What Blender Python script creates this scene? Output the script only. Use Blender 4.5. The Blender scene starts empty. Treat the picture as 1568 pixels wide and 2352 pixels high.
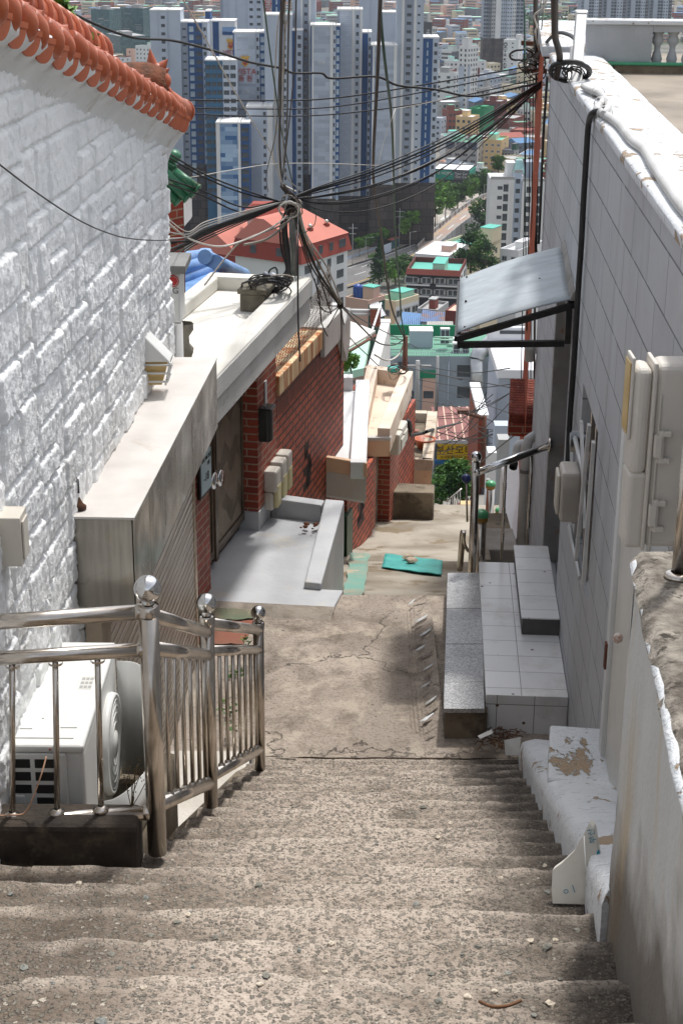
import bpy,bmesh,math,random
import numpy as np
from mathutils import Vector,Matrix
random.seed(7);RNG=np.random.default_rng(11)
SC=bpy.context.scene;COL=SC.collection
rad=math.radians
F=3687.0;PITCH=rad(20.6);ROLL=rad(.49)
_ct,_st,_cr,_sr=math.cos(PITCH),math.sin(PITCH),math.cos(ROLL),math.sin(ROLL)
CR=Vector((_cr,_sr*_st,_sr*_ct));CU=Vector((-_sr,_cr*_st,_cr*_ct));CF=Vector((0,_ct,-_st))
def ray(px,py):return CR*((px-784)/F)-CU*((py-1176)/F)+CF
def hy(px,py,Y):d=ray(px,py);return d*(Y/d.y)
def hz(px,py,Z):d=ray(px,py);return d*(Z/d.z)
def hp(px,py,a,b):d=ray(px,py);return d*(a/(d.x-b*d.y))
def pj(p):
 p=Vector(p);w=p.dot(CF);return(784+F*p.dot(CR)/w,1176-F*p.dot(CU)/w)
cam=bpy.data.cameras.new('camera');co=bpy.data.objects.new('camera',cam);COL.objects.link(co)
cam.sensor_fit='VERTICAL';cam.sensor_height=36;cam.lens=F/2352*36;cam.clip_start=.05;cam.clip_end=9000
mw=Matrix.Identity(4)
for i,v in enumerate((CR,CU,-CF)):
 for j in range(3):mw[j][i]=v[j]
co.matrix_world=mw;SC.camera=co
SUN_AZ,SUN_EL=rad(27),rad(66)
w=bpy.data.worlds.new('World');SC.world=w;w.use_nodes=True
nt=w.node_tree;sky=nt.nodes.new('ShaderNodeTexSky');sky.sky_type='NISHITA';sky.sun_disc=False
sky.sun_elevation=SUN_EL;sky.sun_rotation=SUN_AZ;sky.air_density=1.0;sky.dust_density=2.5;sky.ozone_density=1.0
hs0=nt.nodes.new('ShaderNodeHueSaturation');hs0.inputs['Saturation'].default_value=.35;nt.links.new(sky.outputs[0],hs0.inputs['Color']);nt.links.new(hs0.outputs[0],nt.nodes['Background'].inputs[0]);nt.nodes['Background'].inputs[1].default_value=.15
sl=bpy.data.lights.new('sun','SUN');sl.energy=2.25;sl.angle=rad(4.0);sl.color=(1,.98,.95)
so=bpy.data.objects.new('sun',sl);COL.objects.link(so);so.location=(20,30,60)
sd=Vector((math.sin(SUN_AZ)*math.cos(SUN_EL),math.cos(SUN_AZ)*math.cos(SUN_EL),math.sin(SUN_EL)))
so.rotation_euler=sd.to_track_quat('Z','Y').to_euler()
SC.view_settings.view_transform='Standard';SC.view_settings.look='None';SC.view_settings.exposure=0.62
SC.render.engine='CYCLES';SC.cycles.max_bounces=6;SC.cycles.volume_bounces=0;SC.cycles.caustics_reflective=False
SC.cycles.use_denoising=True
def C(r,g,b):
 f=lambda c:(c/255/12.92 if c<=10 else((c/255+.055)/1.055)**2.4)
 return(f(r),f(g),f(b),1)
class N:
 def __init__(s,name):
  s.m=bpy.data.materials.new(name);s.m.use_nodes=True;s.t=s.m.node_tree;s.b=s.t.nodes['Principled BSDF']
 def n(s,typ,**kw):
  x=s.t.nodes.new('ShaderNode'+typ)
  for k,v in kw.items():
   if k in x.inputs.keys():s.put(x.inputs[k],v)
   else:setattr(x,k,v)
  return x
 def put(s,inp,v):
  if isinstance(v,bpy.types.NodeSocket):s.t.links.new(v,inp)
  elif isinstance(v,tuple)and inp.type=='RGBA' and len(v)==3:inp.default_value=v+(1,)
  else:inp.default_value=v
 def coord(s,kind='Object',sc=None):
  o=s.n('TexCoord').outputs[kind]
  if sc:
   m=s.n('Mapping');s.put(m.inputs[0],o);m.inputs['Scale'].default_value=sc;o=m.outputs[0]
  return o
 def noise(s,co,sc,det=4,rough=.55,dist=0):
  x=s.n('TexNoise');s.put(x.inputs['Vector'],co);x.inputs['Scale'].default_value=sc
  x.inputs['Detail'].default_value=det;x.inputs['Roughness'].default_value=rough;x.inputs['Distortion'].default_value=dist
  return x.outputs[0]
 def vor(s,co,sc,out='Distance',feat='F1',rnd=1):
  x=s.n('TexVoronoi');x.feature=feat;s.put(x.inputs['Vector'],co);x.inputs['Scale'].default_value=sc
  x.inputs['Randomness'].default_value=rnd
  return x.outputs[out]
 def step(s,v,a,b,lo=0.,hi=1.):
  x=s.n('MapRange');s.put(x.inputs['Value'],v)
  for k,q in zip(('From Min','From Max','To Min','To Max'),(a,b,lo,hi)):x.inputs[k].default_value=q
  return x.outputs[0]
 def mix(s,f,a,b,mode='MIX'):
  x=s.n('Mix',data_type='RGBA',blend_type=mode)
  s.put(x.inputs[0],f);s.put(x.inputs[6],a);s.put(x.inputs[7],b);return x.outputs[2]
 def math(s,op,a,b=0.):
  x=s.n('Math',operation=op);s.put(x.inputs[0],a);s.put(x.inputs[1],b);return x.outputs[0]
 def bump(s,h,st,d=.01,prev=None):
  x=s.n('Bump');s.put(x.inputs['Height'],h);x.inputs['Strength'].default_value=st;x.inputs['Distance'].default_value=d
  if prev is not None:s.put(x.inputs['Normal'],prev)
  return x.outputs[0]
 def out(s,col=None,rough=None,metal=None,normal=None,**kw):
  for k,v in(('Base Color',col),('Roughness',rough),('Metallic',metal),('Normal',normal)):
   if v is not None:s.put(s.b.inputs[k],v)
  for k,v in kw.items():s.put(s.b.inputs[k],v)
  return s.m
MATS={}
def plain(name,c1,c2=None,sc=2.,rough=.7,metal=0.,bump=0.,bsc=60.,stretch=None,lo=.4,hi=.65,det=5,c3=None,sc3=9.,t3=(.6,.7),bd=.01,**kw):
 """noise blend of two colours, optional third blotch colour, optional bump"""
 if name in MATS:return MATS[name]
 n=N(name);co=n.coord('Object',stretch)
 col=c1
 if c2 is not None:col=n.mix(n.step(n.noise(co,sc,det),lo,hi),c1,c2)
 if c3 is not None:col=n.mix(n.step(n.noise(n.coord('Object'),sc3,6,.65),*t3),col,c3)
 nm=n.bump(n.noise(n.coord('Object'),bsc,4),bump,bd)if bump else None
 MATS[name]=n.out(col,rough,metal,nm,**kw);return MATS[name]
WL={}
class MB:
 def __init__(s,frame=None):
  s.v=[];s.f=[];s.mi=[];s.sm=[];s.frame=frame;s.M=None;s.cur=0
 def at(s,M):s.M=M;return s
 def add(s,vs,fs,mi=None,smooth=False):
  o=len(s.v)
  if s.M is not None:vs=[s.M@Vector(q)for q in vs]
  s.v+=[tuple(q)for q in vs];mi=s.cur if mi is None else mi
  for f in fs:s.f.append(tuple(i+o for i in f));s.mi.append(mi);s.sm.append(smooth)
  return s
 def box(s,x0,x1,y0,y1,z0,z1,mi=None):
  v=[(x,y,z)for z in(z0,z1)for y in(y0,y1)for x in(x0,x1)]
  return s.add(v,[(0,2,3,1),(4,5,7,6),(0,1,5,4),(2,6,7,3),(0,4,6,2),(1,3,7,5)],mi)
 def prism(s,poly,z0,z1,mi=None,top=None):
  """poly: ccw xy list (from above); z1 may be list"""
  n=len(poly);zz0=z0 if isinstance(z0,(list,tuple))else[z0]*n;zz1=z1 if isinstance(z1,(list,tuple))else[z1]*n
  v=[(p[0],p[1],zz0[i])for i,p in enumerate(poly)]+[(p[0],p[1],zz1[i])for i,p in enumerate(poly)]
  mi=s.cur if mi is None else mi
  s.add(v,[tuple(range(n-1,-1,-1))]+[(i,(i+1)%n,n+(i+1)%n,n+i)for i in range(n)],mi)
  s.f.append(tuple(len(s.v)-n+i for i in range(n)));s.mi.append(mi if top is None else top);s.sm.append(False);return s
 def hexa(s,p,mi=None):
  """8 points: bottom 4 ccw, top 4 ccw"""
  return s.add(p,[(3,2,1,0),(4,5,6,7),(0,1,5,4),(1,2,6,5),(2,3,7,6),(3,0,4,7)],mi)
 def slab(s,quad,n,t,mi=None):
  """quad of 4 points thickened by t along -n"""
  q=[Vector(a)for a in quad];d=Vector(n).normalized()*t
  return s.hexa([a-d for a in q]+q,mi)
 def tube(s,path,r,seg=8,mi=None,cap=True,smooth=True):
  P=[Vector(p)for p in path];n=len(P);rr=r if isinstance(r,(list,tuple))else[r]*n
  ring=[];up=None
  for i in range(n):
   t=(P[min(i+1,n-1)]-P[max(i-1,0)])
   if t.length<1e-9:t=Vector((0,0,1))
   t.normalize()
   if up is None:up=Vector((0,0,1))if abs(t.z)<.9 else Vector((1,0,0))
   a=t.cross(up)
   if a.length<1e-6:a=t.cross(Vector((0,1,0)))
   a.normalize();b=a.cross(t);up=b
   ring.append([P[i]+(a*math.cos(2*math.pi*k/seg)+b*math.sin(2*math.pi*k/seg))*rr[i]for k in range(seg)])
  v=[q for R in ring for q in R];f=[]
  for i in range(n-1):
   for k in range(seg):
    f.append((i*seg+k,i*seg+(k+1)%seg,(i+1)*seg+(k+1)%seg,(i+1)*seg+k))
  s.add(v,f,mi,smooth)
  if cap:
   o=len(s.v)-len(v);mi=s.cur if mi is None else mi
   for fc in(tuple(o+k for k in range(seg-1,-1,-1)),tuple(o+(n-1)*seg+k for k in range(seg))):
    s.f.append(fc);s.mi.append(mi);s.sm.append(False)
  return s
 def lathe(s,prof,c,seg=20,mi=None,axis=None):
  """prof: (r, h) list along axis"""
  ax=Vector(axis or(0,0,1)).normalized();a=ax.orthogonal().normalized();b=ax.cross(a);c=Vector(c)
  v=[c+ax*h+(a*math.cos(2*math.pi*k/seg)+b*math.sin(2*math.pi*k/seg))*r for r,h in prof for k in range(seg)]
  f=[(i*seg+k,i*seg+(k+1)%seg,(i+1)*seg+(k+1)%seg,(i+1)*seg+k)for i in range(len(prof)-1)for k in range(seg)]
  return s.add(v,f,mi,True)
 def ball(s,c,r,seg=24,mi=None,sq=1.):
  k=seg//2
  return s.lathe([(max(1e-4,r*math.sin(math.pi*i/k)),-r*sq*math.cos(math.pi*i/k))for i in range(k+1)],c,seg,mi)
 def grid(s,pts,mi=None,smooth=True):
  """pts: rows x cols of points"""
  nr,nc=len(pts),len(pts[0])
  v=[q for r in pts for q in r]
  return s.add(v,[(i*nc+j,i*nc+j+1,(i+1)*nc+j+1,(i+1)*nc+j)for i in range(nr-1)for j in range(nc-1)],mi,smooth)
 def build(s,name,mats,parent=None,bev=0.,seg=2,dbl=False):
  me=bpy.data.meshes.new(name)
  o0=WL.get(parent.name,Vector((0,0,0)))if parent else Vector((0,0,0))
  V=np.array(s.v,dtype=float).reshape(-1,3)-np.array(o0)
  me.from_pydata(V.tolist(),[],s.f);
  mats=mats if isinstance(mats,(list,tuple))else[mats]
  for m in mats:me.materials.append(m)
  me.polygons.foreach_set('material_index',s.mi);me.polygons.foreach_set('use_smooth',s.sm)
  Fr=np.array(s.frame if s.frame is not None else np.eye(3))
  me.update()
  nl=len(me.loops);ls=np.zeros(len(me.polygons),int);lt=np.zeros(len(me.polygons),int)
  me.polygons.foreach_get('loop_start',ls);me.polygons.foreach_get('loop_total',lt)
  nr=np.zeros(len(me.polygons)*3);me.polygons.foreach_get('normal',nr);nr=nr.reshape(-1,3)@Fr.T
  vi=np.zeros(nl,int);me.loops.foreach_get('vertex_index',vi)
  L=(V+np.array(o0))@Fr.T;ax=np.abs(nr).argmax(1);ax=np.repeat(ax,lt)
  P=L[vi];uv=np.where((ax==0)[:,None],P[:,[1,2]],np.where((ax==1)[:,None],P[:,[0,2]],P[:,[0,1]]))
  me.uv_layers.new(name='UVMap').data.foreach_set('uv',uv.ravel())
  o=bpy.data.objects.new(name,me);COL.objects.link(o)
  if parent:o.parent=parent
  WL[o.name]=Vector(o0)
  if bev:
   b=o.modifiers.new('bevel','BEVEL');b.width=bev;b.segments=seg;b.limit_method='ANGLE';b.angle_limit=rad(35)
  return o
def tag(o,label=None,cat=None,group=None,kind=None):
 for k,v in(('label',label),('category',cat),('group',group),('kind',kind)):
  if v:o[k]=v
 return o
def thing(name,label,cat,loc=(0,0,0),group=None):
 o=bpy.data.objects.new(name,None);COL.objects.link(o);o.location=loc;o.empty_display_size=.1
 WL[o.name]=Vector(loc);return tag(o,label,cat,group)
def kids(o):return list(o.children)
def copy_tree(o,parent=None):
 c=o.copy();COL.objects.link(c)
 if parent:c.parent=parent
 for ch in kids(o):copy_tree(ch,c)
 return c
def text(s,name,size,mat,loc,right,up,parent=None,ext=.01,align='CENTER',space=1.):
 cu=bpy.data.curves.new(name,'FONT');cu.body=s;cu.size=size;cu.extrude=ext;cu.align_x=align;cu.align_y='CENTER';cu.space_character=space
 cu.resolution_u=4;tmp=bpy.data.objects.new('tmp',cu);COL.objects.link(tmp);dg=bpy.context.evaluated_depsgraph_get();me=bpy.data.meshes.new_from_object(tmp.evaluated_get(dg))
 bpy.data.objects.remove(tmp);bpy.data.curves.remove(cu);me.name=name;me.materials.clear();me.materials.append(mat);o=bpy.data.objects.new(name,me);COL.objects.link(o)
 r=Vector(right).normalized();u=Vector(up).normalized();u=(u-r*u.dot(r)).normalized();n=r.cross(u)
 M=Matrix.Identity(4)
 for i,v in enumerate((r,u,n)):
  for j in range(3):M[j][i]=v[j]
 o0=WL.get(parent.name,Vector((0,0,0)))if parent else Vector((0,0,0))
 M.translation=Vector(loc)-o0;o.matrix_world=M
 if parent:o.parent=parent;o.matrix_parent_inverse=Matrix.Identity(4)
 WL[o.name]=o0
 return o
def vnoise(x,y,seed=0):
 """vectorised value noise"""
 xi=np.floor(x).astype(int);yi=np.floor(y).astype(int);fx=x-xi;fy=y-yi
 fx=fx*fx*(3-2*fx);fy=fy*fy*(3-2*fy)
 def h(a,b):
  q=(a*374761393+b*668265263+seed*974711)&0x7fffffff
  q=((q^(q>>13))*1274126177)&0x7fffffff
  return((q^(q>>16))&0xffff)/65535.
 return(h(xi,yi)*(1-fx)+h(xi+1,yi)*fx)*(1-fy)+(h(xi,yi+1)*(1-fx)+h(xi+1,yi+1)*fx)*fy
def fbm(x,y,o=4,seed=0):
 r=0;a=.5
 for i in range(o):r=r+a*vnoise(x*2**i,y*2**i,seed+i);a*=.5
 return r
def gridmesh(name,X,Y,Z,mat,parent=None,UV=None,smooth=True):
 """numpy grid (rows, cols) to a mesh, fast"""
 nr,nc=X.shape;o0=np.array(WL.get(parent.name,Vector((0,0,0))))if parent else np.zeros(3)
 V=np.stack([X,Y,Z],-1).reshape(-1,3)-o0
 i,j=np.meshgrid(np.arange(nr-1),np.arange(nc-1),indexing='ij');a=(i*nc+j).ravel()
 Q=np.stack([a,a+1,a+nc+1,a+nc],1)
 me=bpy.data.meshes.new(name);me.vertices.add(len(V));me.vertices.foreach_set('co',V.ravel())
 me.loops.add(Q.size);me.loops.foreach_set('vertex_index',Q.ravel().astype(np.int32))
 me.polygons.add(len(Q));me.polygons.foreach_set('loop_start',(np.arange(len(Q))*4).astype(np.int32))
 me.update(calc_edges=True);me.validate()
 me.polygons.foreach_set('use_smooth',np.full(len(Q),smooth))
 if UV is not None:
  me.uv_layers.new(name='UVMap').data.foreach_set('uv',np.stack(UV,-1).reshape(-1,2)[Q.ravel()].ravel())
 for m in(mat if isinstance(mat,(list,tuple))else[mat]):me.materials.append(m)
 o=bpy.data.objects.new(name,me);COL.objects.link(o)
 if parent:o.parent=parent
 WL[o.name]=Vector(o0);return o
def smoothpath(pts,n=8):
 P=[Vector(p)for p in pts];out=[]
 if len(P)<3:return[P[0].lerp(P[-1],i/n)for i in range(n+1)]
 for i in range(len(P)-1):
  a,b,c,d=P[max(i-1,0)],P[i],P[i+1],P[min(i+2,len(P)-1)]
  for k in range(n):
   t=k/n;out.append(.5*((2*b)+(c-a)*t+(2*a-5*b+4*c-d)*t*t+(3*b-a-3*c+d)*t**3))
 return out+[P[-1]]
def m_concrete_agg(name='aggregate_concrete',land=False):
 n=N(name);co=n.coord('Object')
 base=n.mix(n.step(n.noise(co,1.7,5,.6),.38,.68),C(198,183,168),C(166,152,137))
 base=n.mix(n.step(n.noise(co,55,4,.7),.5,.72),base,C(122,110,96))
 grime=n.step(n.noise(co,2.6,7,.68,.4),.50,.68)
 base=n.mix(n.math('MULTIPLY',grime,.72),base,C(98,85,70))
 if not land:
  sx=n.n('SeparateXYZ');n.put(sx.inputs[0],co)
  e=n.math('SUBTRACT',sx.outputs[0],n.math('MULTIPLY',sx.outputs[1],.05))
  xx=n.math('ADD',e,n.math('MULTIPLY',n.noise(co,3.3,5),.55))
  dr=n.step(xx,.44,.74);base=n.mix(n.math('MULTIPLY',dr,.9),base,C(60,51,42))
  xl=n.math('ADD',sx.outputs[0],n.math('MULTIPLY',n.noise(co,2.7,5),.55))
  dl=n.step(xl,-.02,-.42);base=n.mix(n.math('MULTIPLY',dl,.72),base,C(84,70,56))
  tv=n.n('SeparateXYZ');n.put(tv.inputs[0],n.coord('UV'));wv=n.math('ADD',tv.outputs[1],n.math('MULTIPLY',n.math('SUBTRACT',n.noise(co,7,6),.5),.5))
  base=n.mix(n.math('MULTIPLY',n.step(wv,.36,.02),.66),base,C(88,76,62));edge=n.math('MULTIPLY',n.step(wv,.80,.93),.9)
  v=n.n('TexVoronoi');dn_=n.n('TexNoise');n.put(dn_.inputs['Vector'],co);dn_.inputs['Scale'].default_value=75;dv=n.n('VectorMath',operation='MULTIPLY_ADD');n.put(dv.inputs[0],dn_.outputs['Color']);dv.inputs[1].default_value=(.022,)*3;n.put(dv.inputs[2],co)
  n.put(v.inputs['Vector'],dv.outputs[0]);v.inputs['Scale'].default_value=62
  rnd=n.n('SeparateColor');n.put(rnd.inputs[0],v.outputs['Color'])
  sel=n.math('MULTIPLY',n.step(rnd.outputs[0],.30,.32),n.step(n.math('ADD',v.outputs['Distance'],n.math('MULTIPLY',n.noise(co,110,2),.22)),.60,.50))
  dens=n.step(n.noise(co,4.2,5,.65),.26,.44);sel=n.math('MULTIPLY',sel,dens)
  pc=n.mix(rnd.outputs[1],C(100,97,88),C(156,148,134));pc=n.mix(n.step(rnd.outputs[2],.92,.95),pc,C(196,186,170))
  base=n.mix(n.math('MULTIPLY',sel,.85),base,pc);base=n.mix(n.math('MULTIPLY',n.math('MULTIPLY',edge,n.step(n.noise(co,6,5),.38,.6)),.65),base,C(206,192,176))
  v2=n.n('TexVoronoi');n.put(v2.inputs['Vector'],co);v2.inputs['Scale'].default_value=120
  r2=n.n('SeparateColor');n.put(r2.inputs[0],v2.outputs['Color'])
  s2=n.math('MULTIPLY',n.step(r2.outputs[0],.45,.47),n.step(v2.outputs['Distance'],.5,.4))
  base=n.mix(n.math('MULTIPLY',s2,.7),base,n.mix(r2.outputs[1],C(70,62,52),C(140,132,118)))
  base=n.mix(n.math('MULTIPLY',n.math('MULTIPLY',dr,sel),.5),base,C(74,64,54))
  h=n.math('ADD',n.math('MULTIPLY',sel,.6),n.math('MULTIPLY',n.noise(co,70,4),.8))
  base=n.mix(1.,base,(.84,.835,.835),'MULTIPLY');nm=n.bump(h,1.,.016)
 else:
  base=n.mix(1.,base,(.70,.70,.705),'MULTIPLY');fine=n.step(n.noise(co,90,3,.7),.55,.7);base=n.mix(n.math('MULTIPLY',fine,.55),base,C(116,104,88))
  patch=n.step(n.noise(co,5,8,.72),.52,.60);base=n.mix(n.math('MULTIPLY',patch,.4),base,C(196,182,162))
  d=n.vor(co,7,'Distance');spot=n.step(d,.075,.05);base=n.mix(n.math('MULTIPLY',spot,.7),base,C(70,62,52))
  ce=n.n('TexVoronoi',feature='DISTANCE_TO_EDGE');dco=n.n('VectorMath',operation='ADD')
  n.put(dco.inputs[0],co);nz=n.n('TexNoise');n.put(nz.inputs['Vector'],co);nz.inputs['Scale'].default_value=6;nz.inputs['Detail'].default_value=5
  sc_=n.n('VectorMath',operation='SCALE');n.put(sc_.inputs[0],nz.outputs['Color']);sc_.inputs['Scale'].default_value=.35
  n.put(dco.inputs[1],sc_.outputs[0]);n.put(ce.inputs['Vector'],dco.outputs[0]);ce.inputs['Scale'].default_value=.55
  crack=n.math('MULTIPLY',n.step(ce.outputs['Distance'],.004,.0012),n.step(n.noise(co,.9,2),.46,.54));base=n.mix(n.math('MULTIPLY',crack,.75),base,C(52,44,36))
  nm=n.bump(n.math('SUBTRACT',n.noise(co,60,5),n.math('MULTIPLY',crack,.8)),.7,.012)
 return n.out(base,.92,0.,nm)
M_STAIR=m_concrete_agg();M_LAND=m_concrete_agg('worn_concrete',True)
M_ALLEY=plain('alley_concrete',C(160,152,138),C(122,112,97),1.6,.9,bump=.6,bsc=40,c3=C(118,104,82),sc3=2.2,t3=(.55,.62))
def m_tile_wall():
 n=N('white_wall_tile');uv=n.coord('UV');co=n.coord('Object')
 br=n.n('TexBrick');n.put(br.inputs['Vector'],uv);br.offset=.5;br.inputs['Scale'].default_value=1
 br.inputs['Brick Width'].default_value=.55;br.inputs['Row Height'].default_value=.23;br.inputs['Mortar Size'].default_value=.005;br.inputs['Mortar Smooth'].default_value=.3
 br.inputs['Color1'].default_value=C(186,187,189);br.inputs['Color2'].default_value=C(178,179,182);br.inputs['Mortar'].default_value=C(118,120,123)
 c=n.mix(n.step(n.noise(n.coord('Object',(1,1,.18)),5,6,.7),.52,.68),br.outputs[0],C(186,190,192))
 c=n.mix(n.math('MULTIPLY',n.step(n.noise(co,1.1,5),.5,.75),.4),c,C(152,150,149))
 c=n.mix(n.math('MULTIPLY',n.step(n.noise(n.coord('Object',(1,1,.07)),2.6,6,.7),.52,.7),.35),c,C(132,130,126))
 h=n.noise(n.coord('Object',(3,9,1.1)),4,3,.6,1.4)
 nm=n.bump(h,.5,.03);nm=n.bump(n.math('SUBTRACT',1.,br.outputs[1]),.9,.012,nm)
 return n.out(c,.75,0.,nm)
M_WTILE=m_tile_wall()
M_WHITE=plain('white_paint',C(222,223,222),C(205,206,204),1.8,.75,bump=.25,bsc=60,c3=C(176,170,158),sc3=3.3,t3=(.6,.74))
M_STONE=plain('white_stone_paint',C(238,238,236),C(226,227,226),3,.85,bump=.5,bsc=95,bd=.008,c3=C(206,204,198),sc3=2.2,t3=(.56,.72))
M_CREAM=plain('cream_roof_paint',C(216,213,204),C(198,194,184),1.6,.8,bump=.2,bsc=30,c3=C(176,166,146),sc3=4.5,t3=(.62,.7))
M_STUCCO=plain('white_stucco',C(205,203,198),C(190,188,183),2.2,.9,bump=.9,bsc=140,bd=.008,c3=C(165,160,150),sc3=2.1,t3=(.6,.75))
M_PEACH=plain('peach_paint',C(222,190,158),C(206,172,140),2,.85,bump=.3,bsc=70,c3=C(160,132,102),sc3=3.5,t3=(.62,.72))
M_PEACHTOP=plain('peach_roof',C(220,202,184),C(200,180,160),1.2,.85,bump=.3,bsc=40,c3=C(150,122,92),sc3=5,t3=(.6,.7))
M_GREYPAINT=plain('grey_floor_paint',C(184,185,186),C(168,169,171),2,.6,bump=.2,bsc=25,c3=C(182,178,168),sc3=3,t3=(.58,.7))
M_DARKCON=plain('stained_concrete',C(128,116,98),C(84,74,60),2.5,.95,bump=.7,bsc=45,c3=C(56,48,38),sc3=4,t3=(.55,.7))
M_BLACKCON=plain('black_mould_concrete',C(62,53,44),C(30,25,21),5,.95,bump=.8,bsc=40,c3=C(96,84,68),sc3=6,t3=(.54,.7))
M_STEEL=plain('polished_steel',C(206,198,188),C(182,173,162),6,.22,1.,bump=.03,bsc=18,c3=C(140,112,88),sc3=14,t3=(.68,.8))
M_CHROME=plain('chrome',C(215,214,212),None,1,.05,1.)
def m_hood():
 n=N('brushed_steel');co=n.coord('Object')
 st=n.noise(n.coord('Object',(1,1,.06)),16,4,.6)
 c=n.mix(n.step(st,.4,.65),C(132,128,122),C(104,100,95))
 c=n.mix(n.math('MULTIPLY',n.step(n.noise(co,3,6,.7),.56,.7),.5),c,C(128,112,94))
 r=n.step(n.noise(co,2.5,3),.3,.7,.14,.34)
 return n.out(c,r,1.,n.bump(n.noise(co,1.8,2),.25,.05))
M_HOOD=m_hood()
M_HOODTOP=plain('weathered_steel_top',C(204,199,193),C(188,182,175),3,.5,.1,bump=.05,bsc=6,c3=C(168,146,126),sc3=2.5,t3=(.6,.75))
def m_shutter():
 n=N('shutter_slat');co=n.coord('UV');w_=n.n('TexWave',wave_type='BANDS',bands_direction='Y');n.put(w_.inputs['Vector'],co);w_.inputs['Scale'].default_value=6.2
 d=n.noise(n.coord('Object',(1,.25,9)),5,5,.6)
 c=n.mix(n.step(d,.35,.7),C(176,166,152),C(132,118,102));c=n.mix(n.step(w_.outputs[0],.18,.0),c,C(60,52,44))
 return n.out(c,.38,.75,n.bump(w_.outputs[0],.9,.03))
M_SHUT=m_shutter()
def m_brick(name,c1,c2,mortar,w_=.2,h_=.067,ms=.007,bumpst=.9,rough=.6,off=.5,burn=None,vert=False):
 n=N(name);uv=n.coord('UV');co=n.coord('Object')
 if vert:
  mp=n.n('Mapping');n.put(mp.inputs[0],uv);mp.inputs['Rotation'].default_value=(0,0,math.pi/2);uv=mp.outputs[0]
 wob=n.n('VectorMath',operation='MULTIPLY_ADD');nz=n.n('TexNoise');n.put(nz.inputs['Vector'],co);nz.inputs['Scale'].default_value=30
 n.put(wob.inputs[0],nz.outputs['Color']);wob.inputs[1].default_value=(.006,.006,0);n.put(wob.inputs[2],uv)
 br=n.n('TexBrick');n.put(br.inputs['Vector'],wob.outputs[0]);br.offset=off;br.inputs['Scale'].default_value=1
 br.inputs['Brick Width'].default_value=w_;br.inputs['Row Height'].default_value=h_;br.inputs['Mortar Size'].default_value=ms;br.inputs['Mortar Smooth'].default_value=.15
 br.inputs['Color1'].default_value=c1;br.inputs['Color2'].default_value=c2;br.inputs['Mortar'].default_value=mortar;br.inputs['Bias'].default_value=-.1
 c=n.mix(n.math('MULTIPLY',n.step(n.noise(co,14,5,.7),.5,.72),.5),br.outputs[0],tuple(x*.45 for x in c1[:3])+(1,))
 h=n.math('SUBTRACT',n.math('MULTIPLY',n.noise(co,60,4),.25),br.outputs[1])
 return n.out(c,rough,0.,n.bump(h,bumpst,.02))
M_BRICK=m_brick('red_brick_raked',C(176,78,46),C(144,58,36),C(40,22,17),.21,.067,.010,1.)
M_BRICKP=m_brick('red_brick_pillar',C(154,64,42),C(124,48,34),C(160,138,116),.19,.058,.006,.8)
M_BRICKS=m_brick('soldier_brick',C(140,60,36),C(112,44,28),C(48,26,18),.22,.07,.006,1.,off=0.,vert=True)
M_ORANGE=plain('orange_rough_brick',C(176,82,44),C(140,58,30),9,.95,bump=1.,bsc=60,bd=.02,c3=C(196,170,150),sc3=30,t3=(.66,.75))
def m_rust():
 n=N('rust_stained_coping');co=n.coord('Object');st=n.coord('Object',(1,1,.12))
 c=n.mix(n.step(n.noise(st,9,5,.65),.4,.6),C(222,200,160),C(168,92,34))
 c=n.mix(n.step(n.noise(st,22,5,.7),.55,.7),c,C(112,52,20))
 return n.out(c,.9,0.,n.bump(n.noise(co,60,4),.4,.01))
M_RUST=m_rust()
M_BLACK=plain('black_rubber',C(24,23,22),C(34,32,30),8,.55)
M_BLACKMET=plain('black_metal',C(26,24,23),C(38,35,32),6,.42,.2)
M_CABLE={'black':plain('cable_black',C(27,26,26),C(38,36,34),3,.55),'grey':plain('cable_grey',C(150,142,130),C(120,112,102),3,.6),'white':plain('cable_white',C(200,196,188),C(170,164,154),3,.6),'green':plain('cable_green',C(24,66,52),C(30,80,62),3,.55),'brown':plain('cable_brown',C(50,40,34),C(36,30,27),3,.6)}
M_PLASTIC=plain('cream_plastic',C(206,200,188),C(192,185,172),3,.5,c3=C(176,166,148),sc3=2.2,t3=(.58,.75))
M_ACWHITE=plain('ac_white',C(214,214,210),C(204,203,198),2.5,.45,c3=C(180,174,162),sc3=5,t3=(.66,.78))
M_DARK=plain('dark_void',C(22,21,20),C(30,28,26),4,.8)
M_GLASS=plain('window_glass',C(36,42,46),C(58,66,70),.9,.12,0.)
M_YGLASS=plain('yellowed_plastic',C(206,178,118),C(178,148,92),4,.4)
M_PVC=plain('grey_pvc',C(188,187,184),C(172,170,166),4,.5)
M_GRANITE=None
def m_granite():
 n=N('speckled_granite');co=n.coord('Object')
 v=n.n('TexVoronoi');n.put(v.inputs['Vector'],co);v.inputs['Scale'].default_value=160;s=n.n('SeparateColor');n.put(s.inputs[0],v.outputs['Color'])
 c=n.mix(n.step(s.outputs[0],.1,.9),C(124,124,124),C(190,189,188));c=n.mix(n.math('MULTIPLY',n.step(n.noise(co,2.2,5),.5,.72),.5),c,C(92,90,88))
 return n.out(c,.35)
M_GRANITE=m_granite()
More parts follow.
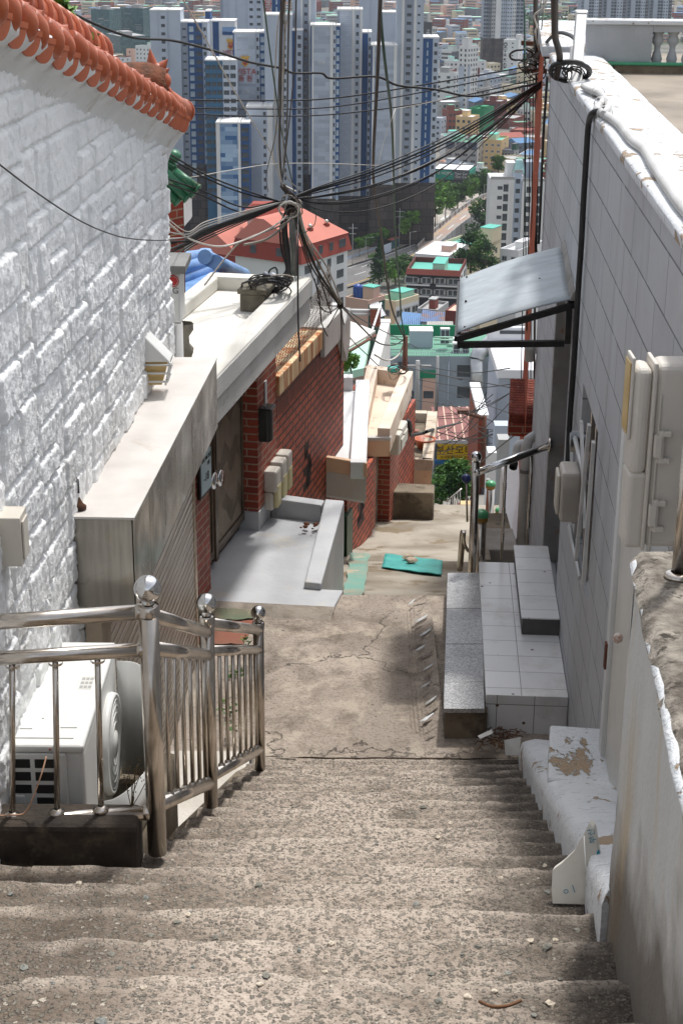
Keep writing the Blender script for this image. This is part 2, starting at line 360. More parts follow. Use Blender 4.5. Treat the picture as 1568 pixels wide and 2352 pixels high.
def m_floor_tile(name,c1,c2,grout,w_,h_):
 n=N(name);uv=n.coord('UV');co=n.coord('Object')
 br=n.n('TexBrick');n.put(br.inputs['Vector'],uv);br.offset=0;br.inputs['Scale'].default_value=1
 br.inputs['Brick Width'].default_value=w_;br.inputs['Row Height'].default_value=h_;br.inputs['Mortar Size'].default_value=.0022
 br.inputs['Color1'].default_value=c1;br.inputs['Color2'].default_value=c2;br.inputs['Mortar'].default_value=grout
 c=n.mix(n.math('MULTIPLY',n.step(n.noise(co,3.5,6,.7),.52,.7),.45),br.outputs[0],C(176,168,158))
 c=n.mix(n.step(n.vor(co,9),.1,.07),c,C(92,66,54))
 c=n.mix(n.step(n.noise(co,6,6,.7),.70,.73),c,C(140,112,92))
 return n.out(c,.3,0.,n.bump(n.math('SUBTRACT',1.,br.outputs[1]),.5,.003))
M_FTILE=m_floor_tile('white_floor_tile',C(226,225,223),C(218,217,215),C(120,116,112),.215,.285)
M_PEEL=None
def m_peel():
 n=N('peeling_white_paint');co=n.coord('Object')
 c=n.mix(n.step(n.noise(co,2,4),.4,.7),C(214,216,217),C(196,198,200))
 f=n.step(n.noise(n.coord('Object',(1,.6,1)),5,8,.72),.575,.59);c=n.mix(f,c,C(160,138,112))
 f2=n.step(n.noise(n.coord('Object',(2.4,9,2)),6,6,.7),.60,.64);c=n.mix(n.math('MULTIPLY',f2,.8),c,C(110,100,88))
 return n.out(c,.75,0.,n.bump(n.math('ADD',n.math('MULTIPLY',f,-.6),n.noise(co,34,6,.65)),.9,.014))
M_PEEL=m_peel()
def m_nearwall():
 n=N('streaked_white_render');co=n.coord('Object');st=n.coord('Object',(1,1,.07))
 c=n.mix(n.step(n.noise(st,5,5,.65),.35,.75),C(196,196,193),C(180,180,176))
 c=n.mix(n.math('MULTIPLY',n.step(n.noise(st,3.6,6,.65),.50,.66),.75),c,C(178,152,104))
 sx=n.n('SeparateXYZ');n.put(sx.inputs[0],co)
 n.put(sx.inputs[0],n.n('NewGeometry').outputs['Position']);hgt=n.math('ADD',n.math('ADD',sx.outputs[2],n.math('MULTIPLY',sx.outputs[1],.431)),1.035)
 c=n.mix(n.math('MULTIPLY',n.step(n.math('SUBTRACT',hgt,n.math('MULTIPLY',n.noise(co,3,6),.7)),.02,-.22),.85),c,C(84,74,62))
 return n.out(c,.85,0.,n.bump(n.noise(co,45,5),.35,.01))
M_NEARWALL=m_nearwall()
M_NEARTOP=plain('lichen_concrete',C(156,148,136),C(92,85,76),14,.95,bump=.9,bsc=90,c3=C(60,54,46),sc3=22,t3=(.54,.64),lo=.35,hi=.6)
M_TERRA=plain('terracotta_glaze',C(182,94,56),C(152,72,40),3,.45,bump=.12,bsc=80,c3=C(120,62,40),sc3=12,t3=(.60,.75))
M_TERRAD=plain('terracotta_rough',C(112,62,36),C(70,46,30),9,.9,bump=.8,bsc=50)
M_GATE=None
def m_gate():
 n=N('embossed_gate_metal');uv=n.coord('UV')
 w_=n.n('TexWave',wave_type='BANDS',bands_direction='X');n.put(w_.inputs['Vector'],uv);w_.inputs['Scale'].default_value=16
 sx=n.n('SeparateXYZ');n.put(sx.inputs[0],uv)
 zig=n.math('PINGPONG',sx.outputs[0],.14);q=n.math('ADD',sx.outputs[1],n.math('MULTIPLY',zig,.8))
 band=n.math('PINGPONG',q,.19);msk=n.step(band,.10,.115)
 msk=n.math('MULTIPLY',msk,n.step(n.noise(uv,3.0,1),.42,.46))
 st=n.vor(uv,55,'Distance',rnd=.1);studs=n.step(st,.45,.2)
 h=n.math('ADD',n.math('MULTIPLY',w_.outputs[0],.6),n.math('MULTIPLY',msk,n.math('MULTIPLY',studs,1.6)))
 c=n.mix(n.step(n.noise(n.coord('Object'),4,5),.4,.7),C(150,136,118),C(118,104,90));c=n.mix(n.math('MULTIPLY',msk,.4),c,C(90,80,68))
 return n.out(c,.45,.2,n.bump(h,.9,.014))
M_GATE=m_gate();M_GATEFR=plain('gate_frame_metal',C(112,98,84),C(84,72,62),4,.4,.5)
M_TEAL=plain('teal_mat',C(66,168,158),C(50,150,144),5,.6,bump=.3,bsc=90)
M_TEALP=plain('worn_teal_paint',C(112,158,144),C(150,150,132),3.5,.85,bump=.5,bsc=50,c3=C(176,164,142),sc3=4.4,t3=(.56,.62))
M_GREENP=plain('worn_green_paint',C(92,104,80),C(110,104,84),3,.8,bump=.4,bsc=50,c3=C(140,126,104),sc3=5,t3=(.56,.66))
M_REDP=plain('worn_red_paint',C(134,76,56),C(116,84,64),3,.8,bump=.4,bsc=50,c3=C(140,122,100),sc3=5,t3=(.58,.68))
M_GREENCAP=plain('green_cap',C(78,152,104),None,1,.3);M_OCHRE=plain('ochre_band',C(148,112,44),None,1,.35);M_BLUEBALL=plain('blue_plastic',C(28,40,92),C(36,50,104),5,.35)
M_LEAF=[plain('leaf_%s'%w_,a,b,6,.55)for w_,a,b in(('bright',C(96,138,48),C(72,114,38)),('mid',C(70,104,44),C(52,84,36)),('dark',C(38,66,34),C(30,52,28)))]
for m_ in M_LEAF:m_.node_tree.nodes['Principled BSDF'].inputs['Specular IOR Level'].default_value=.25
M_BARK=plain('bark',C(92,76,60),C(66,54,44),12,.9,bump=.8,bsc=40)
M_RED=plain('red_letter',C(170,36,32),None,1,.5);M_GOLD=plain('gold_letter',C(206,158,44),None,1,.5);M_BLKLET=plain('black_letter',C(34,30,26),None,1,.6)
M_WHT=plain('plain_white',C(226,226,224),None,1,.5);M_BLUELET=plain('teal_print',C(30,118,140),None,1,.6);M_BROWN=plain('brown_timber',C(104,62,42),C(84,48,32),5,.7)
M_DEBRIS=plain('dry_twig',C(120,84,56),C(84,58,40),9,.9);M_PAPER=plain('dirty_paper',C(206,204,198),C(186,182,174),6,.8)
STZ=lambda Y:-1.035-.431*Y
NOS=[1.0,1.4,1.8,2.18,2.54,2.91,3.31,3.68,4.08,4.45,4.74,5.0,5.27,5.55,5.83,6.10,6.37,6.62,6.90,7.19,7.46,7.71,7.97]
def stair_sheet(name,xl,xr,k0,k1,ncol):
 """xl, xr: functions of Y; steps k0..k1"""
 prof=[]
 for k in range(k0,k1+1):
  z=STZ(NOS[k]);y0=NOS[k-1];y1=NOS[k];zn=STZ(NOS[k+1])if k+1<len(NOS)else LANDZ(7.97)
  for t in(.03,.1,.2,.3,.4,.5,.6,.7,.8,.93):prof.append((y0+(y1-y0)*t,z+.004*(1-t),0,t))
  prof+=[(y1-.008,z-.003,1,.98),(y1,z-.012,1,1),(y1-.004,z-.04,1,1),(y1-.006,zn+.006,0,0)]
 P=np.array(prof);t=np.linspace(0,1,ncol)
 Yb=P[:,0][:,None]+0*t;X=np.array([xl(y)for y in P[:,0]])[:,None]*(1-t)+np.array([xr(y)for y in P[:,0]])[:,None]*t
 wob=(fbm(X*1.6+Yb*.7,Yb*2.1+5,3,3)-.45)*.05+(fbm(X*9,Yb*4,3,8)-.45)*.024*(P[:,2][:,None]*1.2+.3)-np.clip(fbm(X*14,Yb*3,3,17)-.52,0,1)*.16*P[:,2][:,None]
 Y=Yb+wob;Z=P[:,1][:,None]+(fbm(X*7,Y*7,4,4)-.45)*.014+(fbm(X*28,Y*28,2,9)-.4)*.006
 return tag(gridmesh(name,X,Y,Z,M_STAIR,None,(X,P[:,3][:,None]+0*X)),kind='structure')
LANDZ=lambda Y:-4.47+.05*(Y-7.97)
XR=lambda Y:.683+.087*(Y-2.9)if Y<4.6 else .83+.052*(Y-4.6)
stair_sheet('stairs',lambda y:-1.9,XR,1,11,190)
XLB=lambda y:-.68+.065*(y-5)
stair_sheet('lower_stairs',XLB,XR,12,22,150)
mb=MB()
mb.hexa([(-.78,5.0,-4.5),(-.66,5.0,-4.5),(-.48,7.97,-4.6),(-.56,7.97,-4.6),(-.78,5.0,STZ(5.0)-.12),(-.66,5.0,STZ(5.0)-.06),(-.48,7.97,STZ(7.9)-.06),(-.56,7.97,STZ(7.9)-.10)])
tag(mb.build('stair_cheek',M_DARKCON,bev=.01),kind='structure')
def sheet(name,x0,x1,y0,y1,zf,mat,d=.06,amp=.012,kind='structure'):
 nx=max(2,int((x1-x0)/d));ny=max(2,int((y1-y0)/d));X,Y=np.meshgrid(np.linspace(x0,x1,nx),np.linspace(y0,y1,ny))
 Z=zf(X,Y)+(fbm(X*3,Y*3,4,21)-.46)*amp
 return tag(gridmesh(name,X,Y,Z,mat),kind=kind)
sheet('landing',-1.7,1.5,7.95,10.02,lambda X,Y:LANDZ(Y)+0*X,M_LAND,.05,.02)
sheet('shop_terrace',-1.7,-.5,4.6,7.99,lambda X,Y:-4.45+0*X,plain('terrace_concrete',C(206,200,190),C(180,172,160),2,.9,bump=.5,bsc=60),.08)
mb=MB();mb.box(-1.2,1.6,9.98,10.05,-4.75,-4.385);tag(mb.build('landing_edge',M_LAND,bev=.015),kind='structure')
ALZ=lambda Y:-4.575-.265*(Y-10.0)
sheet('alley_path',-1.0,2.0,10.02,17.2,lambda X,Y:ALZ(Y)-.09*np.clip((Y-13.2)/.2,0,1)+.09*np.clip((Y-15)/1.,0,1)+0*X,M_ALLEY,.06,.03)
mb=MB()
for k in range(14):
 y=17.2+k*.42;z=-6.5-k*.17;mb.box(-.4,2.4,y-.02,y+.42,z-.5,z-.02)
tag(mb.build('far_steps',M_ALLEY),kind='structure')
X,Y=np.meshgrid(np.linspace(.36,.60,40),np.linspace(8.05,10.0,260))
lf=.36+.22*np.clip(1-(Y-8.05)/.5,0,1)**2+.16*np.clip(1-(10-Y)/.5,0,1)**2+.10*(fbm(Y*2.6,Y*0,3,3)-.45);X=lf+(.60-lf)*(X-.36)/.24;t_=np.clip((X-.33)/.27,0,1);en_=np.clip((Y-8.05)/.35,0,1)*np.clip((10.0-Y)/.3,0,1);Z=LANDZ(Y)-.014+.065*t_**1.3*en_+.008*np.sin(X*260+.8*np.sin(Y*3))*np.exp(-((t_-.35)/.22)**2)+.016*np.sin((Y*34+X*60))*np.clip((t_-.5)*3,0,1)*(fbm(X*9,Y*6,2,5)-.2)
tag(gridmesh('cement_ramp',X,Y,Z,M_LAND),kind='structure')
def patch(name,quad,mat,label=None,cat=None,z=.006,nsub=14):
 q=[Vector(p)for p in quad];P=[]
 for i in range(nsub+1):
  a=q[0].lerp(q[3],i/nsub);b=q[1].lerp(q[2],i/nsub);r=[]
  for j in range(nsub+1):
   p=a.lerp(b,j/nsub)
   if i in(0,nsub)or j in(0,nsub):p+=Vector((random.uniform(-.012,.012),random.uniform(-.012,.012),0))
   r.append(p+Vector((0,0,z)))
  P.append(r)
 o=MB().grid(P).build(name,mat);return tag(o,kind='structure')if not label else tag(o,label,cat)
def onland(px,py):
 z=-4.4
 for _ in range(6):z=LANDZ(hz(px,py,z).y)
 return hz(px,py,z)
def onalley(px,py):
 z=-5.2
 for _ in range(12):z=ALZ(hz(px,py,z).y)
 return hz(px,py,z)
patch('green_paint_patch',[onland(442,1432),onland(580,1426),onland(603,1386),onland(448,1380)],M_GREENP,z=.018)
patch('red_paint_patch',[onland(440,1482),onland(560,1484),onland(585,1430),onland(442,1434)],M_REDP,z=.016)
patch('teal_paint_strip',[onalley(788,1381),onalley(832,1382),onalley(850,1276),onalley(803,1274)],M_TEALP,z=.02)
LWX=lambda y:-1.485+.057*y
rk0=hp(0,98,-1.485,.057);rk1=hp(376,284,-1.485,.057)
RKZ=lambda y:rk0.z+(rk1.z-rk0.z)*(y-rk0.y)/(rk1.y-rk0.y)
wh=thing('stone_house','house with white painted rough stone gable and orange clay verge tiles','house',(-1.2,6.5,-4.45))
def stone_wall():
 y=np.arange(2.7,8.905,.0105);nr=380
 Y=np.repeat(y[None,:],nr,0);top=np.array([RKZ(q)for q in y])-.02;t=np.linspace(0,1,nr)[:,None]
 Z=-4.5+(top[None,:]+4.5)*t
 u=Y;z=Z+.012*(fbm(u*2.2,Z*2.2,2,31)-.5)
 D=np.full(Y.shape,9.);S=np.zeros(Y.shape)
 pu=2.3;pan=[]
 while pu<9.1:w_=random.uniform(.42,.95);pan.append((pu,pu+w_));pu+=w_
 for(ua,ub_)in pan:
  inp=(u>=ua)&(u<ub_);z0=-4.6-random.random()*.2
  while z0<.1:
   a,b=z0,z0+random.choice((.11,.15,.19,.24));z0=b;q=inp&(z>=a)&(z<b)
   if not q.any():continue
   x0=ua
   while x0<ub_-.01:
    wd=random.uniform(.12,.44)
    if ub_-x0-wd<.1:wd=ub_-x0
    m=q&(u>=x0)&(u<x0+wd);cuts=(a,random.uniform(.4,.6)*(b-a)+a,b)if wd>.26 and b-a>.18 and random.random()<.5 else(a,b)
    for lo,hi in zip(cuts,cuts[1:]):
     mm=m&(z>=lo)&(z<hi);d=np.minimum(np.minimum(u-x0,x0+wd-u),np.minimum(z-lo,hi-z));D[mm]=d[mm]
     S[mm]=random.uniform(-.008,.012)+random.uniform(-.05,.05)*(z[mm]-(lo+hi)/2)+random.uniform(-.04,.04)*(u[mm]-x0-wd/2)
    x0+=wd
 D=D+.014*(fbm(u*30,z*26,3,5)-.5)
 e=np.clip((D-.003)/.008,0,1);e=e*e*(3-2*e)
 chis=np.abs(fbm(u*70,z*24,4,12)-.47)*.022+(fbm(u*120,z*70,2,14)-.5)*.013+np.maximum(fbm(u*24,z*7,3,18)-.5,0)*.030+(fbm(u*9,z*5,2,19)-.5)*.010
 H=e*(.019+S*.7+chis)+(1-e)*(fbm(u*30,z*30,3,40)-.5)*.008
 H*=np.clip((8.9-Y)/.03,0.2,1)
 nx,ny=1/math.hypot(1,.057),-.057/math.hypot(1,.057)
 return gridmesh('wall',LWX(Y)+H*nx,Y+H*ny,Z,M_STONE,wh)
stone_wall()
mb=MB();y0,y1=2.71,8.87
mb.hexa([(-3.2,y0,-4.5),(LWX(y0)-.03,y0,-4.5),(LWX(y1)-.03,y1,-4.5),(-3.0,y1,-4.5),(-3.2,y0,RKZ(y0)-.35),(LWX(y0)-.03,y0,RKZ(y0)-.05),(LWX(y1)-.03,y1,RKZ(y1)-.05),(-3.0,y1,RKZ(y1)-.35)])
mb.build('rear_body',M_WHITE,wh)
P=[]
prof=[(.0,-.16),(.012,-.13),(.03,-.10),(.065,-.06),(.105,-.03),(.125,.0),(.13,.045),(-.06,.05)]
for i in range(60):
 y=2.6+(8.97-2.6)*i/59;k=1+.35*max(0,(y-7.7)/1.4)
 fl=max(0,(y-8.55)/.57)**2
 P.append([Vector((LWX(y)+o*1.0+.0*fl,y,RKZ(y)+h*k+.02*fl+.006*math.sin(y*9)))for o,h in prof])
mb=MB().grid(P);mb.add([P[-1][j]for j in range(8)],[tuple(range(8))]);mb.build('cornice',M_WHITE,wh)
ry=Vector((.057,1,(rk1.z-rk0.z)/(rk1.y-rk0.y))).normalized();rn=Vector((0,-ry.z,ry.y)).normalized()
def vp(y,out,up):return Vector((LWX(y)+out,y,RKZ(y)+up))
def drop_tile(sc=1.):
 mb=MB();R=[]
 for i in range(13):
  t=i/12;a=math.pi*t
  c=vp(0,0,0);c=Vector((0,0,0))+Vector((.085-.012*t+.035*math.sin(a*.5),-.05+.14*t,.022-.115*t))
  r=max(.003,.056*math.sin(math.pi*(.12+.85*t))**.7)
  R.append((c,r))
 pts=[c for c,r in R];mb.tube(pts,[r*sc for c,r in R],12)
 mb.tube([(.08,-.045,.018),(.0,-.05,.022),(-.10,-.05,.02)],[.046,.045,.045],12)
 return mb
def tongue():
 mb=MB();n=12;P=[]
 for k in range(n+1):
  a=math.pi*k/n;P.append((.085,.055*math.cos(a),-.012-.075*math.sin(a)))
 o=[(x+.009,y,z)for x,y,z in P]
 mb.add(P+o,[tuple(range(n+1)),tuple(range(2*n+1,n,-1))]+[(i,i+1,n+2+i,n+1+i)for i in range(n)])
 mb.box(-.1,.10,-.055,.055,-.016,.004)
 return mb
ang=math.atan2(rk1.z-rk0.z,rk1.y-rk0.y);RM=Matrix.Rotation(ang,4,'X')
base_d=None;ys=[2.814+.192*i for i in range(30)if 2.814+.192*i<8.4]+[8.46,8.56,8.66,8.75]
for i,y in enumerate(ys):
 loc=vp(y,0.02,.085)-WL[wh.name]
 if base_d is None:
  mb=drop_tile();mb.v=[tuple(Vector(q)+WL[wh.name])for q in mb.v];base_d=mb.build('verge_tile',M_TERRA,wh)
  mt=tongue();mt.v=[tuple(Vector(q)+WL[wh.name])for q in mt.v];base_t=mt.build('tongue_tile',M_TERRA,wh);d,tt=base_d,base_t
 else:
  d=base_d.copy();COL.objects.link(d);tt=base_t.copy();COL.objects.link(tt)
 d.location=loc;d.rotation_euler=(ang+random.uniform(-.1,.1),random.uniform(-.07,.07),random.uniform(-.1,.1));s_=random.uniform(.84,.92)if y<8.45 else .8;d.scale=(s_,)*3
 tt.location=vp(y+.115,0.035,.045)-WL[wh.name];tt.rotation_euler=(ang,0,-.45+random.uniform(-.08,.08))
for k,(o,u,r)in enumerate(((-.04,.15,.026),(-.045,.19,.024))):
 for i in range(15):
  y0=2.86+.36*i;
  if y0>7.7:break
  MB().tube([vp(y0,o,u),vp(y0+.34,o,u)],r,8).build('bedding_tile',M_TERRA,wh)
for i in range(31):
 y0=2.815+.165*i
 if y0>7.75:break
 mb=MB();mb.tube([vp(y0,-.13,.235),vp(y0+.165,-.13,.235)],.078,16)
 mb.tube([vp(y0+.135,-.13,.235),vp(y0+.14,-.13,.235),vp(y0+.165,-.13,.235),vp(y0+.17,-.13,.235)],[.078,.095,.095,.078],16)
 mb.build('cap_tile',M_TERRA,wh)
ao=Vector((.86,.45,-.12)).normalized();c=hp(332,196,-1.485-.02,.057);mb=MB();mb.lathe([(.001,-.2),(.07,-.2),(.10,-.1),(.112,.02),(.10,.085),(.001,.09)],c,16,axis=tuple(ao));mb.v=[tuple(Vector(q)+Vector((.012*math.sin(q[2]*90+q[1]*70),.01*math.sin(q[0]*120),.012*math.sin(q[1]*110))))for q in mb.v]
orn=mb.build('ridge_ornament',M_TERRAD,wh)
mb=MB();cc=c+ao*.085
mb.ball(cc+Vector((.01,.0,-.085)),.042,14);mb.ball(cc+Vector((.025,.0,-.03)),.04,14);mb.ball(cc+Vector((.01,0,.03)),.05,14);mb.ball(cc+Vector((-.01,0,.08)),.04,12)
for k in range(5):mb.lathe([(.026,0),(.018,.02),(.001,.05)],cc+Vector((.012,0,.10-.038*k)),8,axis=(.8,.1,.9-.3*k))
mb.lathe([(.035,0),(.022,.045),(.001,.10)],cc+Vector((-.035,0,.09)),10,axis=(-.1,0,1));mb.build('clay_face',M_TERRA,orn)
mb=MB();e0=vp(8.45,.06,.10);e1=vp(8.94,.09,.075);mb.tube([e0,e1],.06,18);mb.lathe([(.001,0),(.068,0),(.068,.03),(.001,.03)],e1,18,axis=ry);mb.ball(e1+ry*.03,.014,8)
mb.build('end_tile',M_TERRA,wh)
mb=MB();mb.hexa([(-3.4,2.6,RKZ(2.6)-.75),(LWX(2.6)+.0,2.6,RKZ(2.6)+.02),(LWX(9.1)-.0,9.1,RKZ(9.1)+.02),(-3.2,9.1,RKZ(9.1)-.75),(-3.4,2.6,RKZ(2.6)-.65),(LWX(2.6)+.0,2.6,RKZ(2.6)+.10),(LWX(9.1)-.0,9.1,RKZ(9.1)+.10),(-3.2,9.1,RKZ(9.1)-.65)]).build('roof',M_TERRA,wh)
def leafclump(mb,c,r,n,size,mats,flat=1.,vert=.6):
 for _ in range(n):
  d=Vector((random.gauss(0,1),random.gauss(0,1),random.gauss(0,1))).normalized()*r*random.random()**.45;d.z*=flat
  p=Vector(c)+d;a=Vector((random.gauss(0,1),random.gauss(0,1),random.gauss(0,vert))).normalized()
  b=a.cross(Vector((random.gauss(0,1),random.gauss(0,1),random.gauss(0,1)))).normalized();s_=size*random.uniform(.6,1.3)
  mb.add([p-a*s_,p+b*s_*.42+a*s_*.1,p+a*s_,p-b*s_*.42+a*s_*.1],[(0,1,2,3)],random.choice(mats))
bush=thing('shrub','bright green leafy shrub rising behind the orange roof tiles','shrub',(-1.9,7.2,-2.5))
mb=MB()
for(px,py,r,n)in((75,-8,.17,260),(112,26,.12,160),(30,-8,.15,160),(150,72,.08,70),(95,0,.12,120),(190,96,.05,40)):
 leafclump(mb,hy(px,py,7.4),r,n,.045,(0,0,1),1.)
mb.build('foliage',M_LEAF,bush);MB().tube(smoothpath([(-1.9,7.2,-2.5),(-1.6,7.3,-1.2),hy(70,40,7.4)],4),[.03]*8+[.01],6).build('stem',M_BARK,bush)
lp=hp(335,822,-1.485,.057);L=thing('wall_lamp','white caged outdoor lamp with yellow glass on white stone wall','lamp',tuple(lp))
x,y,z=lp.x+.035,lp.y,lp.z
mb=MB();mb.hexa([(x-.05,y-.09,z+.0),(x+.10,y-.08,z+.0),(x+.10,y+.08,z+.0),(x-.05,y+.09,z+.0),(x-.05,y-.09,z+.14),(x-.03,y-.08,z+.14),(x-.03,y+.08,z+.14),(x-.05,y+.09,z+.14)]);mb.build('hood',M_ACWHITE,L,bev=.006)
mb=MB();mb.hexa([(x-.04,y-.06,z-.13),(x+.05,y-.05,z-.13),(x+.05,y+.05,z-.13),(x-.04,y+.06,z-.13),(x-.04,y-.08,z),(x+.085,y-.07,z),(x+.085,y+.07,z),(x-.04,y+.08,z)]);mb.build('glass',M_YGLASS,L)
mb=MB()
for dz in(-.015,-.06,-.105):
 k=.085+.2*dz;mb.tube([(x-.05,y-.085,z+dz),(x+k+.02,y-.08,z+dz),(x+k+.02,y+.08,z+dz),(x-.05,y+.085,z+dz)],.006,6)
for sy in(-.08,.08):mb.tube([(x+.10,y+sy,z),(x+.07,y+sy*.7,z-.13)],.006,6)
mb.box(x-.06,x-.045,y-.1,y+.1,z-.16,z+.16);mb.build('cage',M_ACWHITE,L)
jb=hp(2,1222,-1.485,.057);mb=MB();mb.box(jb.x-.02,jb.x+.09,jb.y-.10,jb.y+.02,jb.z-.09,jb.z+.09);mb.box(jb.x+.09,jb.x+.098,jb.y-.08,jb.y,jb.z-.07,jb.z+.07)
tag(mb.build('junction_box',M_PLASTIC,None,bev=.012),'small cream electrical box on the white stone wall at the picture edge','electrical box')
HX=lambda y:-.867+.060*(y-6.24)
sh=thing('shop_shutter','roller shutter of the small shop under a stained steel hood box','shutter',(-1.0,7.5,-4.45))
ya,yb,zt,zb=6.25,8.80,-2.38,-2.79
mb=MB();mb.hexa([(LWX(ya)-.02,ya,zt-.012),(HX(ya)+.004,ya-.004,zt-.012),(HX(yb)+.004,yb,zt-.012),(LWX(yb)-.02,yb,zt-.012),(LWX(ya)-.02,ya,zt),(HX(ya)+.006,ya-.006,zt),(HX(yb)+.006,yb,zt),(LWX(yb)-.02,yb,zt)])
top=mb.build('hood_top',M_HOODTOP,sh,bev=.002)
mb=MB();mb.hexa([(LWX(ya)-.02,ya,zb),(HX(ya)-.003,ya,zb),(HX(ya)-.003,ya+.008,zb),(LWX(ya)-.02,ya+.008,zb),(LWX(ya)-.02,ya,zt-.013),(HX(ya)-.003,ya,zt-.013),(HX(ya)-.003,ya+.008,zt-.013),(LWX(ya)-.02,ya+.008,zt-.013)]);mb.build('hood_end',M_HOOD,sh)
for a,b in((ya,6.62),(6.625,7.86),(7.865,yb)):
 mb=MB();mb.hexa([(HX(a)-.008,a,zb),(HX(a),a,zb),(HX(b),b,zb),(HX(b)-.008,b,zb),(HX(a)-.008,a,zt-.013),(HX(a),a,zt-.013),(HX(b),b,zt-.013),(HX(b)-.008,b,zt-.013)]);mb.build('hood_front',M_HOOD,sh)
SX=lambda y:-1.445+.057*y+.03
fr=[(math.sin(math.atan(.057)),math.cos(math.atan(.057)),0),(1,0,0),(0,0,1)];fr[1]=(fr[0][1],-fr[0][0],0)
mb=MB(fr);mb.hexa([(SX(6.55)-.03,6.55,-4.45),(SX(6.55),6.55,-4.45),(SX(9.1),9.1,-4.45),(SX(9.1)-.03,9.1,-4.45),(SX(6.55)-.03,6.55,zb+.02),(SX(6.55),6.55,zb+.02),(SX(9.1),9.1,zb+.02),(SX(9.1)-.03,9.1,zb+.02)]);mb.build('curtain',M_SHUT,sh)
mb=MB();mb.box(SX(6.45)-.05,SX(6.45)+.02,6.30,6.55,-4.45,zb-.002);mb.build('side_panel',plain('bare_plaster',C(176,160,140),C(150,134,114),4,.9,bump=.4,bsc=40),sh)
mb=MB();mb.box(SX(9.1)-.03,SX(9.1)+.012,9.105,9.145,-4.45,zb+.1);mb.build('guide_rail',M_STEEL,sh,bev=.006)
a0=hz(183,1168,-2.375);ant=thing('antenna','small rusty magnetic whip antenna with coil on the steel hood','antenna',tuple(a0))
MB().lathe([(.001,.0),(.03,.0),(.03,.012),(.018,.022),(.006,.045),(.004,.05)],a0,14).build('base',plain('rust_metal',C(96,62,40),C(64,44,32),12,.85,.3),ant)
MB().tube([a0+Vector((0,0,.05)),a0+Vector((-.008,0,.22))],.0022,6).build('whip',M_BLACKMET,ant)
MB().tube([a0+Vector((.007*math.cos(t*1.3)-.003,.007*math.sin(t*1.3),.07+.0013*t))for t in range(46)],.0022,5).build('coil',M_BLACKMET,ant)
MB().tube(smoothpath([a0+Vector((0,0,.008)),a0+Vector((-.05,-.02,.012)),a0+Vector((-.085,0,.004))],6),.004,6).build('lead',M_BLACK,ant)
ac=thing('air_conditioner','white outdoor air conditioner unit behind the steel railing beside stone wall','air conditioner',(-1.05,5.5,-3.4))
AX0,AX1,AY0,AY1,AZ0,AZ1=-1.215,-.915,5.06,5.92,-3.40,-2.80
mb=MB();mb.box(AX0,AX1,AY0+.012,AY1,AZ0,AZ1-.03);mb.build('casing',M_ACWHITE,ac,bev=.02,seg=3)
mb=MB();mb.box(AX0-.006,AX1+.004,AY0-.002,AY1+.006,AZ1-.032,AZ1);tp=mb.build('top_panel',M_ACWHITE,ac,bev=.012,seg=3)
mb=MB()
for(x0,x1,y0,y1)in((AX0+.04,AX1-.04,AY0+.05,AY0+.062),(AX0+.03,AX0+.04,AY0+.08,AY0+.5),(AX1-.10,AX1-.09,AY0+.14,AY0+.6),(AX1-.10,AX1-.04,AY0+.13,AY0+.14),(AX0+.03,AX0+.10,AY0+.12,AY0+.13),(AX0+.12,AX0+.128,AY0+.2,AY0+.72)):mb.box(x0,x1,y0,y1,AZ1,AZ1+.004)
mb.build('pressed_rib',M_ACWHITE,tp)
mb=MB();q0=(AX1-.085,AY0+.44);mb.box(q0[0],q0[0]+.05,q0[1],q0[1]+.11,AZ1+.0005,AZ1+.0015)
for k in range(9):mb.box(q0[0]+.004+.016*(k%3),q0[0]+.016+.016*(k%3),q0[1]+.008+.034*(k//3),q0[1]+.028+.034*(k//3),AZ1+.0016,AZ1+.0022,1)
mb.build('info_label',[plain('label_grey',C(198,196,190),None,1,.6),plain('label_print',C(150,150,146),None,1,.6)],tp)
mb=MB();mb.box(AX0+.015,AX1-.06,AY0-.0025,AY0+.012,AZ0,AZ1-.033);mb.build('side_cover',M_ACWHITE,ac,bev=.006)
for c in range(2):
 for r in range(5):
  if c==0 and r>2:continue
  x0=AX0+.028+.098*c;z1=AZ1-.055-.052*r
  mb=MB();mb.box(x0,x0+.082,AY0-.0045,AY0+.0,z1-.036,z1);mb.build('vent_slot',M_DARK,ac,bev=.007)
mb=MB();mb.box(AX0+.028,AX0+.085,AY0-.012,AY0-.002,AZ1-.245,AZ1-.20);mb.build('handle',M_ACWHITE,ac,bev=.006)
for xx,mm in((AX0+.03,M_STEEL),(AX0+.185,plain('rust_screw',C(120,60,44),None,1,.7))):MB().ball((xx,AY0-.004,AZ1-.014),.0045,10).build('screw',mm,ac)
fc=Vector((AX1,5.62,-3.10))
mb=MB();mb.lathe([(.20,.0),(.205,.012),(.20,.03),(.185,.032),(.185,.0)],fc,40,axis=(1,0,0));mb.build('fan_ring',M_ACWHITE,ac)
mb=MB()
for r in(.05,.085,.12,.15,.175):mb.lathe([(r-.003,.028),(r+.003,.034),(r+.003,.026),(r-.003,.028)],fc,36,axis=(1,0,0))
for k in range(48):
 a=2*math.pi*k/48;mb.tube([fc+Vector((.026,.05*math.cos(a),.05*math.sin(a))),fc+Vector((.026,.185*math.cos(a+.5),.185*math.sin(a+.5)))],.0025,4)
mb.lathe([(.05,.02),(.05,.034),(.001,.036)],fc,24,axis=(1,0,0));mb.build('fan_guard',M_ACWHITE,ac)
mb=MB();mb.lathe([(.001,.003),(.184,.003)],fc,36,axis=(1,0,0));mb.build('fan_opening',plain('fan_shadow',C(70,70,68),None,1,.8),ac)
P=[]
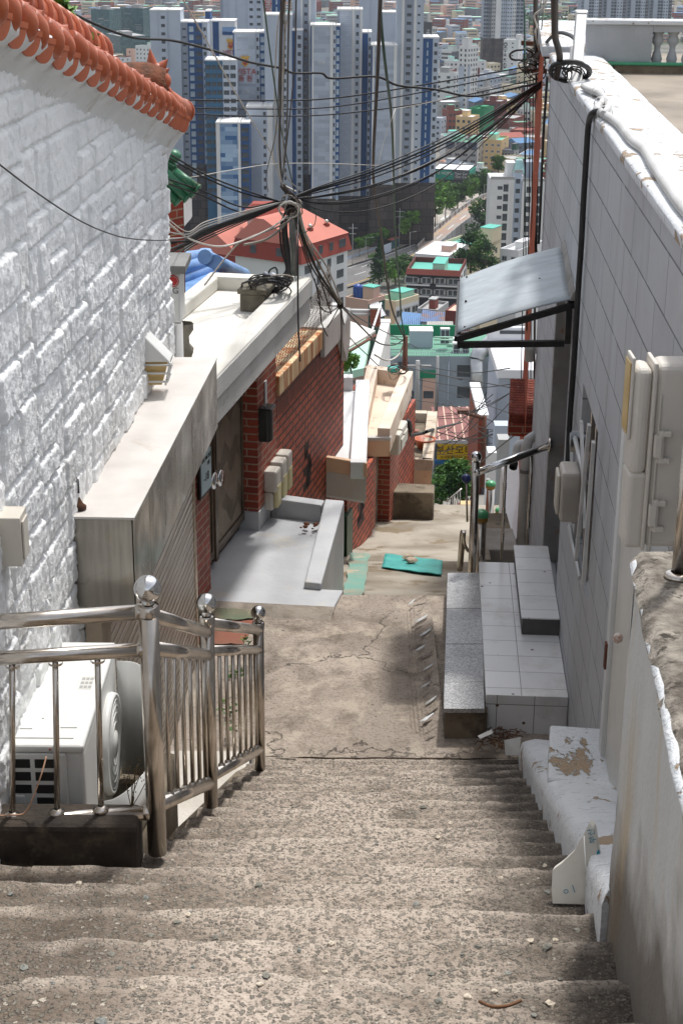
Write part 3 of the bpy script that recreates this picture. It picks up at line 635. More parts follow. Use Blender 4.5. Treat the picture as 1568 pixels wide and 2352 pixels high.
for i in range(25):
 t=i/24;a=-math.pi/2+math.pi*t;xx=AX1+.01+.15*math.cos(a)**.6 if abs(math.cos(a))>1e-6 else AX1+.01;yy=5.60+.27*math.sin(a)
 zz=-2.86 if t>.62 else(-3.19+.04*math.sin(t*6)if t<.5 else-3.19+.33*(t-.5)/.12)
 P.append([(xx,yy,AZ0+.02),(xx,yy,zz)])
mb=MB().grid(P);o=mb.build('wind_baffle',M_ACWHITE,ac);sm=o.modifiers.new('thick','SOLIDIFY');sm.thickness=.004
mb=MB();mb.box(-1.30,-.70,4.99,6.1,-4.5,-3.40);tag(mb.build('concrete_plinth',M_DARKCON,None,bev=.02),'stained concrete plinth under the white outdoor air conditioner','plinth')
mb=MB();mb.box(-2.2,-.70,4.82,4.985,-3.5,-2.985);tag(mb.build('kerb_wall',M_BLACKCON,None,bev=.02),'low kerb wall black with mould below the level steel railing','kerb wall')
mb=MB();mb.tube(smoothpath([(-1.24,5.15,-2.95),(-1.27,5.0,-3.0),(-1.3,4.9,-3.3),(-1.3,4.9,-3.6)],6),.035,10);mb.tube(smoothpath([(-1.2,5.3,-2.85),(-1.28,5.05,-2.88),(-1.33,4.92,-3.2)],6),.025,10)
tag(mb.build('refrigerant_hose',M_BLACK),'black wrapped hoses left of the white air conditioner','hose')
hs=hz(172,1402,-2.95);mb=MB();mb.tube(smoothpath([(hs.x,6.3,-2.78),(hs.x+.0,6.22,-2.95),(hs.x-.04,6.2,-3.2),(hs.x-.05,6.2,-3.9)],8),.02,10);tag(mb.build('drain_hose',plain('beige_hose',C(176,162,138),None,1,.6)),'beige corrugated hose hanging below the steel hood end','hose')
rl=thing('steel_railing','polished stainless railing with ball finials along left of stairs','railing',(-.6,5.0,-3.2))
def post(p,h,r,ball):
 mb=MB();p=Vector(p);mb.tube([p,p+Vector((0,0,h))],r,20);mb.lathe([(r*1.15,0),(r*1.15,.03),(r*1.02,.035)],p+Vector((0,0,h-.03)),20);o=mb.build('post',M_STEEL,rl)
 MB().lathe([(.02,0),(.022,.02),(.018,.03)],p+Vector((0,0,h)),16).ball(p+Vector((0,0,h+ball+.018)),ball,32).build('ball_finial',M_CHROME,o)
pa,pb,pc=Vector((-.645,4.95,-3.19)),Vector((-.545,6.02,-3.66)),Vector((-.47,7.42,-4.27))
pa=hy(362,1958,4.93);pb=hy(485,1850,6.02);pc=hy(597,1766,7.45)
A_=[(pa,.80,.034,.046),(pb,.76,.030,.042),(pc,.72,.028,.038)]
def topz(p,py):
 lo=p.z;
 for zz in[p.z+.005*i for i in range(300)]:
  if pj((p.x,p.y,zz))[1]<=py:return zz
 return p.z+.9
for(p,h,r,b),py in zip(A_,(1394,1418,1431)):post(p,topz(p,py)-p.z,r,b)
def rail(p,q,r=.024,name='rail',parent=None):return MB().tube([p,q],r,16).build(name,M_STEEL,parent or rl)
def on_post(p,py):return Vector((p.x,p.y,topz(p,py)))
R1=[(on_post(pa,1412),on_post(pb,1452),.026),(on_post(pa,1490),on_post(pb,1505),.026),(on_post(pa,1852),on_post(pb,1800),.026),(on_post(pb,1433),on_post(pc,1448),.026),(on_post(pb,1495),on_post(pc,1492),.024),(on_post(pb,1786),on_post(pc,1722),.025)]
for a,b,r in R1:rail(a,b,r)
def balusters(a0,a1,b0,b1,n,r):
 for i in range(n):
  t=(i+.6)/(n+.2);a=a0.lerp(a1,t);b=b0.lerp(b1,t)
  MB().tube([a,b],r,10).lathe([(r*1.9,-.004),(r*1.9,.01),(r,.02)],b+Vector((0,0,.02)),10).build('baluster',M_STEEL,rl)
balusters(R1[1][0],R1[1][1],R1[2][0],R1[2][1],7,.009);balusters(R1[4][0],R1[4][1],R1[5][0],R1[5][1],8,.009)
lx=Vector((-2.2,4.90,0))
for py,py2,r in((1406,1428,.027),(1494,1512,.025),(1866,1890,.026)):
 a=on_post(pa,py);e=hy(0,py2,4.90);d=e-a;b=a+d*1.6
 mb=MB().tube([a,b],r,18);mb.ball(a+d.normalized()*.03,r*1.12,16);o=mb.build('rail',M_STEEL,rl)
a0,a1=on_post(pa,1494),hy(0,1512,4.9);b0,b1=on_post(pa,1866),hy(0,1890,4.9)
for px in(228,133,36,-60):
 t=(pa.x-hy(px,1600,4.91).x)/(pa.x-a1.x);p=a0.lerp(a1,t);q=b0.lerp(b1,t)
 MB().tube([p,q],.0105,12).lathe([(.028,.018),(.030,.024),(.026,.034),(.011,.042)],q,18).lathe([(.024,-.034),(.026,-.024)],p,14).build('baluster',M_STEEL,rl)
PH=math.atan(.216);FU=Vector((math.sin(PH),math.cos(PH),0));FN=Vector((math.cos(PH),-math.sin(PH),0));FO=Vector((-3.08,0,0))
FFR=[tuple(FU),tuple(FN),(0,0,1)]
MF=Matrix(((FU.x,-FN.x,0,FO.x),(FU.y,-FN.y,0,FO.y),(0,0,1,0),(0,0,0,1)))
def FM():return MB(FFR).at(MF)
def fb(mb,u0,u1,v0,v1,z0,z1,mi=None):return mb.box(u0,u1,-v1,-v0,z0,z1,mi)
def FP(u,v,z):return FO+FU*u+FN*v+Vector((0,0,z))
def fpx(px,py,v=0.):
 p=hp(px,py,-3.08+v/math.cos(PH),.216);return(p-FO).dot(FU),p.z
h2=thing('brick_gate_house','red brick house with cream canopy slab over its bronze gate','house',(-.8,11,-4.31))
g0,g1=fpx(478,1340)[0],fpx(572,1212)[0];gm=g0+(g1-g0)*.36;GZ0,GZ1=-4.30,-2.72
g1=(g1+fpx(597,1212,.05)[0])/2+.02;gt=fb(FM(),g0-.02,g1+.02,-.14,-.10,GZ0-.06,GZ0+.03).build('gate_sill',M_GATEFR,h2,bev=.004)
for a,b in((g0,gm-.03),(gm+.03,g1)):
 lf=fb(FM(),a,b,-.10,-.07,GZ0+.03,GZ1).build('gate_leaf',M_GATE,h2)
 fr=FM();fb(fr,a,a+.03,-.07,-.055,GZ0+.03,GZ1);fb(fr,b-.03,b,-.07,-.055,GZ0+.03,GZ1);fb(fr,a+.03,b-.03,-.07,-.057,GZ0+.03,GZ0+.09);fr.build('leaf_frame',M_GATEFR,lf,bev=.003)
 uu,py=(b-.035,1112)if b<gm else(a+.055,1085)
 zz=fpx(498 if b<gm else 530,py)[1];m2=MB();c=FP(uu,-.05,zz)
 m2.lathe([(.001,.03),(.05,.028),(.062,.018),(.062,0)],c,22,axis=FN);m2.build('handle',M_CHROME,lf)
fb(FM(),gm-.03,gm+.03,-.10,-.04,GZ0+.0,GZ1).build('gate_post',M_GATEFR,h2,bev=.004)
fb(FM(),gm-.012,gm+.012,-.04,-.032,-3.62,-3.30).build('lock_plate',M_GATEFR,h2)
pl0=fpx(440,1372)[0];pr1=fpx(622,1200)[0];wE=fpx(778,900)[0]
fb(FM(),pl0,g0-.0,-.25,.02,-4.45,-2.75).build('pillar',M_BRICKP,h2)
fb(FM(),g1,pr1,-.25,.05,-4.20,-2.75).build('pillar',M_BRICKP,h2)
fb(FM(),g1-.003,pr1+.02,-.2,.058,-4.45,-4.202).build('plinth',M_GREYPAINT,h2,bev=.006)
zt0=fpx(619,905)[1]
mb=FM();fb(mb,pr1+.003,wE,-.22,.045,-6.4,zt0-.02);mb.build('brick_wall',M_BRICK,h2)
mb=FM();fb(mb,pr1+.004,wE-.35,.0455,.052,zt0-.19,zt0-.02);mb.build('soldier_course',M_BRICKS,h2)
fb(FM(),pr1+.003,fpx(722,792)[0],-.24,.075,zt0-.018,zt0+.14).build('rusted_coping',M_RUST,h2,bev=.008)
ur=fpx(722,792)[0]
mb=FM();mb.prism([(ur+.002,-.09),(wE-.32,-.09),(wE-.32,.24),(ur+.002,.24)],zt0-.10,zt0+.16);mb.build('plaster_cap',M_STUCCO,h2,bev=.006)
mb=FM();mb.v=[];
pts=[(wE-.318,zt0-.10),(wE-.10,zt0-.36),(wE+.03,zt0-.20),(wE+.03,zt0+.10),(wE-.16,zt0-.0),(wE-.24,zt0-.14),(wE-.318,zt0+.16)]
n_=len(pts);mb.add([(u,-.095,z)for u,z in pts]+[(u,.24,z)for u,z in pts],[tuple(range(n_)),tuple(range(2*n_-1,n_-1,-1))]+[(i,n_+i,n_+(i+1)%n_,(i+1)%n_)for i in range(n_)]);mb.build('stepped_cap',M_STUCCO,h2)
u_,z_=fpx(690,1085);
mb=FM()
for i in range(26):
 uu=u_+random.uniform(-.09,.12);zz=z_+random.uniform(-.18,.18);fb(mb,uu,uu+.19*.5,.046,.0475,round(zz/.067)*.067+.004,round(zz/.067)*.067+.062)
mb.build('scorch_mark',plain('scorched_brick',C(50,34,30),C(66,42,34),12,.8,bump=.4),h2)
cn=[hz(490,870,-2.5),hz(715,635,-2.5),hz(500,625,-2.5),hz(415,705,-2.5)]
A=Vector((cn[0].x,cn[0].y));B=Vector((cn[1].x,cn[1].y));d=(B-A).normalized();nrm=Vector((-d.y,d.x));wd=(Vector((cn[2].x,cn[2].y))-B).dot(nrm)+.06
L=(B-A).length
CM=Matrix(((d.x,nrm.x,0,A.x),(d.y,nrm.y,0,A.y),(0,0,1,0),(0,0,0,1)));CFR=[(d.x,d.y,0),(nrm.x,nrm.y,0),(0,0,1)]
def CMB():return MB(CFR).at(CM)
CMB().box(0.04,L-.03,.04,wd,-2.76,-2.60).build('canopy_slab',M_CREAM,h2)
mb=CMB();mb.prism([(0,0),(L,0),(L,.16),(0,.16)],-2.63,-2.50);mb.build('canopy_parapet',M_CREAM,h2,bev=.012)
mb=CMB();mb.box(L-.14,L,.162,wd,-2.63,-2.502);mb.build('canopy_parapet',M_CREAM,h2,bev=.012)
mb=CMB();mb.box(0.0,L-.142,wd-.10,wd,-2.599,-2.503);mb.build('canopy_parapet',M_CREAM,h2,bev=.012)
mb=CMB();mb.box(-.005,L+.002,-.006,.035,-2.64,-2.515);mb.build('fascia',M_STUCCO,h2,bev=.004)
mb=CMB();mb.box(0.01,L-.01,.008,.07,-2.80,-2.642);mb.build('lower_fascia',M_STUCCO,h2,bev=.004)
fb(FM(),pl0-.2,pr1+.1,-.9,-.145,-4.4,-2.78).build('rear_wall',M_DARK,h2)
fb(FM(),g0-.05,g1+.05,-.14,-.02,GZ1,-2.77).build('lintel',M_BROWN,h2)
u,z=fpx(468,1085,.03);nb=thing('name_board','handwritten house number board in black frame left of the bronze gate','sign',tuple(FP(u,.03,z)))
mb=FM();fb(mb,u-.13,u+.13,.022,.045,z-.15,z+.17);mb.build('frame',M_BLACKMET,nb,bev=.004)
fb(FM(),u-.11,u+.11,.0452,.048,z-.13,z+.15).build('board',plain('pale_blue_board',C(178,200,206),C(164,190,198),3,.4),nb)
text('-18','lettering',.085,M_BLKLET,FP(u,.0495,z-.03),FU,(0,0,1),nb,.0008);text('생명, 700 연결','lettering',.035,M_BLKLET,FP(u,.0495,z+.10),FU,(0,0,1),nb,.0008);text('기증','lettering',.033,M_BLKLET,FP(u+.05,.0495,z+.055),FU,(0,0,1),nb,.0008)
u,z=fpx(614,972,.1);mbx=thing('mailbox','small dark rounded mailbox on the brick pillar right of gate','mailbox',tuple(FP(u,.05,z)))
mb=FM();n_=8;P=[(-.065,.052)]+[(-.065*math.cos(math.pi*i/n_),.11+.03*math.sin(math.pi*i/n_))for i in range(n_+1)]+[(.065,.052)]
mb.add([(u+a,-b,zz)for zz in(z-.125,z+.115)for a,b in P],[tuple(range(len(P)-1,-1,-1)),tuple(range(len(P),2*len(P)))]+[(i,(i+1)%len(P),len(P)+(i+1)%len(P),len(P)+i)for i in range(len(P))]);mb.build('body',plain('dark_green_metal',C(34,38,36),C(44,48,46),5,.45),mbx)
mb=FM();fb(mb,u-.075,u+.075,.05,.15,z+.115,z+.13);mb.build('lid',M_BLACKMET,mbx,bev=.006);MB().tube(smoothpath([FP(u-.03,.09,z+.13),FP(u-.01,.10,z+.16),FP(u+.05,.09,z+.13)],5),.004,6).build('paper',M_PAPER,mbx)
u,z=fpx(608,905,.05);fb(FM(),u-.02,u+.03,.051,.06,z-.1,z+.1).build('slot_plate',M_GREYPAINT,h2)
for i,(px,py)in enumerate(((641,1120),(655,1098),(667,1080))):
 u,z=fpx(px,py,.15);m=thing('electricity_meter',('nearest','middle','farthest')[i]+' of three cream electricity meters on brick wall above grey ledge','meter',tuple(FP(u,.05,z)),'electricity meters on the brick wall')
 mb=FM();fb(mb,u-.075,u+.075,.046,.15,z-.02,z+.15);fb(mb,u-.07,u+.07,.046,.12,z-.17,z-.022);mb.build('case',M_PLASTIC,m,bev=.02)
 mb=FM();fb(mb,u-.055,u+.06,.12,.155,z-.15,z+.03);mb.build('cover',plain('pale_yellow_plastic',C(206,196,150),C(190,178,132),4,.45),m,bev=.012)
 mb=FM();fb(mb,u+.076,u+.08,.07,.14,z-.0,z+.12);mb.build('dial_window',M_GLASS,m)
ms=thing('wire_mesh','sagging wire mesh fence above the rust stained coping','fence',tuple(FP(pr1+.8,-.1,zt0+.14)))
mb=FM();u0,u1=pr1+.02,ur+.55
for i in range(46):
 uu=u0+(u1-u0)*i/45;hh=.16+.28*(i/45)**2;mb.tube([(uu,-.03,zt0+.14),(uu+.02,.0,zt0+.14+hh)],.0028,4,cap=False)
for j in range(9):
 mb.tube([(u0+(u1-u0)*i/12,-.03+.0033*j,zt0+.14+.02*j+(.035*j)*(i/12)**2)for i in range(13)],.0028,4,cap=False)
mb.build('mesh',plain('galvanised_wire',C(120,110,96),C(90,70,54),20,.6,.4),ms)
def tiled_roof(name,label,base,run,slope,n,ln,r,mat,cat='roof',group=None,ridge=True):
 """barrel tile roof: base point, run dir (along eave), slope dir (down), n rows"""
 o=thing(name,label,cat,tuple(base),group);b=Vector(base);run=Vector(run);sl=Vector(slope).normalized()
 nn=run.cross(sl).normalized();nn=nn if nn.z>0 else-nn
 mb=MB();e=b+run*n;mb.hexa([b-nn*.06,e-nn*.06,e+sl*ln-nn*.06,b+sl*ln-nn*.06,b-nn*.01,e-nn*.01,e+sl*ln-nn*.01,b+sl*ln-nn*.01]);mb.build('pan',mat,o)
 for i in range(n+1):
  mb=MB();p=b+run*i;k=int(ln/.28)
  mb.tube([p,p+sl*(ln+.04)],r,12)
  for j in range(k):mb.tube([p+sl*(.28*j+.26),p+sl*(.28*j+.28)],r*1.07,12,cap=False)
  mb.lathe([(.001,0),(r*1.1,0),(r*1.1,.02),(.001,.02)],p+sl*(ln+.03),12,axis=sl);mb.build('barrel_row',mat,o)
 if ridge:MB().tube([b-run*.6+nn*.05,e+run*.4+nn*.05],r*1.5,12).build('ridge',mat,o)
 return o
M_BTILE=plain('blue_glazed_tile',C(122,160,204),C(92,130,182),4,.4,bump=.1,bsc=40,c3=C(120,140,160),sc3=8,t3=(.6,.75))
M_GTILE=plain('green_glazed_tile',C(56,118,82),C(40,94,66),4,.4,bump=.1,bsc=40,c3=C(140,150,110),sc3=7,t3=(.6,.7))
br=thing('blue_tiled_house','low house behind the cream canopy with hipped blue glazed tile roof','house',(-1.4,13.5,-3.4))
def bt(pts,r):return MB().tube(pts,r,12)
p1,p2,p3,p4=hy(425,628,13.2),hy(470,598,14.2),hy(558,626,14.6),hy(405,668,12.4)
ap=hy(472,588,14.6);ap2=hy(498,604,14.0)
planes=[(ap,hy(380,640,13.2),hy(420,690,12.2),hy(500,640,13.2)),(ap,hy(500,640,13.4),hy(575,640,14.2),hy(478,585,15))]
for q in planes:
 mb=MB();mb.slab(q,(0,-.3,1),.05);mb.build('roof_plane',M_BTILE,br)
for a,b in(((380,600),(472,588)),((385,622),(495,600)),((390,655),(500,608)),((395,672),(505,632)),((470,590),(560,632)),((495,602),(545,628)),((405,690),(500,648))):
 MB().tube([hy(a[0],a[1],12.9),hy(b[0],b[1],13.9)],.062,12).build('barrel_row',M_BTILE,br)
for px,py in((472,578),(497,600)):MB().tube([hy(px,py+14,13.9),hy(px,py-6,13.9)],[.09,.05],8).build('ridge_end',M_BTILE,br)
mb=MB();mb.box(-2.6,-.75,13.0,15.5,-6.2,-3.5);mb.build('wall',M_BRICKP,br)
gr=thing('green_tiled_roof','green glazed barrel tile roof corner beside the white stone wall','roof',tuple(hy(390,420,11)))
for(p,q)in(((352,408),(407,464)),((362,398),(428,455)),((382,396),(443,445)),((402,394),(453,432))):
 a,b=hy(*p,11.0),hy(*q,10.95);t=(b-a).normalized();mb=MB().tube([a,b],.030,14);mb.lathe([(.001,0),(.034,0),(.034,.012),(.001,.012)],b,14,axis=tuple(t));mb.build('barrel_row',M_GTILE,gr)
MB().tube([hy(360,352,11.1),hy(392,366,11.1),hy(402,396,11.1)],[.026,.03,.026],12).build('ridge_stack',M_GTILE,gr)
MB().tube([hy(362,366,11.0),hy(398,386,11.05)],.02,10).build('ridge_stack',M_GTILE,gr);MB().tube([hy(362,380,11.0),hy(396,398,11.05)],.02,10).build('ridge_stack',M_GTILE,gr);MB().lathe([(.001,0),(.04,0),(.05,.02),(.035,.05),(.001,.055)],hy(398,362,11.05),12,axis=(.5,-.4,.6)).build('ridge_end',M_GTILE,gr)
bw=hy(380,560,11.2);rw=thing('brick_side_house','red brick house wall under the green tiled roof beside white stone gable','house',(bw.x,bw.y,-4.6))
a,b=hy(340,470,11.3),hy(421,470,11.6);fr_=(b-a);fr_.z=0;fr_.normalize();nr_=Vector((fr_.y,-fr_.x,0))
mb=MB([tuple(fr_),tuple(nr_),(0,0,1)]);mb.hexa([(a.x,a.y,-4.6),(b.x,b.y,-4.6),(b.x-.2,b.y+.5,-4.6),(a.x-.2,a.y+.5,-4.6),(a.x,a.y,a.z),(b.x,b.y,a.z),(b.x-.2,b.y+.5,a.z),(a.x-.2,a.y+.5,a.z)]);mb.build('wall',M_BRICKP,rw)
q0,q1=hy(422,468,11.62),hy(438,466,11.9);mb=MB();mb.hexa([(q0.x,q0.y,hy(422,520,11.62).z),(q1.x,q1.y,hy(437,502,11.9).z),(q1.x,q1.y+.1,hy(437,502,11.9).z),(q0.x,q0.y+.1,hy(422,520,11.62).z),(q0.x,q0.y,q0.z),(q1.x,q1.y,q0.z),(q1.x,q1.y+.1,q0.z),(q0.x,q0.y+.1,q0.z)]);mb.build('white_panel',M_WHITE,rw)
uy=9.15;q=hy(398,740,uy);un=thing('outdoor_unit','weathered outdoor air conditioner unit with red round mark beyond the stone wall corner','air conditioner',(q.x,q.y,hy(398,740,uy).z))
x0,x1=hy(374,700,uy).x,hy(413,700,uy).x;z0,z1=hy(400,755,uy).z,hy(400,628,uy).z
mb=MB();mb.box(x0,x1,uy,uy+.32,z0,z1);mb.build('casing',M_ACWHITE,un,bev=.012)
mb=MB();mb.box(x0-.03,x1+.04,uy-.03,uy+.36,z1+.002,z1+.05);mb.build('top_panel',plain('dark_grey_sheet',C(120,120,116),C(96,96,94),5,.6),un,bev=.006)
text('LG','lettering',.052,plain('lg_grey',C(96,92,92),None,1,.6),(x1-.035,uy-.004,hy(405,668,uy).z),(1,0,0),(0,0,1),un,.001)
q=hy(406,645,uy);mb=MB();mb.lathe([(.036,0),(.036,.002),(.030,.002),(.030,0)],(x1-.035,uy-.006,q.z),24,axis=(0,-1,0));mb.lathe([(.001,.001),(.026,.001)],(x1-.035,uy-.006,q.z),24,axis=(0,-1,0));mb.build('round_mark',M_RED,un)
pv=hy(404,742,8.98);mb=MB();mb.lathe([(.040,-1.2),(.040,0),(.034,0),(.034,-.3)],pv,24);tag(mb.build('pvc_pipe',M_PVC),'open topped white plastic pipe at the corner of the stone wall','pipe')
bl=hy(425,825,9.25);mb=MB();mb.lathe([(.055,0),(.055,.02),(.03,.04),(.05,.10),(.055,.13),(.03,.16),(.028,.2),(.055,.24),(.055,.28)],bl+Vector((0,0,-.06)),8);tag(mb.build('baluster_block',plain('rough_grey_cement',C(140,134,122),C(110,104,94),9,.95,bump=.6,bsc=60)),'rough cement baluster stub standing behind the plastic pipe','baluster')
cb=hz(588,706,-2.59);ck=thing('cement_block','rough cement block with white round plate standing on the cream canopy','block',tuple(cb))
M_CEM=plain('old_cement',C(120,114,100),C(92,86,74),9,.95,bump=.7,bsc=60)
ca=(cb-Vector((A.x,A.y,0)));cu_,cv_=ca.x*d.x+ca.y*d.y,ca.x*nrm.x+ca.y*nrm.y
mb=CMB();mb.box(cu_-.10,cu_+.12,cv_-.09,cv_+.09,-2.6,-2.48);mb.box(cu_-.115,cu_+.135,cv_-.105,cv_+.105,-2.478,-2.44);mb.build('block',M_CEM,ck,bev=.008)
mb=MB();mb.lathe([(.001,.004),(.018,.004),(.018,0)],hz(583,690,-2.53)-Vector((0,.03,0)),18,axis=(-.2,-1,0));mb.build('round_plate',M_WHT,ck)
fa=[hz(480,1372,-4.31),hz(780,1386,-4.31),hz(735,1340,-4.31),hz(784,1340,-4.31)]
ua,ub=pl0-.05,11.62
mb=FM();va=.78
fcx=thing('forecourt','grey painted concrete forecourt with low kerb before the bronze gate','forecourt',tuple(FP(10.8,.4,-4.6)))
p_n0=(fa[0]-FO);un0,vn0=p_n0.dot(FU),p_n0.dot(FN);fa[1]=hz(764,1386,-4.31);p_n1=fa[1]-FO;un1,vn1=p_n1.dot(FU),p_n1.dot(FN)
e1=hz(778,1190,-4.31)-FO;e0=hz(632,1178,-4.31)-FO;k0=hz(733,1340,-4.31)-FO
mb=FM();mb.prism([(un0,.25),(e0.dot(FU),.25),(e1.dot(FU),-e1.dot(FN)),(k0.dot(FU),-k0.dot(FN)),(un1+.33,-vn1-.0),(un1,-vn1)],-5.6,-4.350);mb.build('floor',M_GREYPAINT,fcx,bev=.01)
fA,fB=FP(un0-.02,-.1,-4.352),FP(un1,vn1+.01,-4.352);P=[]
for i in range(41):
 a=fA.lerp(fB,i/40);k=.16+.10*(fbm(np.array(i*.35),np.array(1.),3,9)-.5);P.append([a+FU*.03+Vector((0,0,.006)),a-FU*.03+Vector((0,0,-.004)),a-FU*k+Vector((0,0,-.05))])
MB().grid(P).build('cement_fillet',plain('pale_cement_fillet',C(150,140,128),C(120,110,97),6,.95,bump=.8,bsc=40),fcx)
fl=hz(740,1195,-4.37)-FO
mb=FM();uF,vF=e1.dot(FU),e1.dot(FN);uK,vK=k0.dot(FU),k0.dot(FN)
mb.hexa([(uK-.02,-vK+.10,-5.6),(uK-.02,-vK-.02,-5.6),(uF+.1,-vF-.02,-5.6),(uF+.1,-vF+.13,-5.6),(uK-.02,-vK+.10,-4.30),(uK-.02,-vK-.02,-4.30),(uF+.1,-vF-.02,-4.20),(uF+.1,-vF+.13,-4.20)]);mb.build('side_kerb',M_GREYPAINT,fcx,bev=.012)
mb=FM();mb.hexa([(uF-.02,-vF+.132,-4.4),(uF+.1,-vF+.132,-4.4),(uF+.16,-.06,-4.4),(uF+.04,-.06,-4.4),(uF-.02,-vF+.132,-4.21),(uF+.1,-vF+.132,-4.21),(uF+.16,-.06,-4.21),(uF+.04,-.06,-4.21)]);mb.build('end_kerb',M_GREYPAINT,fcx,bev=.012)
for i in range(9):
 p=hz(random.uniform(690,740),random.uniform(1205,1222),-4.31);mb=MB();mb.ball(p+Vector((0,0,.01)),random.uniform(.008,.022),8,sq=.6)
 tag(mb.build('dry_leaf',M_TERRAD),'dry brown leaf litter in the far corner of the grey forecourt','leaf','leaf litter on the forecourt')
h3=thing('peach_canopy_house','red brick house beyond the forecourt with white and peach concrete canopies','house',(.1,15,-6.2))
Z3=-4.52
w0=[hz(728,1045,Z3),hz(838,1062,Z3),hz(846,872,Z3),hz(768,872,Z3)]
def poly_canopy(parent,q,zt,th,mats,lip=.09,lw=.10,sides=(1,2,3,0),fascia=None,fz=None):
 """canopy with raised lips on the listed sides of quad q (ccw xy)"""
 Q=[Vector((p.x,p.y))for p in q];mb=MB();mb.prism([tuple(p)for p in Q],zt-th,zt-lip);mb.build('canopy_slab',mats[0],parent)
 c=sum(Q,Vector((0,0)))/4
 for k,i in enumerate(sides):
  a,b=Q[i],Q[(i+1)%4];t=(b-a).normalized();n_=Vector((-t.y,t.x));n_=n_ if n_.dot(c-a)>0 else-n_
  a2,b2=a+t*(.0 if k==0 else lw+.002),b
  mb=MB();mb.prism([tuple(a2-n_*.012),tuple(b2-n_*.012),tuple(b2+n_*lw),tuple(a2+n_*lw)],zt-lip-.04,zt);mb.build('canopy_lip',mats[1],parent,bev=.008)
poly_canopy(h3,w0,Z3,.38,(M_WHITE,M_WHITE),.12,.13,(1,))
mb=MB();a,b=w0[0],w0[1];mb.hexa([(a.x+.006,a.y-.006,Z3-.36),(b.x+.012,b.y-.008,Z3-.36),(b.x+.012,b.y+.05,Z3-.36),(a.x+.006,a.y+.05,Z3-.36),(a.x+.006,a.y-.006,Z3-.141),(b.x+.012,b.y-.008,Z3-.141),(b.x+.012,b.y+.05,Z3-.141),(a.x+.006,a.y+.05,Z3-.141)]);mb.build('lower_fascia',plain('shaded_front_beige',C(204,198,190),C(192,186,178),2,.85),h3)  # beige-grey shade on the canopy's white front put into its colour
mb=MB();mb.hexa([(a.x,a.y-.012,Z3-.138),(b.x+.018,b.y-.014,Z3-.138),(b.x+.018,b.y+.05,Z3-.138),(a.x,a.y+.05,Z3-.138),(a.x,a.y-.012,Z3-.004),(b.x+.018,b.y-.014,Z3-.004),(b.x+.018,b.y+.05,Z3-.004),(a.x,a.y+.05,Z3-.004)]);mb.build('upper_fascia',M_PEACH,h3,bev=.006)
mb=MB();mb.hexa([(w0[3].x-.3,w0[3].y,Z3-.3),(w0[2].x-.16,w0[2].y,Z3-.3),(w0[2].x-.16,w0[2].y+.14,Z3-.3),(w0[3].x-.3,w0[3].y+.14,Z3-.3),(w0[3].x-.3,w0[3].y,Z3+.02),(w0[2].x-.16,w0[2].y,Z3+.02),(w0[2].x-.16,w0[2].y+.14,Z3+.02),(w0[3].x-.3,w0[3].y+.14,Z3+.02)]);mb.build('rear_lip',M_WHITE,h3,bev=.008)
ub0=fpx(789,1200)[0];ub1=fpx(846,1200)[0];ug0=fpx(862,1150)[0];ug1=fpx(884,1120)[0];up1=fpx(906,1050)[0];u41=fpx(945,980)[0]
fb(FM(),wE+.004,ub0-.13,-.30,-.02,-6.6,Z3-.37).build('pilaster',M_BRICKP,h3)
fb(FM(),ub0-.128,ub0-.004,-.30,.06,-6.6,Z3-.37).build('pilaster',M_BRICKP,h3)
fb(FM(),wE+.02,ub0+.02,-.1,.085,-6.0,-5.35).build('green_plinth',plain('dark_green_paint',C(24,62,44),C(30,72,52),4,.4),h3)
fb(FM(),ub0-.2,up1,-.6,-.45,-6.7,Z3-.39).build('rear_wall',M_BRICK,h3);fb(FM(),ub0,ub1,-.25,.04,-6.7,-5.26).build('brick_wall',M_BRICK,h3)
u_,z_=fpx(817,1160);mb=FM()
for i in range(22):
 uu=u_+random.uniform(-.12,.12);zz=z_+random.uniform(-.25,.25);fb(mb,uu,uu+.12,.041,.0425,round(zz/.067)*.067+.004,round(zz/.067)*.067+.062)
mb.build('scorch_mark',plain('scorched_brick',C(50,34,30)),h3)
fb(FM(),ub1+.003,ug0,-.25,.0,-6.7,-5.31).build('pillar',M_BRICKP,h3);fb(FM(),ug1,up1,-.25,.05,-6.35,-5.31).build('pillar',M_BRICKP,h3)
fb(FM(),ug0,ug1,-.12,-.08,-6.5,-5.31).build('gate_leaf',M_GATE,h3);MB().tube([FP(ug0+.12,-.05,-5.75),FP(ug0+.12,-.05,-5.55)],.014,8).build('handle',M_CHROME,h3)
fb(FM(),up1+.003,u41,-.25,.04,-6.9,-5.36).build('brick_wall',M_BRICK,h3)
mb=FM();fb(mb,ub1-.02,ub1+.1,.0,.07,-6.7,-6.12);mb.build('peach_base',M_PEACH,h3);fb(FM(),ug1-.004,up1+.02,-.1,.06,-6.9,-6.352).build('peach_base',M_PEACH,h3)
fb(FM(),ub1-.1,up1-.3,.0,.30,-7.2,-6.50).build('door_step',plain('marble_step',C(190,184,174),C(160,152,142),5,.6),h3,bev=.01)
Z4=-5.0
w1=[hz(812,985,Z4),hz(893,984,Z4),hz(946,852,Z4),hz(845,838,Z4)]
poly_canopy(h3,w1,Z4,.30,(M_PEACHTOP,M_PEACHTOP),.17,.12,(1,2,3))
mb=MB();a,b=w1[0],w1[1];mb.hexa([(a.x,a.y-.01,Z4-.30),(b.x+.015,b.y-.012,Z4-.30),(b.x+.015,b.y+.05,Z4-.30),(a.x,a.y+.05,Z4-.30),(a.x,a.y-.01,Z4-.13),(b.x+.015,b.y-.012,Z4-.13),(b.x+.015,b.y+.05,Z4-.13),(a.x,a.y+.05,Z4-.13)]);mb.build('front_face',M_PEACH,h3)
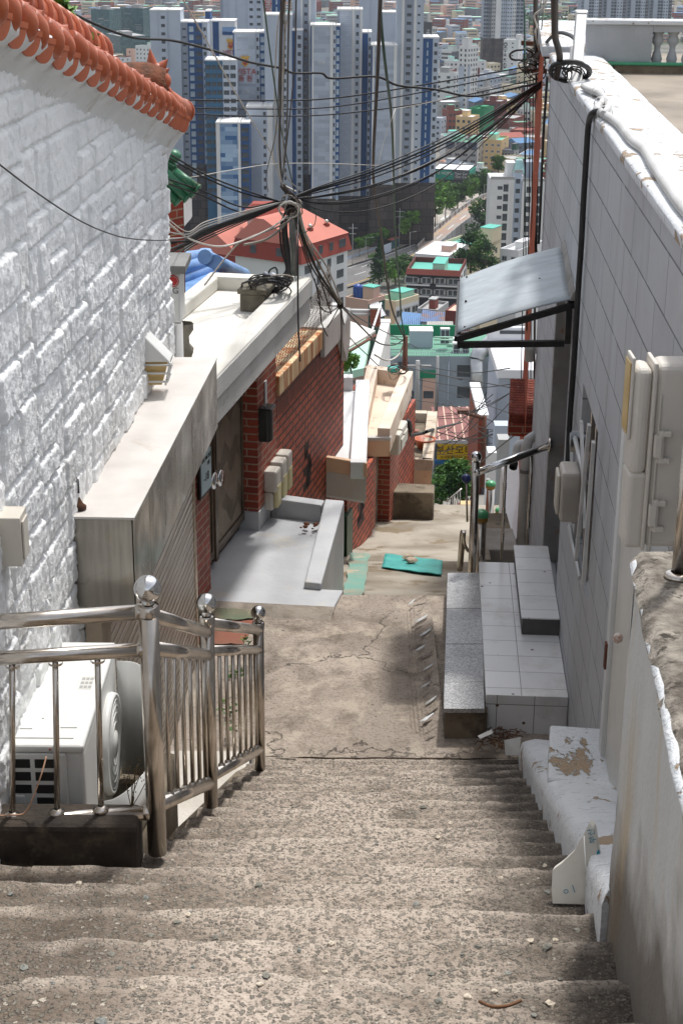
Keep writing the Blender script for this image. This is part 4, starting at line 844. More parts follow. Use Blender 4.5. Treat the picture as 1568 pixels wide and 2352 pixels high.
mb=MB();mb.hexa([(a.x-.01,a.y-.02,Z4-.128),(b.x+.022,b.y-.02,Z4-.128),(b.x+.022,b.y+.06,Z4-.128),(a.x-.01,a.y+.06,Z4-.128),(a.x-.01,a.y-.02,Z4-.09),(b.x+.022,b.y-.02,Z4-.09),(b.x+.022,b.y+.06,Z4-.09),(a.x-.01,a.y+.06,Z4-.09)]);mb.build('front_band',M_STUCCO,h3,bev=.006)
for i,(px,py)in enumerate(((917,998),(911,1012))):
 u,z=fpx(px,py,.1);m=thing('meter_box',('upper','lower')[i]+' cream meter box on the brick wall below peach canopy','meter',tuple(FP(u,.04,z)));mb=FM();fb(mb,u-.16,u+.16,.041,.16,z-.12,z+.12);mb.build('case',M_PLASTIC,m,bev=.02);fb(FM(),u-.1,u+.1,.16,.175,z-.08,z+.05).build('cover',M_PLASTIC,m,bev=.01)
h4=thing('flat_canopy_house','brick house with dark stained flat canopy holding a clay pot','house',(1.0,19,-7))
Z5=-6.12
w2=[hz(928,1052,Z5),hz(991,1056,Z5),hz(1002,944,Z5),hz(946,942,Z5)]
poly_canopy(h4,w2,Z5,.34,(M_DARKCON,plain('pale_lip',C(196,182,164),C(164,146,124),4,.9,bump=.3,bsc=40,c3=C(120,100,76),sc3=6,t3=(.55,.68))),.12,.12,(1,2))
a,b=w2[0],w2[1];mb=MB();mb.hexa([(a.x,a.y-.012,Z5-.42),(b.x+.0,b.y-.014,Z5-.42),(b.x+.0,b.y+.04,Z5-.42),(a.x,a.y+.04,Z5-.42),(a.x,a.y-.012,Z5-.14),(b.x+.0,b.y-.014,Z5-.14),(b.x+.0,b.y+.04,Z5-.14),(a.x,a.y+.04,Z5-.14)]);mb.build('front_face',M_PEACH,h4)
mb=MB();mb.hexa([(a.x,a.y-.02,Z5-.138),(b.x+.012,b.y-.02,Z5-.138),(b.x+.012,b.y+.05,Z5-.138),(a.x,a.y+.05,Z5-.138),(a.x,a.y-.02,Z5-.0),(b.x+.012,b.y-.02,Z5-.0),(b.x+.012,b.y+.05,Z5-.0),(a.x,a.y+.05,Z5-.0)]);mb.build('front_band',plain('pale_lip',C(1,1,1)),h4)
mb=MB();mb.box(w2[0].x-.1,w2[1].x-.15,18.4,21,-9,Z5-.43);mb.build('wall',M_BRICK,h4)
pt=hz(975,1028,Z5-.10);pot=thing('clay_pot','broken terracotta bowl on the dark stained flat canopy','pot',tuple(pt));MB().lathe([(.001,0),(.09,.0),(.13,.10),(.135,.12),(.12,.12),(.08,.02),(.001,.02)],pt,20).build('bowl',M_TERRA,pot)
for px,py in((952,1002),(958,1015),(1012,1000)):
 q=hz(min(px,985),py,Z5-.1);tag(MB().box(q.x-.06,q.x+.05,q.y-.04,q.y+.05,q.z,q.z+.08).build('brick',M_BRICKP,bev=.006),'loose brick lying on the dark stained flat canopy','brick','loose bricks on the flat canopy')
lw=[hz(898,1130,-6.02),hz(996,1132,-6.02),hz(998,1112,-6.02),hz(905,1108,-6.02)]
mb=MB();mb.prism([(p.x,p.y)for p in lw],-7.2,-6.02);o=mb.build('low_wall',M_DARKCON,bev=.02);tag(o,'low mossy concrete wall closing the left end of the path','low wall')
mb=MB();c=onalley(900,1225);mb.hexa([onalley(878,1245)-Vector((0,0,.1)),onalley(905,1262)-Vector((0,0,.1)),onalley(940,1150)-Vector((0,0,.1)),onalley(925,1145)-Vector((0,0,.1)),onalley(878,1245)+Vector((0,0,.05)),onalley(905,1262)+Vector((0,0,.05)),onalley(940,1150)+Vector((0,0,.10)),onalley(925,1145)+Vector((0,0,.10))])
M0=[onalley(876,1308),onalley(1013,1325),onalley(1016,1290),onalley(884,1274)]
mat_=MB();P=[]
for i in range(13):
 r=[]
 for j in range(17):
  p=M0[0].lerp(M0[1],j/16).lerp(M0[3].lerp(M0[2],j/16),i/12);r.append(p+Vector((0,0,.014+.003*math.sin(j*1.1+i)+(.012 if i==0 else 0))))
 P.append(r)
o=mat_.grid(P).build('floor_mat',M_TEAL);sm=o.modifiers.new('thick','SOLIDIFY');sm.thickness=.008;tag(o,'turquoise floor mat weighed down by stones on the path','mat')
for i,(px,py,s_)in enumerate(((938,1291,.062),(946,1298,.042))):
 p=onalley(px,py)+Vector((0,0,.045));mb=MB();mb.ball(p,s_,8,sq=.55);mb.v=[(a+.02*math.sin(37*a+b*20),b+.012*math.sin(50*b),c)for a,b,c in mb.v]
 o=mb.build('stone',plain('pale_stone',C(178,160,140),C(150,132,112),12,.9,bump=.4));[setattr(f,'use_smooth',False)for f in o.data.polygons];tag(o,('larger flat','smaller')[i]+' stone lying on the turquoise mat','stone')
RWX=lambda y:.84+.057*y
rth=math.atan(.057);RU=Vector((math.sin(rth),math.cos(rth),0));RN=Vector((-math.cos(rth),math.sin(rth),0));RO=Vector((.84,0,0))
RFR=[tuple(RU),tuple(RN),(0,0,1)]
MR=Matrix(((RU.x,RN.x,0,RO.x),(RU.y,RN.y,0,RO.y),(0,0,1,0),(0,0,0,1)))
def RM_():return MB(RFR).at(MR)
def rpx(px,py,v=0.):p=hp(px,py,.84-v/math.cos(rth),.057)-RO;return p.dot(RU),p.z
def RP(u,v,z):return RO+RU*u+RN*v+Vector((0,0,z))
th=thing('tiled_house','flat roofed house with alley wall of white painted tiles','house',(2.0,9,-4.6))
UE=12.62;ZT=-1.03;ZB=-6.6
d0,d1=9.50,10.72;wu0,wu1,wz0,wz1=7.66,8.56,-3.36,-2.44
mb=RM_()
for(a,b,c,d_)in((-.5,wu0,ZB,ZT),(wu0,wu1,ZB,wz0),(wu0,wu1,wz1,ZT),(wu1,d0,ZB,ZT),(d0,d1,-2.35,ZT),(d0,d1,ZB,-4.35),(d1,UE,ZB,ZT)):mb.box(a,b,-.22,0,c,d_)
wl=mb.build('wall',M_WTILE,th)
mb=RM_();mb.box(d0,d1,-.3,-.15,-4.35,-2.35);mb.build('door',plain('dark_door',C(40,36,34),C(28,26,25),3,.5),th)
mb=RM_();mb.box(d1-.10,d1-.004,-.15,.012,-4.35,-2.36);mb.build('door_jamb',plain('chipped_tile_jamb',C(158,156,154),C(140,136,132),4,.7,bump=.3,bsc=40,c3=C(150,120,104),sc3=7,t3=(.6,.7)),th,bev=.004)
mb=RM_();mb.box(wu0-.1,wu1+.1,-.32,-.225,wz0-.1,wz1+.1);mb.build('window_pane',M_GLASS,th)
mb=RM_();
for k in range(3):
 mb.box(wu0+.02+.26*k,wu0+.055+.26*k,-.05,-.02,wz0,wz1)
mb.build('window_mullion',M_STEEL,th)
P=[];
for i in range(70):
 u=-.5+(UE+.5)*i/69;j=.016*(fbm(np.array(u*5.),np.array(1.),3,2)-.5);k=.03*(fbm(np.array(u*7.),np.array(9.),3,6)-.5)
 P.append([RP(u,.012+j*.4,ZT-.03),RP(u,.018+j*.5,ZT+.012),RP(u,.0,ZT+.022),RP(u,-.18,ZT+.026+j*.4),RP(u,-.30+k*.3,ZT+.024),RP(u,-.36+k,ZT+.008),RP(u,-.37+k,ZT-.12)])
mb=MB(RFR).grid(P);mb.build('coping',M_PEEL,th)
mb=RM_();mb.box(-.5,UE+1.6,-6.5,-.365,ZT-.28,ZT-.10);mb.build('roof_slab',plain('roof_screed',C(146,136,122),C(124,114,102),1.4,.9,bump=.3,bsc=30,c3=C(104,94,82),sc3=.9,t3=(.5,.7)),th)
fu=(hz(1400,166,ZT-.10)-RO).dot(RU)
zp=hy(1400,48,fu+.4).z
def fpar(px):return-(hy(px,110,fu+.3)-RO).dot(RN)
va,vb_=fpar(1338),fpar(1482)
zl,zh=hy(1500,152,fu+.3).z,hy(1500,66,fu+.3).z
M_BAL=plain('grey_white_parapet',C(176,178,180),C(158,160,162),2,.9,bump=.3,bsc=50,c3=C(112,110,106),sc3=4,t3=(.6,.72))
mb=RM_();mb.box(fu,fu+.16,-vb_,-va,ZT-.10,zp);mb.box(fu,fu+.16,-vb_-2.6,-vb_-.002,ZT-.10,zl);mb.box(fu,fu+.16,-vb_-2.6,-vb_-.002,zh,zp);mb.build('parapet',M_BAL,th)
mb=RM_();mb.box(fu-.03,fu+.2,-vb_-2.7,-va+.02,zp+.002,zp+.035);mb.build('parapet_cap',M_PEEL,th,bev=.008)
hb=zh-zl
for k in range(20):
 vv=vb_+.05+.112*k;p=RP(fu+.08,-vv,zl)
 mb=MB(RFR);prof=[(.075,0),(.075,.05),(.045,.09),(.04,.12),(.065,.2),(.075,.28),(.06,.4),(.04,.52),(.04,.62),(.075,.72),(.08,.80),(.055,.9),(.08,.96),(.08,1.0)]
 mb.lathe([(r*.56,h*hb)for r,h in prof],p,16);mb.build('baluster',M_BAL,th)
mb=RM_();q=fpar(1400);mb.box(fu-.06,fu-.0,-q-3,-q,ZT-.10,ZT-.045);mb.build('drain_kerb',M_DARKCON,th)
mb=RM_();mb.box(fu-.075,fu-.005,-q-3,-q+.06,ZT-.044,ZT-.02);mb.build('green_gutter',plain('green_sheet',C(70,150,112),C(60,136,100),3,.4),th,bev=.008)
oth=math.atan(.02);x0=hp(1250,400,.84,.057);
pts=[(px,py)for px,py in((1244,120),(1249,300),(1240,560),(1230,870),(1224,960))]
P=[];
E0=RP(UE+.002,.03,0)
for i in range(60):
 z=ZT-.02-(4.9)*i/59;r=[]
 for j in range(8):
  t=j/7;b=E0+Vector((-.025+.21*t-.014*(fbm(np.array(z*9),np.array(t*4.),3,3)-.5),2.2*t,z));r.append(b)
 P.append(r)
mb=MB().grid(P);mb.build('brick_end',M_ORANGE,th)
mb=MB();c=E0+Vector((.0,0,0));mb.hexa([(c.x-.012,UE-.06,-6),(c.x+.3,UE-.06,-6),(c.x+.5,UE+2.2,-6),(c.x+.19,UE+2.2,-6),(c.x-.012,UE-.06,ZT-.03),(c.x+.3,UE-.06,ZT-.03),(c.x+.5,UE+2.2,ZT-.03),(c.x+.19,UE+2.2,ZT-.03)])
mb2=MB();mb2.hexa([(c.x-.03,UE+.1,ZT-.02),(c.x+.34,UE+.1,ZT-.02),(c.x+.54,UE+2.2,ZT-.02),(c.x+.17,UE+2.2,ZT-.02),(c.x-.03,UE+.1,ZT+.06),(c.x+.34,UE+.1,ZT+.06),(c.x+.54,UE+2.2,ZT+.12),(c.x+.17,UE+2.2,ZT+.12)]);mb2.build('end_coping',M_PEEL,th,bev=.01)
cb_=[hz(px,py,ZT+.045)for px,py in((1568,478),(1540,440),(1500,380),(1480,345),(1450,322),(1420,285),(1386,262),(1370,250),(1385,232),(1378,216),(1360,210),(1340,198))]
ex=hz(1640,560,ZT+.04)
tag(MB().tube(smoothpath([ex]+cb_,6),.022,10).build('conduit',M_PVC),'painted flexible conduit snaking along the white wall coping','conduit')
cb2=[hz(px,py,ZT+.055)for px,py in((1384,262),(1396,246),(1388,226),(1372,214),(1352,206),(1340,200))]
tag(MB().tube(smoothpath(cb2,6),.018,10).build('conduit',M_PVC),'second painted conduit twisted beside the longer one at the bend','conduit')
for px,py in((1388,262),(1380,240),(1372,216)):
 p=hz(px,py,ZT+.05);tag(MB().lathe([(.04,-.006),(.044,0),(.04,.006)],p,14,axis=(.4,1,0)).build('cable_tie',M_PVC),'cable tie round the twisted conduits on the white coping','cable tie','cable ties on the coping')
dc=[hz(1372,256,ZT+.05),hz(1358,262,ZT+.03)]+[RP(*((lambda q:(q[0],.03,q[1]))(rpx(px,py,.03))))for px,py in((1350,290),(1344,380),(1338,480),(1334,560),(1326,680),(1318,820),(1308,960),(1303,1072))]
tag(MB().tube(smoothpath(dc,8),.017,10).build('cable',M_CABLE['black']),'thick black cable dropping from coping down the tiled wall to a meter','cable')
p0,p1=hz(1322,186,ZT+.02),hy(1334,26,10.9);ap_=thing('aluminium_post','leaning square white aluminium post with cap on the coping','post',tuple(p0))
ax=(p1-p0);
def qpost(p0,p1,w):
 mb=MB();mb.hexa([p0+Vector((-w,-w,0)),p0+Vector((w,-w,0)),p0+Vector((w,w,0)),p0+Vector((-w,w,0)),p1+Vector((-w,-w,0)),p1+Vector((w,-w,0)),p1+Vector((w,w,0)),p1+Vector((-w,w,0))]);return mb
M_ALU=plain('white_aluminium',C(196,196,194),C(180,180,178),4,.45,.3,c3=C(150,146,140),sc3=8,t3=(.6,.75))
qpost(p0,p1,.034).build('shaft',M_ALU,ap_,bev=.004);qpost(p1-ax*.03,p1+ax*.02,.041).build('cap',M_ALU,ap_,bev=.012)
mb=qpost(p0+Vector((-.046,-.01,0)),p1+Vector((-.046,-.01,-.2)),.011);mb.build('channel',M_ALU,ap_)
aw=thing('awning','grey translucent awning sheet on black tube frame over the doorway','awning',tuple(RP(9.9,.2,-2.2)))
q=[hy(1057,642,10.30),hy(1050,767,9.38),RP(rpx(1319,691)[0],.02,rpx(1319,691)[1]),RP(rpx(1296,569)[0],.02,rpx(1296,569)[1])]
def m_awn():
 n=N('dusty_polycarbonate');co=n.coord('Object',(.35,3,3));c=n.mix(n.step(n.noise(co,5,6,.65),.35,.75),C(168,176,180),C(140,146,150));c=n.mix(n.step(n.noise(co,9,6,.7),.68,.78),c,C(112,106,100))
 return n.out(c,.5,0.,n.bump(n.noise(n.coord('Object'),2,2),.1,.05))
P=[]
for i in range(9):
 r=[]
 for j in range(17):
  p=q[0].lerp(q[3],j/16).lerp(q[1].lerp(q[2],j/16),i/8);r.append(p+Vector((0,0,.018*math.sin(math.pi*j/16)+.006*math.sin(i*.9))))
 P.append(r)
o=MB().grid(P).build('sheet',m_awn(),aw);sm=o.modifiers.new('thick','SOLIDIFY');sm.thickness=.008
mb=MB();
for i in range(3):
 for j in(1,6,12):p=q[0].lerp(q[3],j/16).lerp(q[1].lerp(q[2],j/16),.04+.46*i);mb.ball(p+Vector((0,0,.015)),.008,8)
mb.build('screw',M_BLACKMET,aw)
def bar(a,b,r=.018):
 t=(b-a).normalized();s_=t.cross(Vector((0,0,1))).normalized()if abs(t.z)<.95 else Vector((0,1,0));u_=s_.cross(t).normalized();mb=MB()
 mb.hexa([a+s_*r+u_*r,a-s_*r+u_*r,a-s_*r-u_*r,a+s_*r-u_*r,b+s_*r+u_*r,b-s_*r+u_*r,b-s_*r-u_*r,b+s_*r-u_*r]);return mb.build('frame_tube',M_BLACKMET,aw)
dn=Vector((0,0,-.03))
for a,b,dz in((q[1],q[2],-.26),(q[0],q[3],-.26)):
 w_=b+Vector((-.01,0,dz));bar(a+dn,b+dn);bar(b+dn+Vector((-.012,0,-.02)),w_);bar(a+dn+Vector((0,0,-.036)),w_+Vector((-.02,0,.0)))
bar(q[0]+dn,q[1]+dn);bar(q[3]+dn,q[2]+dn)
mb=RM_();a,b=rpx(1296,569),rpx(1319,691);mb.hexa([RP(a[0],0.002,a[1]-.02),RP(b[0],.002,b[1]-.02),RP(b[0],.03,b[1]-.0),RP(a[0],.03,a[1]-.0),RP(a[0],0.002,a[1]+.05),RP(b[0],.002,b[1]+.05),RP(b[0],.02,b[1]+.04),RP(a[0],.02,a[1]+.04)]);
mb.v=[];mb.f=[];mb.mi=[];mb.sm=[];mb.M=None
mb.hexa([RP(b[0],0.002,b[1]-.0),RP(a[0],.002,a[1]-.0),RP(a[0],.028,a[1]-.0),RP(b[0],.028,b[1]-.0),RP(b[0],0.002,b[1]+.055),RP(a[0],.002,a[1]+.055),RP(a[0],.012,a[1]+.05),RP(b[0],.012,b[1]+.05)]);mb.build('flashing',plain('sealant_grey',C(150,146,140),C(124,118,112),6,.8),aw)
gl=thing('window_grille','aluminium window grille bars leaning off the tiled wall','grille',tuple(RP(8.1,.05,-3.3)))
bars=[((1334,968),(1341,1210),.05),((1352,975),(1322,1285),.07),((1362,1015),(1338,1342),.08),((1310,985),(1314,1200),.02)]
for(a,b,v)in bars:
 pa_,pb_=rpx(*a,v),rpx(*b,v);
 m_=RM_();u0,z0=pa_;u1,z1=pb_
 A1,B1=RP(u0,v,z0),RP(u1,v,z1);m_=MB();w_=.022;m_.hexa([B1-RU*w_-RN*.008,B1+RU*w_-RN*.008,B1+RU*w_+RN*.008,B1-RU*w_+RN*.008,A1-RU*w_-RN*.008,A1+RU*w_-RN*.008,A1+RU*w_+RN*.008,A1-RU*w_+RN*.008]);m_.build('bar',M_ALU,gl)
for zz in(-3.28,-2.75):MB().tube([RP(7.78,.03,zz),RP(8.54,.03,zz)],.014,6).build('cross_bar',M_ALU,gl)
u,z=rpx(1330,1015,.0);dk=thing('vent_duct','short galvanised steel vent duct poking out of the tiled wall','duct',tuple(RP(u,.1,z)))
mb=MB();c=RP(u-.03,-.25,z);mb.lathe([(.06,0),(.06,.30),(.056,.30),(.056,.0)],c,24,axis=tuple(RN+Vector((0,.12,0))));mb.build('pipe',plain('galvanised_sheet',C(150,152,152),C(110,112,112),12,.35,.9),dk);MB().lathe([(.001,.24),(.056,.24)],c,24,axis=tuple(RN+Vector((0,.12,0)))).build('bore',M_DARK,dk)
u,z=rpx(1290,1128,.10);mt=thing('meter_box','small ribbed beige meter box below the black drop cable','meter',tuple(RP(u,.06,z)))
mb=RM_();mb.box(u-.10,u+.12,.002,.115,z-.15,z+.14);mb.build('case',plain('beige_box',C(196,188,178),C(182,174,164),3,.5),mt,bev=.02)
mb=RM_();mb.box(u-.06,u+.10,.116,.135,z-.12,z+.11);mb.build('dial_cover',M_PLASTIC,mt,bev=.02)
mb=RM_()
for k in range(9):mb.box(u-.104,u-.1,.015+.0105*k,.020+.0105*k,z-.13,z+.05)
mb.build('rib',plain('beige_box',C(1,1,1)),mt)
Y0=5.02;cxl,cxr=hy(1438,900,Y0+.13).x+.0,hy(1438,900,Y0+.13).x+.36
zt_,zb_=hy(1500,838,Y0).z,hy(1500,1262,Y0).z;zs=hy(1440,1095,Y0).z
big=thing('meter_cabinet','large cream plastic meter cabinet with hinges on the tiled wall','cabinet',(cxl+.1,Y0,zb_))
M_CAB=plain('cabinet_cream',C(206,200,190),C(196,189,178),2.5,.5,bump=.06,bsc=220)
mb=MB();mb.box(cxl,cxl+.062,Y0,Y0+.13,zs,zt_-.012);mb.build('door',M_CAB,big,bev=.03,seg=4)
mb=MB();mb.box(cxl+.068,cxr,Y0+.004,Y0+.14,zb_,zt_);mb.build('case',M_CAB,big,bev=.032,seg=4)
mb=MB();mb.box(cxl+.004,cxl+.066,Y0+.004,Y0+.13,zb_,zs+.012);mb.build('lower_door',M_CAB,big,bev=.016,seg=3)
mb=MB();mb.box(cxl+.060,cxl+.074,Y0-.004,Y0+.146,zb_-.003,zt_+.005);mb.build('rim',M_CAB,big,bev=.005,seg=3)
mb=MB();mb.box(cxl+.086,cxl+.092,Y0-.004,Y0+.003,zb_,zt_-.10);mb.build('seam_rib',M_CAB,big,bev=.002)
zwa,zwb=hy(1436,838,Y0).z,hy(1436,1000,Y0).z
mb=MB();mb.box(cxl-.010,cxl+.002,Y0+.012,Y0+.12,zwb-.02,zwa+.02);mb.build('window_frame',M_CAB,big,bev=.006);mb=MB();mb.box(cxl-.014,cxl-.0105,Y0+.02,Y0+.112,zwb,zwa);mb.build('window',M_YGLASS,big,bev=.002)
for py in(1020,1178):
 z=hy(1500,py,Y0).z;x=cxl+.078
 mb=MB();mb.box(x-.002,x+.022,Y0-.028,Y0-.0,z-.040,z+.034);
 for dz in(.040,-.052):mb.box(x+.012,x+.052,Y0-.022,Y0+.0,z+dz-.010,z+dz+.008)
 mb.lathe([(.009,-.06),(.009,.052)],(x+.022,Y0-.014,z),10);mb.build('hinge',M_CAB,big,bev=.004)
ud=rpx(1399,1480,.03)[0];mb=RM_();mb.box(ud,ud+.09,.002,.035,-3.75,-2.0);mb.build('door_frame',M_WHITE,th,bev=.004);mb=RM_();mb.box(ud-.75,ud-.002,.002,.016,-3.75,-2.0);mb.build('door_leaf',plain('white_door',C(208,206,200),C(196,194,188),3,.5),th)
p=rpx(1392,1505,.035);mb=RM_();mb.box(p[0]-.02,p[0]+.02,.03,.045,p[1]-.06,p[1]+.06);mb.build('hinge',plain('rust_hinge',C(96,56,40),None,1,.8),th)
p=rpx(1429,1466,.03);mb=MB();mb.ball(RP(p[0],.05,p[1]),.022,14);mb.build('door_knob',plain('peeling_knob',C(150,96,70),C(220,214,206),40,.5),th)
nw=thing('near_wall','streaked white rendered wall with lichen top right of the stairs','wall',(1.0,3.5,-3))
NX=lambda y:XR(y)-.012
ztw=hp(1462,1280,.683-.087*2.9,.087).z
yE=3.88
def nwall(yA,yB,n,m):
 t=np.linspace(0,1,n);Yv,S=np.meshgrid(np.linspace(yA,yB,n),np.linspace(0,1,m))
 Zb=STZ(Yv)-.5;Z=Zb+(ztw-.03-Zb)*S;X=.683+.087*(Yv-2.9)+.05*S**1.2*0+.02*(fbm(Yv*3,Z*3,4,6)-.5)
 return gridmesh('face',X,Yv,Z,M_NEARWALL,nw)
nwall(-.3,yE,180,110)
mb=MB();xe=.683+.087*(yE-2.9);P=[]
for i in range(14):
 z=STZ(yE)-.6+(ztw-.03-(STZ(yE)-.6))*i/13;P.append([(xe+.0+.0,yE+.0,z),(xe+.02,yE+.02,z),(xe+.3,yE+.02,z)])
mb.grid(P);mb.build('end_face',M_NEARWALL,nw)
X,Yv=np.meshgrid(np.linspace(0,1,30),np.linspace(-.3,yE+.015,160));XX=.683+.087*(Yv-2.9)-.012+X*.42+.018*(fbm(Yv*9,X*3,3,2)-.5)*(X<.1)
ZZ=ztw+.012*(fbm(XX*14,Yv*14,4,7)-.5)-.03*np.clip(1-X/.06,0,1)
gridmesh('top',XX,Yv,ZZ,M_NEARTOP,nw)
P=[]
for i in range(60):
 y=-.3+(yE+.3)*i/59;x=.683+.087*(y-2.9);k=.012*(fbm(np.array(y*12),np.array(2.),3,3)-.5)
 P.append([(x-.006+k,y,ztw-.05),(x-.014+k,y,ztw-.028),(x-.002,y,ztw-.016),(x+.05+k,y,ztw-.004+k*.3)])
MB().grid(P).build('peeling_edge',M_PEEL,nw)
ps=hz(1556,1328,ztw);pole=thing('steel_post','round steel railing post with base ring on the near wall','post',tuple(ps))
MB().tube([ps,ps+Vector((0,0,.46))],.018,20).build('shaft',M_STEEL,pole);MB().lathe([(.001,.0),(.034,.0),(.036,.008),(.030,.016),(.02,.018)],ps,24).build('base_ring',M_STEEL,pole)
ZG=-4.26
g=[hz(1018,1627,ZG),hz(1112,1627,ZG),hz(1106,1315,ZG),hz(1027,1315,ZG)]
lg=thing('granite_ledge','long ledge capped with four speckled grey granite slabs','ledge',(g[0].x+.1,g[0].y+1,LANDZ(8.5)))
for k in range(4):
 t0,t1=(0,.17,.43,.70)[k],(.167,.427,.697,1)[k]
 a,b=g[0].lerp(g[3],t0),g[1].lerp(g[2],t0);c,d_=g[1].lerp(g[2],t1),g[0].lerp(g[3],t1)
 mb=MB();mb.prism([(a.x,a.y),(b.x,b.y),(c.x,c.y),(d_.x,d_.y)],ZG-.03,ZG);mb.build('slab',M_GRANITE,lg,bev=.003)
mb=MB();mb.prism([(g[0].x+.01,g[0].y+.015),(g[1].x+.02,g[1].y+.015),(g[2].x+.02,g[2].y),(g[3].x+.01,g[3].y)],-5.4,ZG-.031);mb.build('base',M_DARKCON,lg,bev=.006)
ZW=-4.215
tb=thing('tiled_step','wide low step covered in chipped white floor tiles','step',(1.05,9,LANDZ(8.6)))
fr2=RFR
a0,a1=hz(1115,1595,ZW),hz(1287,1597,ZW);a2=hz(1108,1290,ZW)
lu0=(a0-RO).dot(RU);lv0=(a0-RO).dot(RN);lu1=(a2-RO).dot(RU)
o=MB([tuple(RU),tuple(RN),(0,0,1)]);o.at(MR)
o.box(lu0,lu1,.003,lv0,-5.4,ZW);tt=o.build('block',M_FTILE,tb,bev=.004)
p=rpx(1240,1446,0);ZW2=ZW+.12
lu2=(hz(1236,1418,ZW2)-RO).dot(RU);lv2=(hz(1199,1418,ZW2)-RO).dot(RN);lu3=(hz(1236,1253,ZW2)-RO).dot(RU)
o=MB(RFR);o.at(MR);o.box(lu2,lu3,.003,lv2,ZW+.001,ZW2-.012);o.build('upper_riser',plain('dark_grey_riser',C(86,84,82),C(70,68,66),4,.6),tb)
o=MB(RFR);o.at(MR);o.box(lu2-.008,lu3,.0035,lv2+.006,ZW2-.0115,ZW2);o.build('upper_step',M_FTILE,tb,bev=.003)
kb=thing('painted_kerb','white painted sloping concrete kerb with peeling paint beside the stairs','kerb',(1.0,6,STZ(6)))
def kerb(y0,y1,zf,x0f,x1f,n=40):
 Yv=np.linspace(y0,y1,n);P=[]
 for y in Yv:
  x=x0f(y);x2=x1f(y);z=zf(y);j=.010*(fbm(np.array(y*8),np.array(3.),3,4)-.5)
  P.append([(x+j,y,STZ(y)-.35),(x-.004+j,y,z-.06),(x+.012+j,y,z-.012),(x+.05,y,z+j*.3),((x+x2)/2,y,z+.008),(x2,y,z)])
 mb=MB().grid(P);mb.add(P[0],[tuple(range(6))]);mb.add(P[-1],[tuple(range(5,-1,-1))]);mb.add([P[0][0],P[-1][0],(x1f(y1),y1,STZ(y1)-.35),(x1f(y0),y0,STZ(y0)-.35)],[(0,1,2,3)]);return mb
kerb(3.85,6.42,lambda y:STZ(y)+.13,lambda y:XR(y)-.02,lambda y:RWX(y)+.0).build('upper_slope',M_PEEL,kb)
kerb(6.3,7.75,lambda y:STZ(y)+.10+.03*(y-6.3),lambda y:XR(y)-.01,lambda y:XR(y)+.15).build('lower_slope',M_PEEL,kb)
zq=-3.545
q=[hz(1256,1790,zq),hz(1412,1800,zq),hz(1412,1674,zq),hz(1262,1664,zq)]
mb=MB();mb.hexa([Vector((p.x,p.y,-4.8))for p in q]+q);mb.build('landing_block',M_PEEL,kb,bev=.012)
bd=thing('broken_board','broken curved white board with teal print leaning on kerb','board',tuple(hy(1330,2060,4.35)))
yb_=4.32;P=[]
out=[(1268,2075),(1266,2040),(1268,1998),(1290,1982),(1318,1955),(1340,1915),(1352,1890),(1362,1900),(1372,1960),(1384,2010),(1388,2042),(1380,2066),(1372,2078)]
fr_p=[hy(px,py,yb_+.12*((2078-py)/190))for px,py in out];c=sum(fr_p,Vector())/len(fr_p)
bk=[p+Vector((.01,.018,.002))for p in fr_p];n_=len(out);mb=MB()
mb.add(fr_p+bk,[tuple(range(n_)),tuple(range(2*n_-1,n_-1,-1))]+[(i,n_+i,n_+(i+1)%n_,(i+1)%n_)for i in range(n_)])
mb.build('sheet',plain('dirty_white_board',C(206,202,192),C(190,184,172),6,.8,c3=C(166,154,136),sc3=7,t3=(.58,.72)),bd)
def onb(px,py):return hy(px,py,yb_+.12*((2078-py)/190)-.004)
e_=[onb(1369,1957),onb(1375,1950),onb(1386,2006),onb(1378,2030),onb(1370,2010)];MB().add(e_,[tuple(range(5))]).build('teal_print',M_BLUELET,bd)
MB().tube([onb(1340,1890+30),onb(1344,1990),onb(1352,2060)],.0018,5).build('thread',M_WHT,bd)
rt,up_=(onb(1330,2040)-onb(1300,2050)),(onb(1315,2000)-onb(1312,2040))
text('ㅇㅣ','print',.028,M_BLUELET,onb(1308,2046),rt,up_,bd,.0005);text('부산','print',.026,M_BLUELET,onb(1359,1920),onb(1352,1900)-onb(1360,1945),onb(1340,1920)-onb(1360,1924),bd,.0005);text('Steel','print',.014,M_WHT,onb(1378,1985),onb(1384,2010)-onb(1374,1960),onb(1384,1985)-onb(1374,1988),bd,.001)
def litter(px,py,s_,mat,name,label,cat,grp=None):
 p=onland(px,py)+Vector((0,0,.012));a=random.random()*3;mb=MB();v=[p+Vector((s_*math.cos(a+k*math.pi/2)*(1 if k%2 else .45),s_*math.sin(a+k*math.pi/2)*(1 if k%2 else .45),random.uniform(0,.015)))for k in range(4)]
 mb.add(v,[(0,1,2,3)]);return tag(mb.build(name,mat),label,cat,grp)
pp=[hy(1157,1700,7.95),hy(1160,1735,7.9),hy(1190,1735,7.9),hy(1196,1692,7.98)]
tag(MB().add(pp,[(0,1,2,3)]).build('paper_sheet',M_PAPER),'white paper sheet standing at the foot of the painted kerb','paper')
tag(MB().add([hy(1096,1690,8.0),hy(1102,1697,7.95),hy(1132,1684,8.02),hy(1128,1675,8.08)],[(0,1,2,3)]).build('torn_paper',M_PAPER),'torn scrap of white paper on the dark damp concrete','paper')
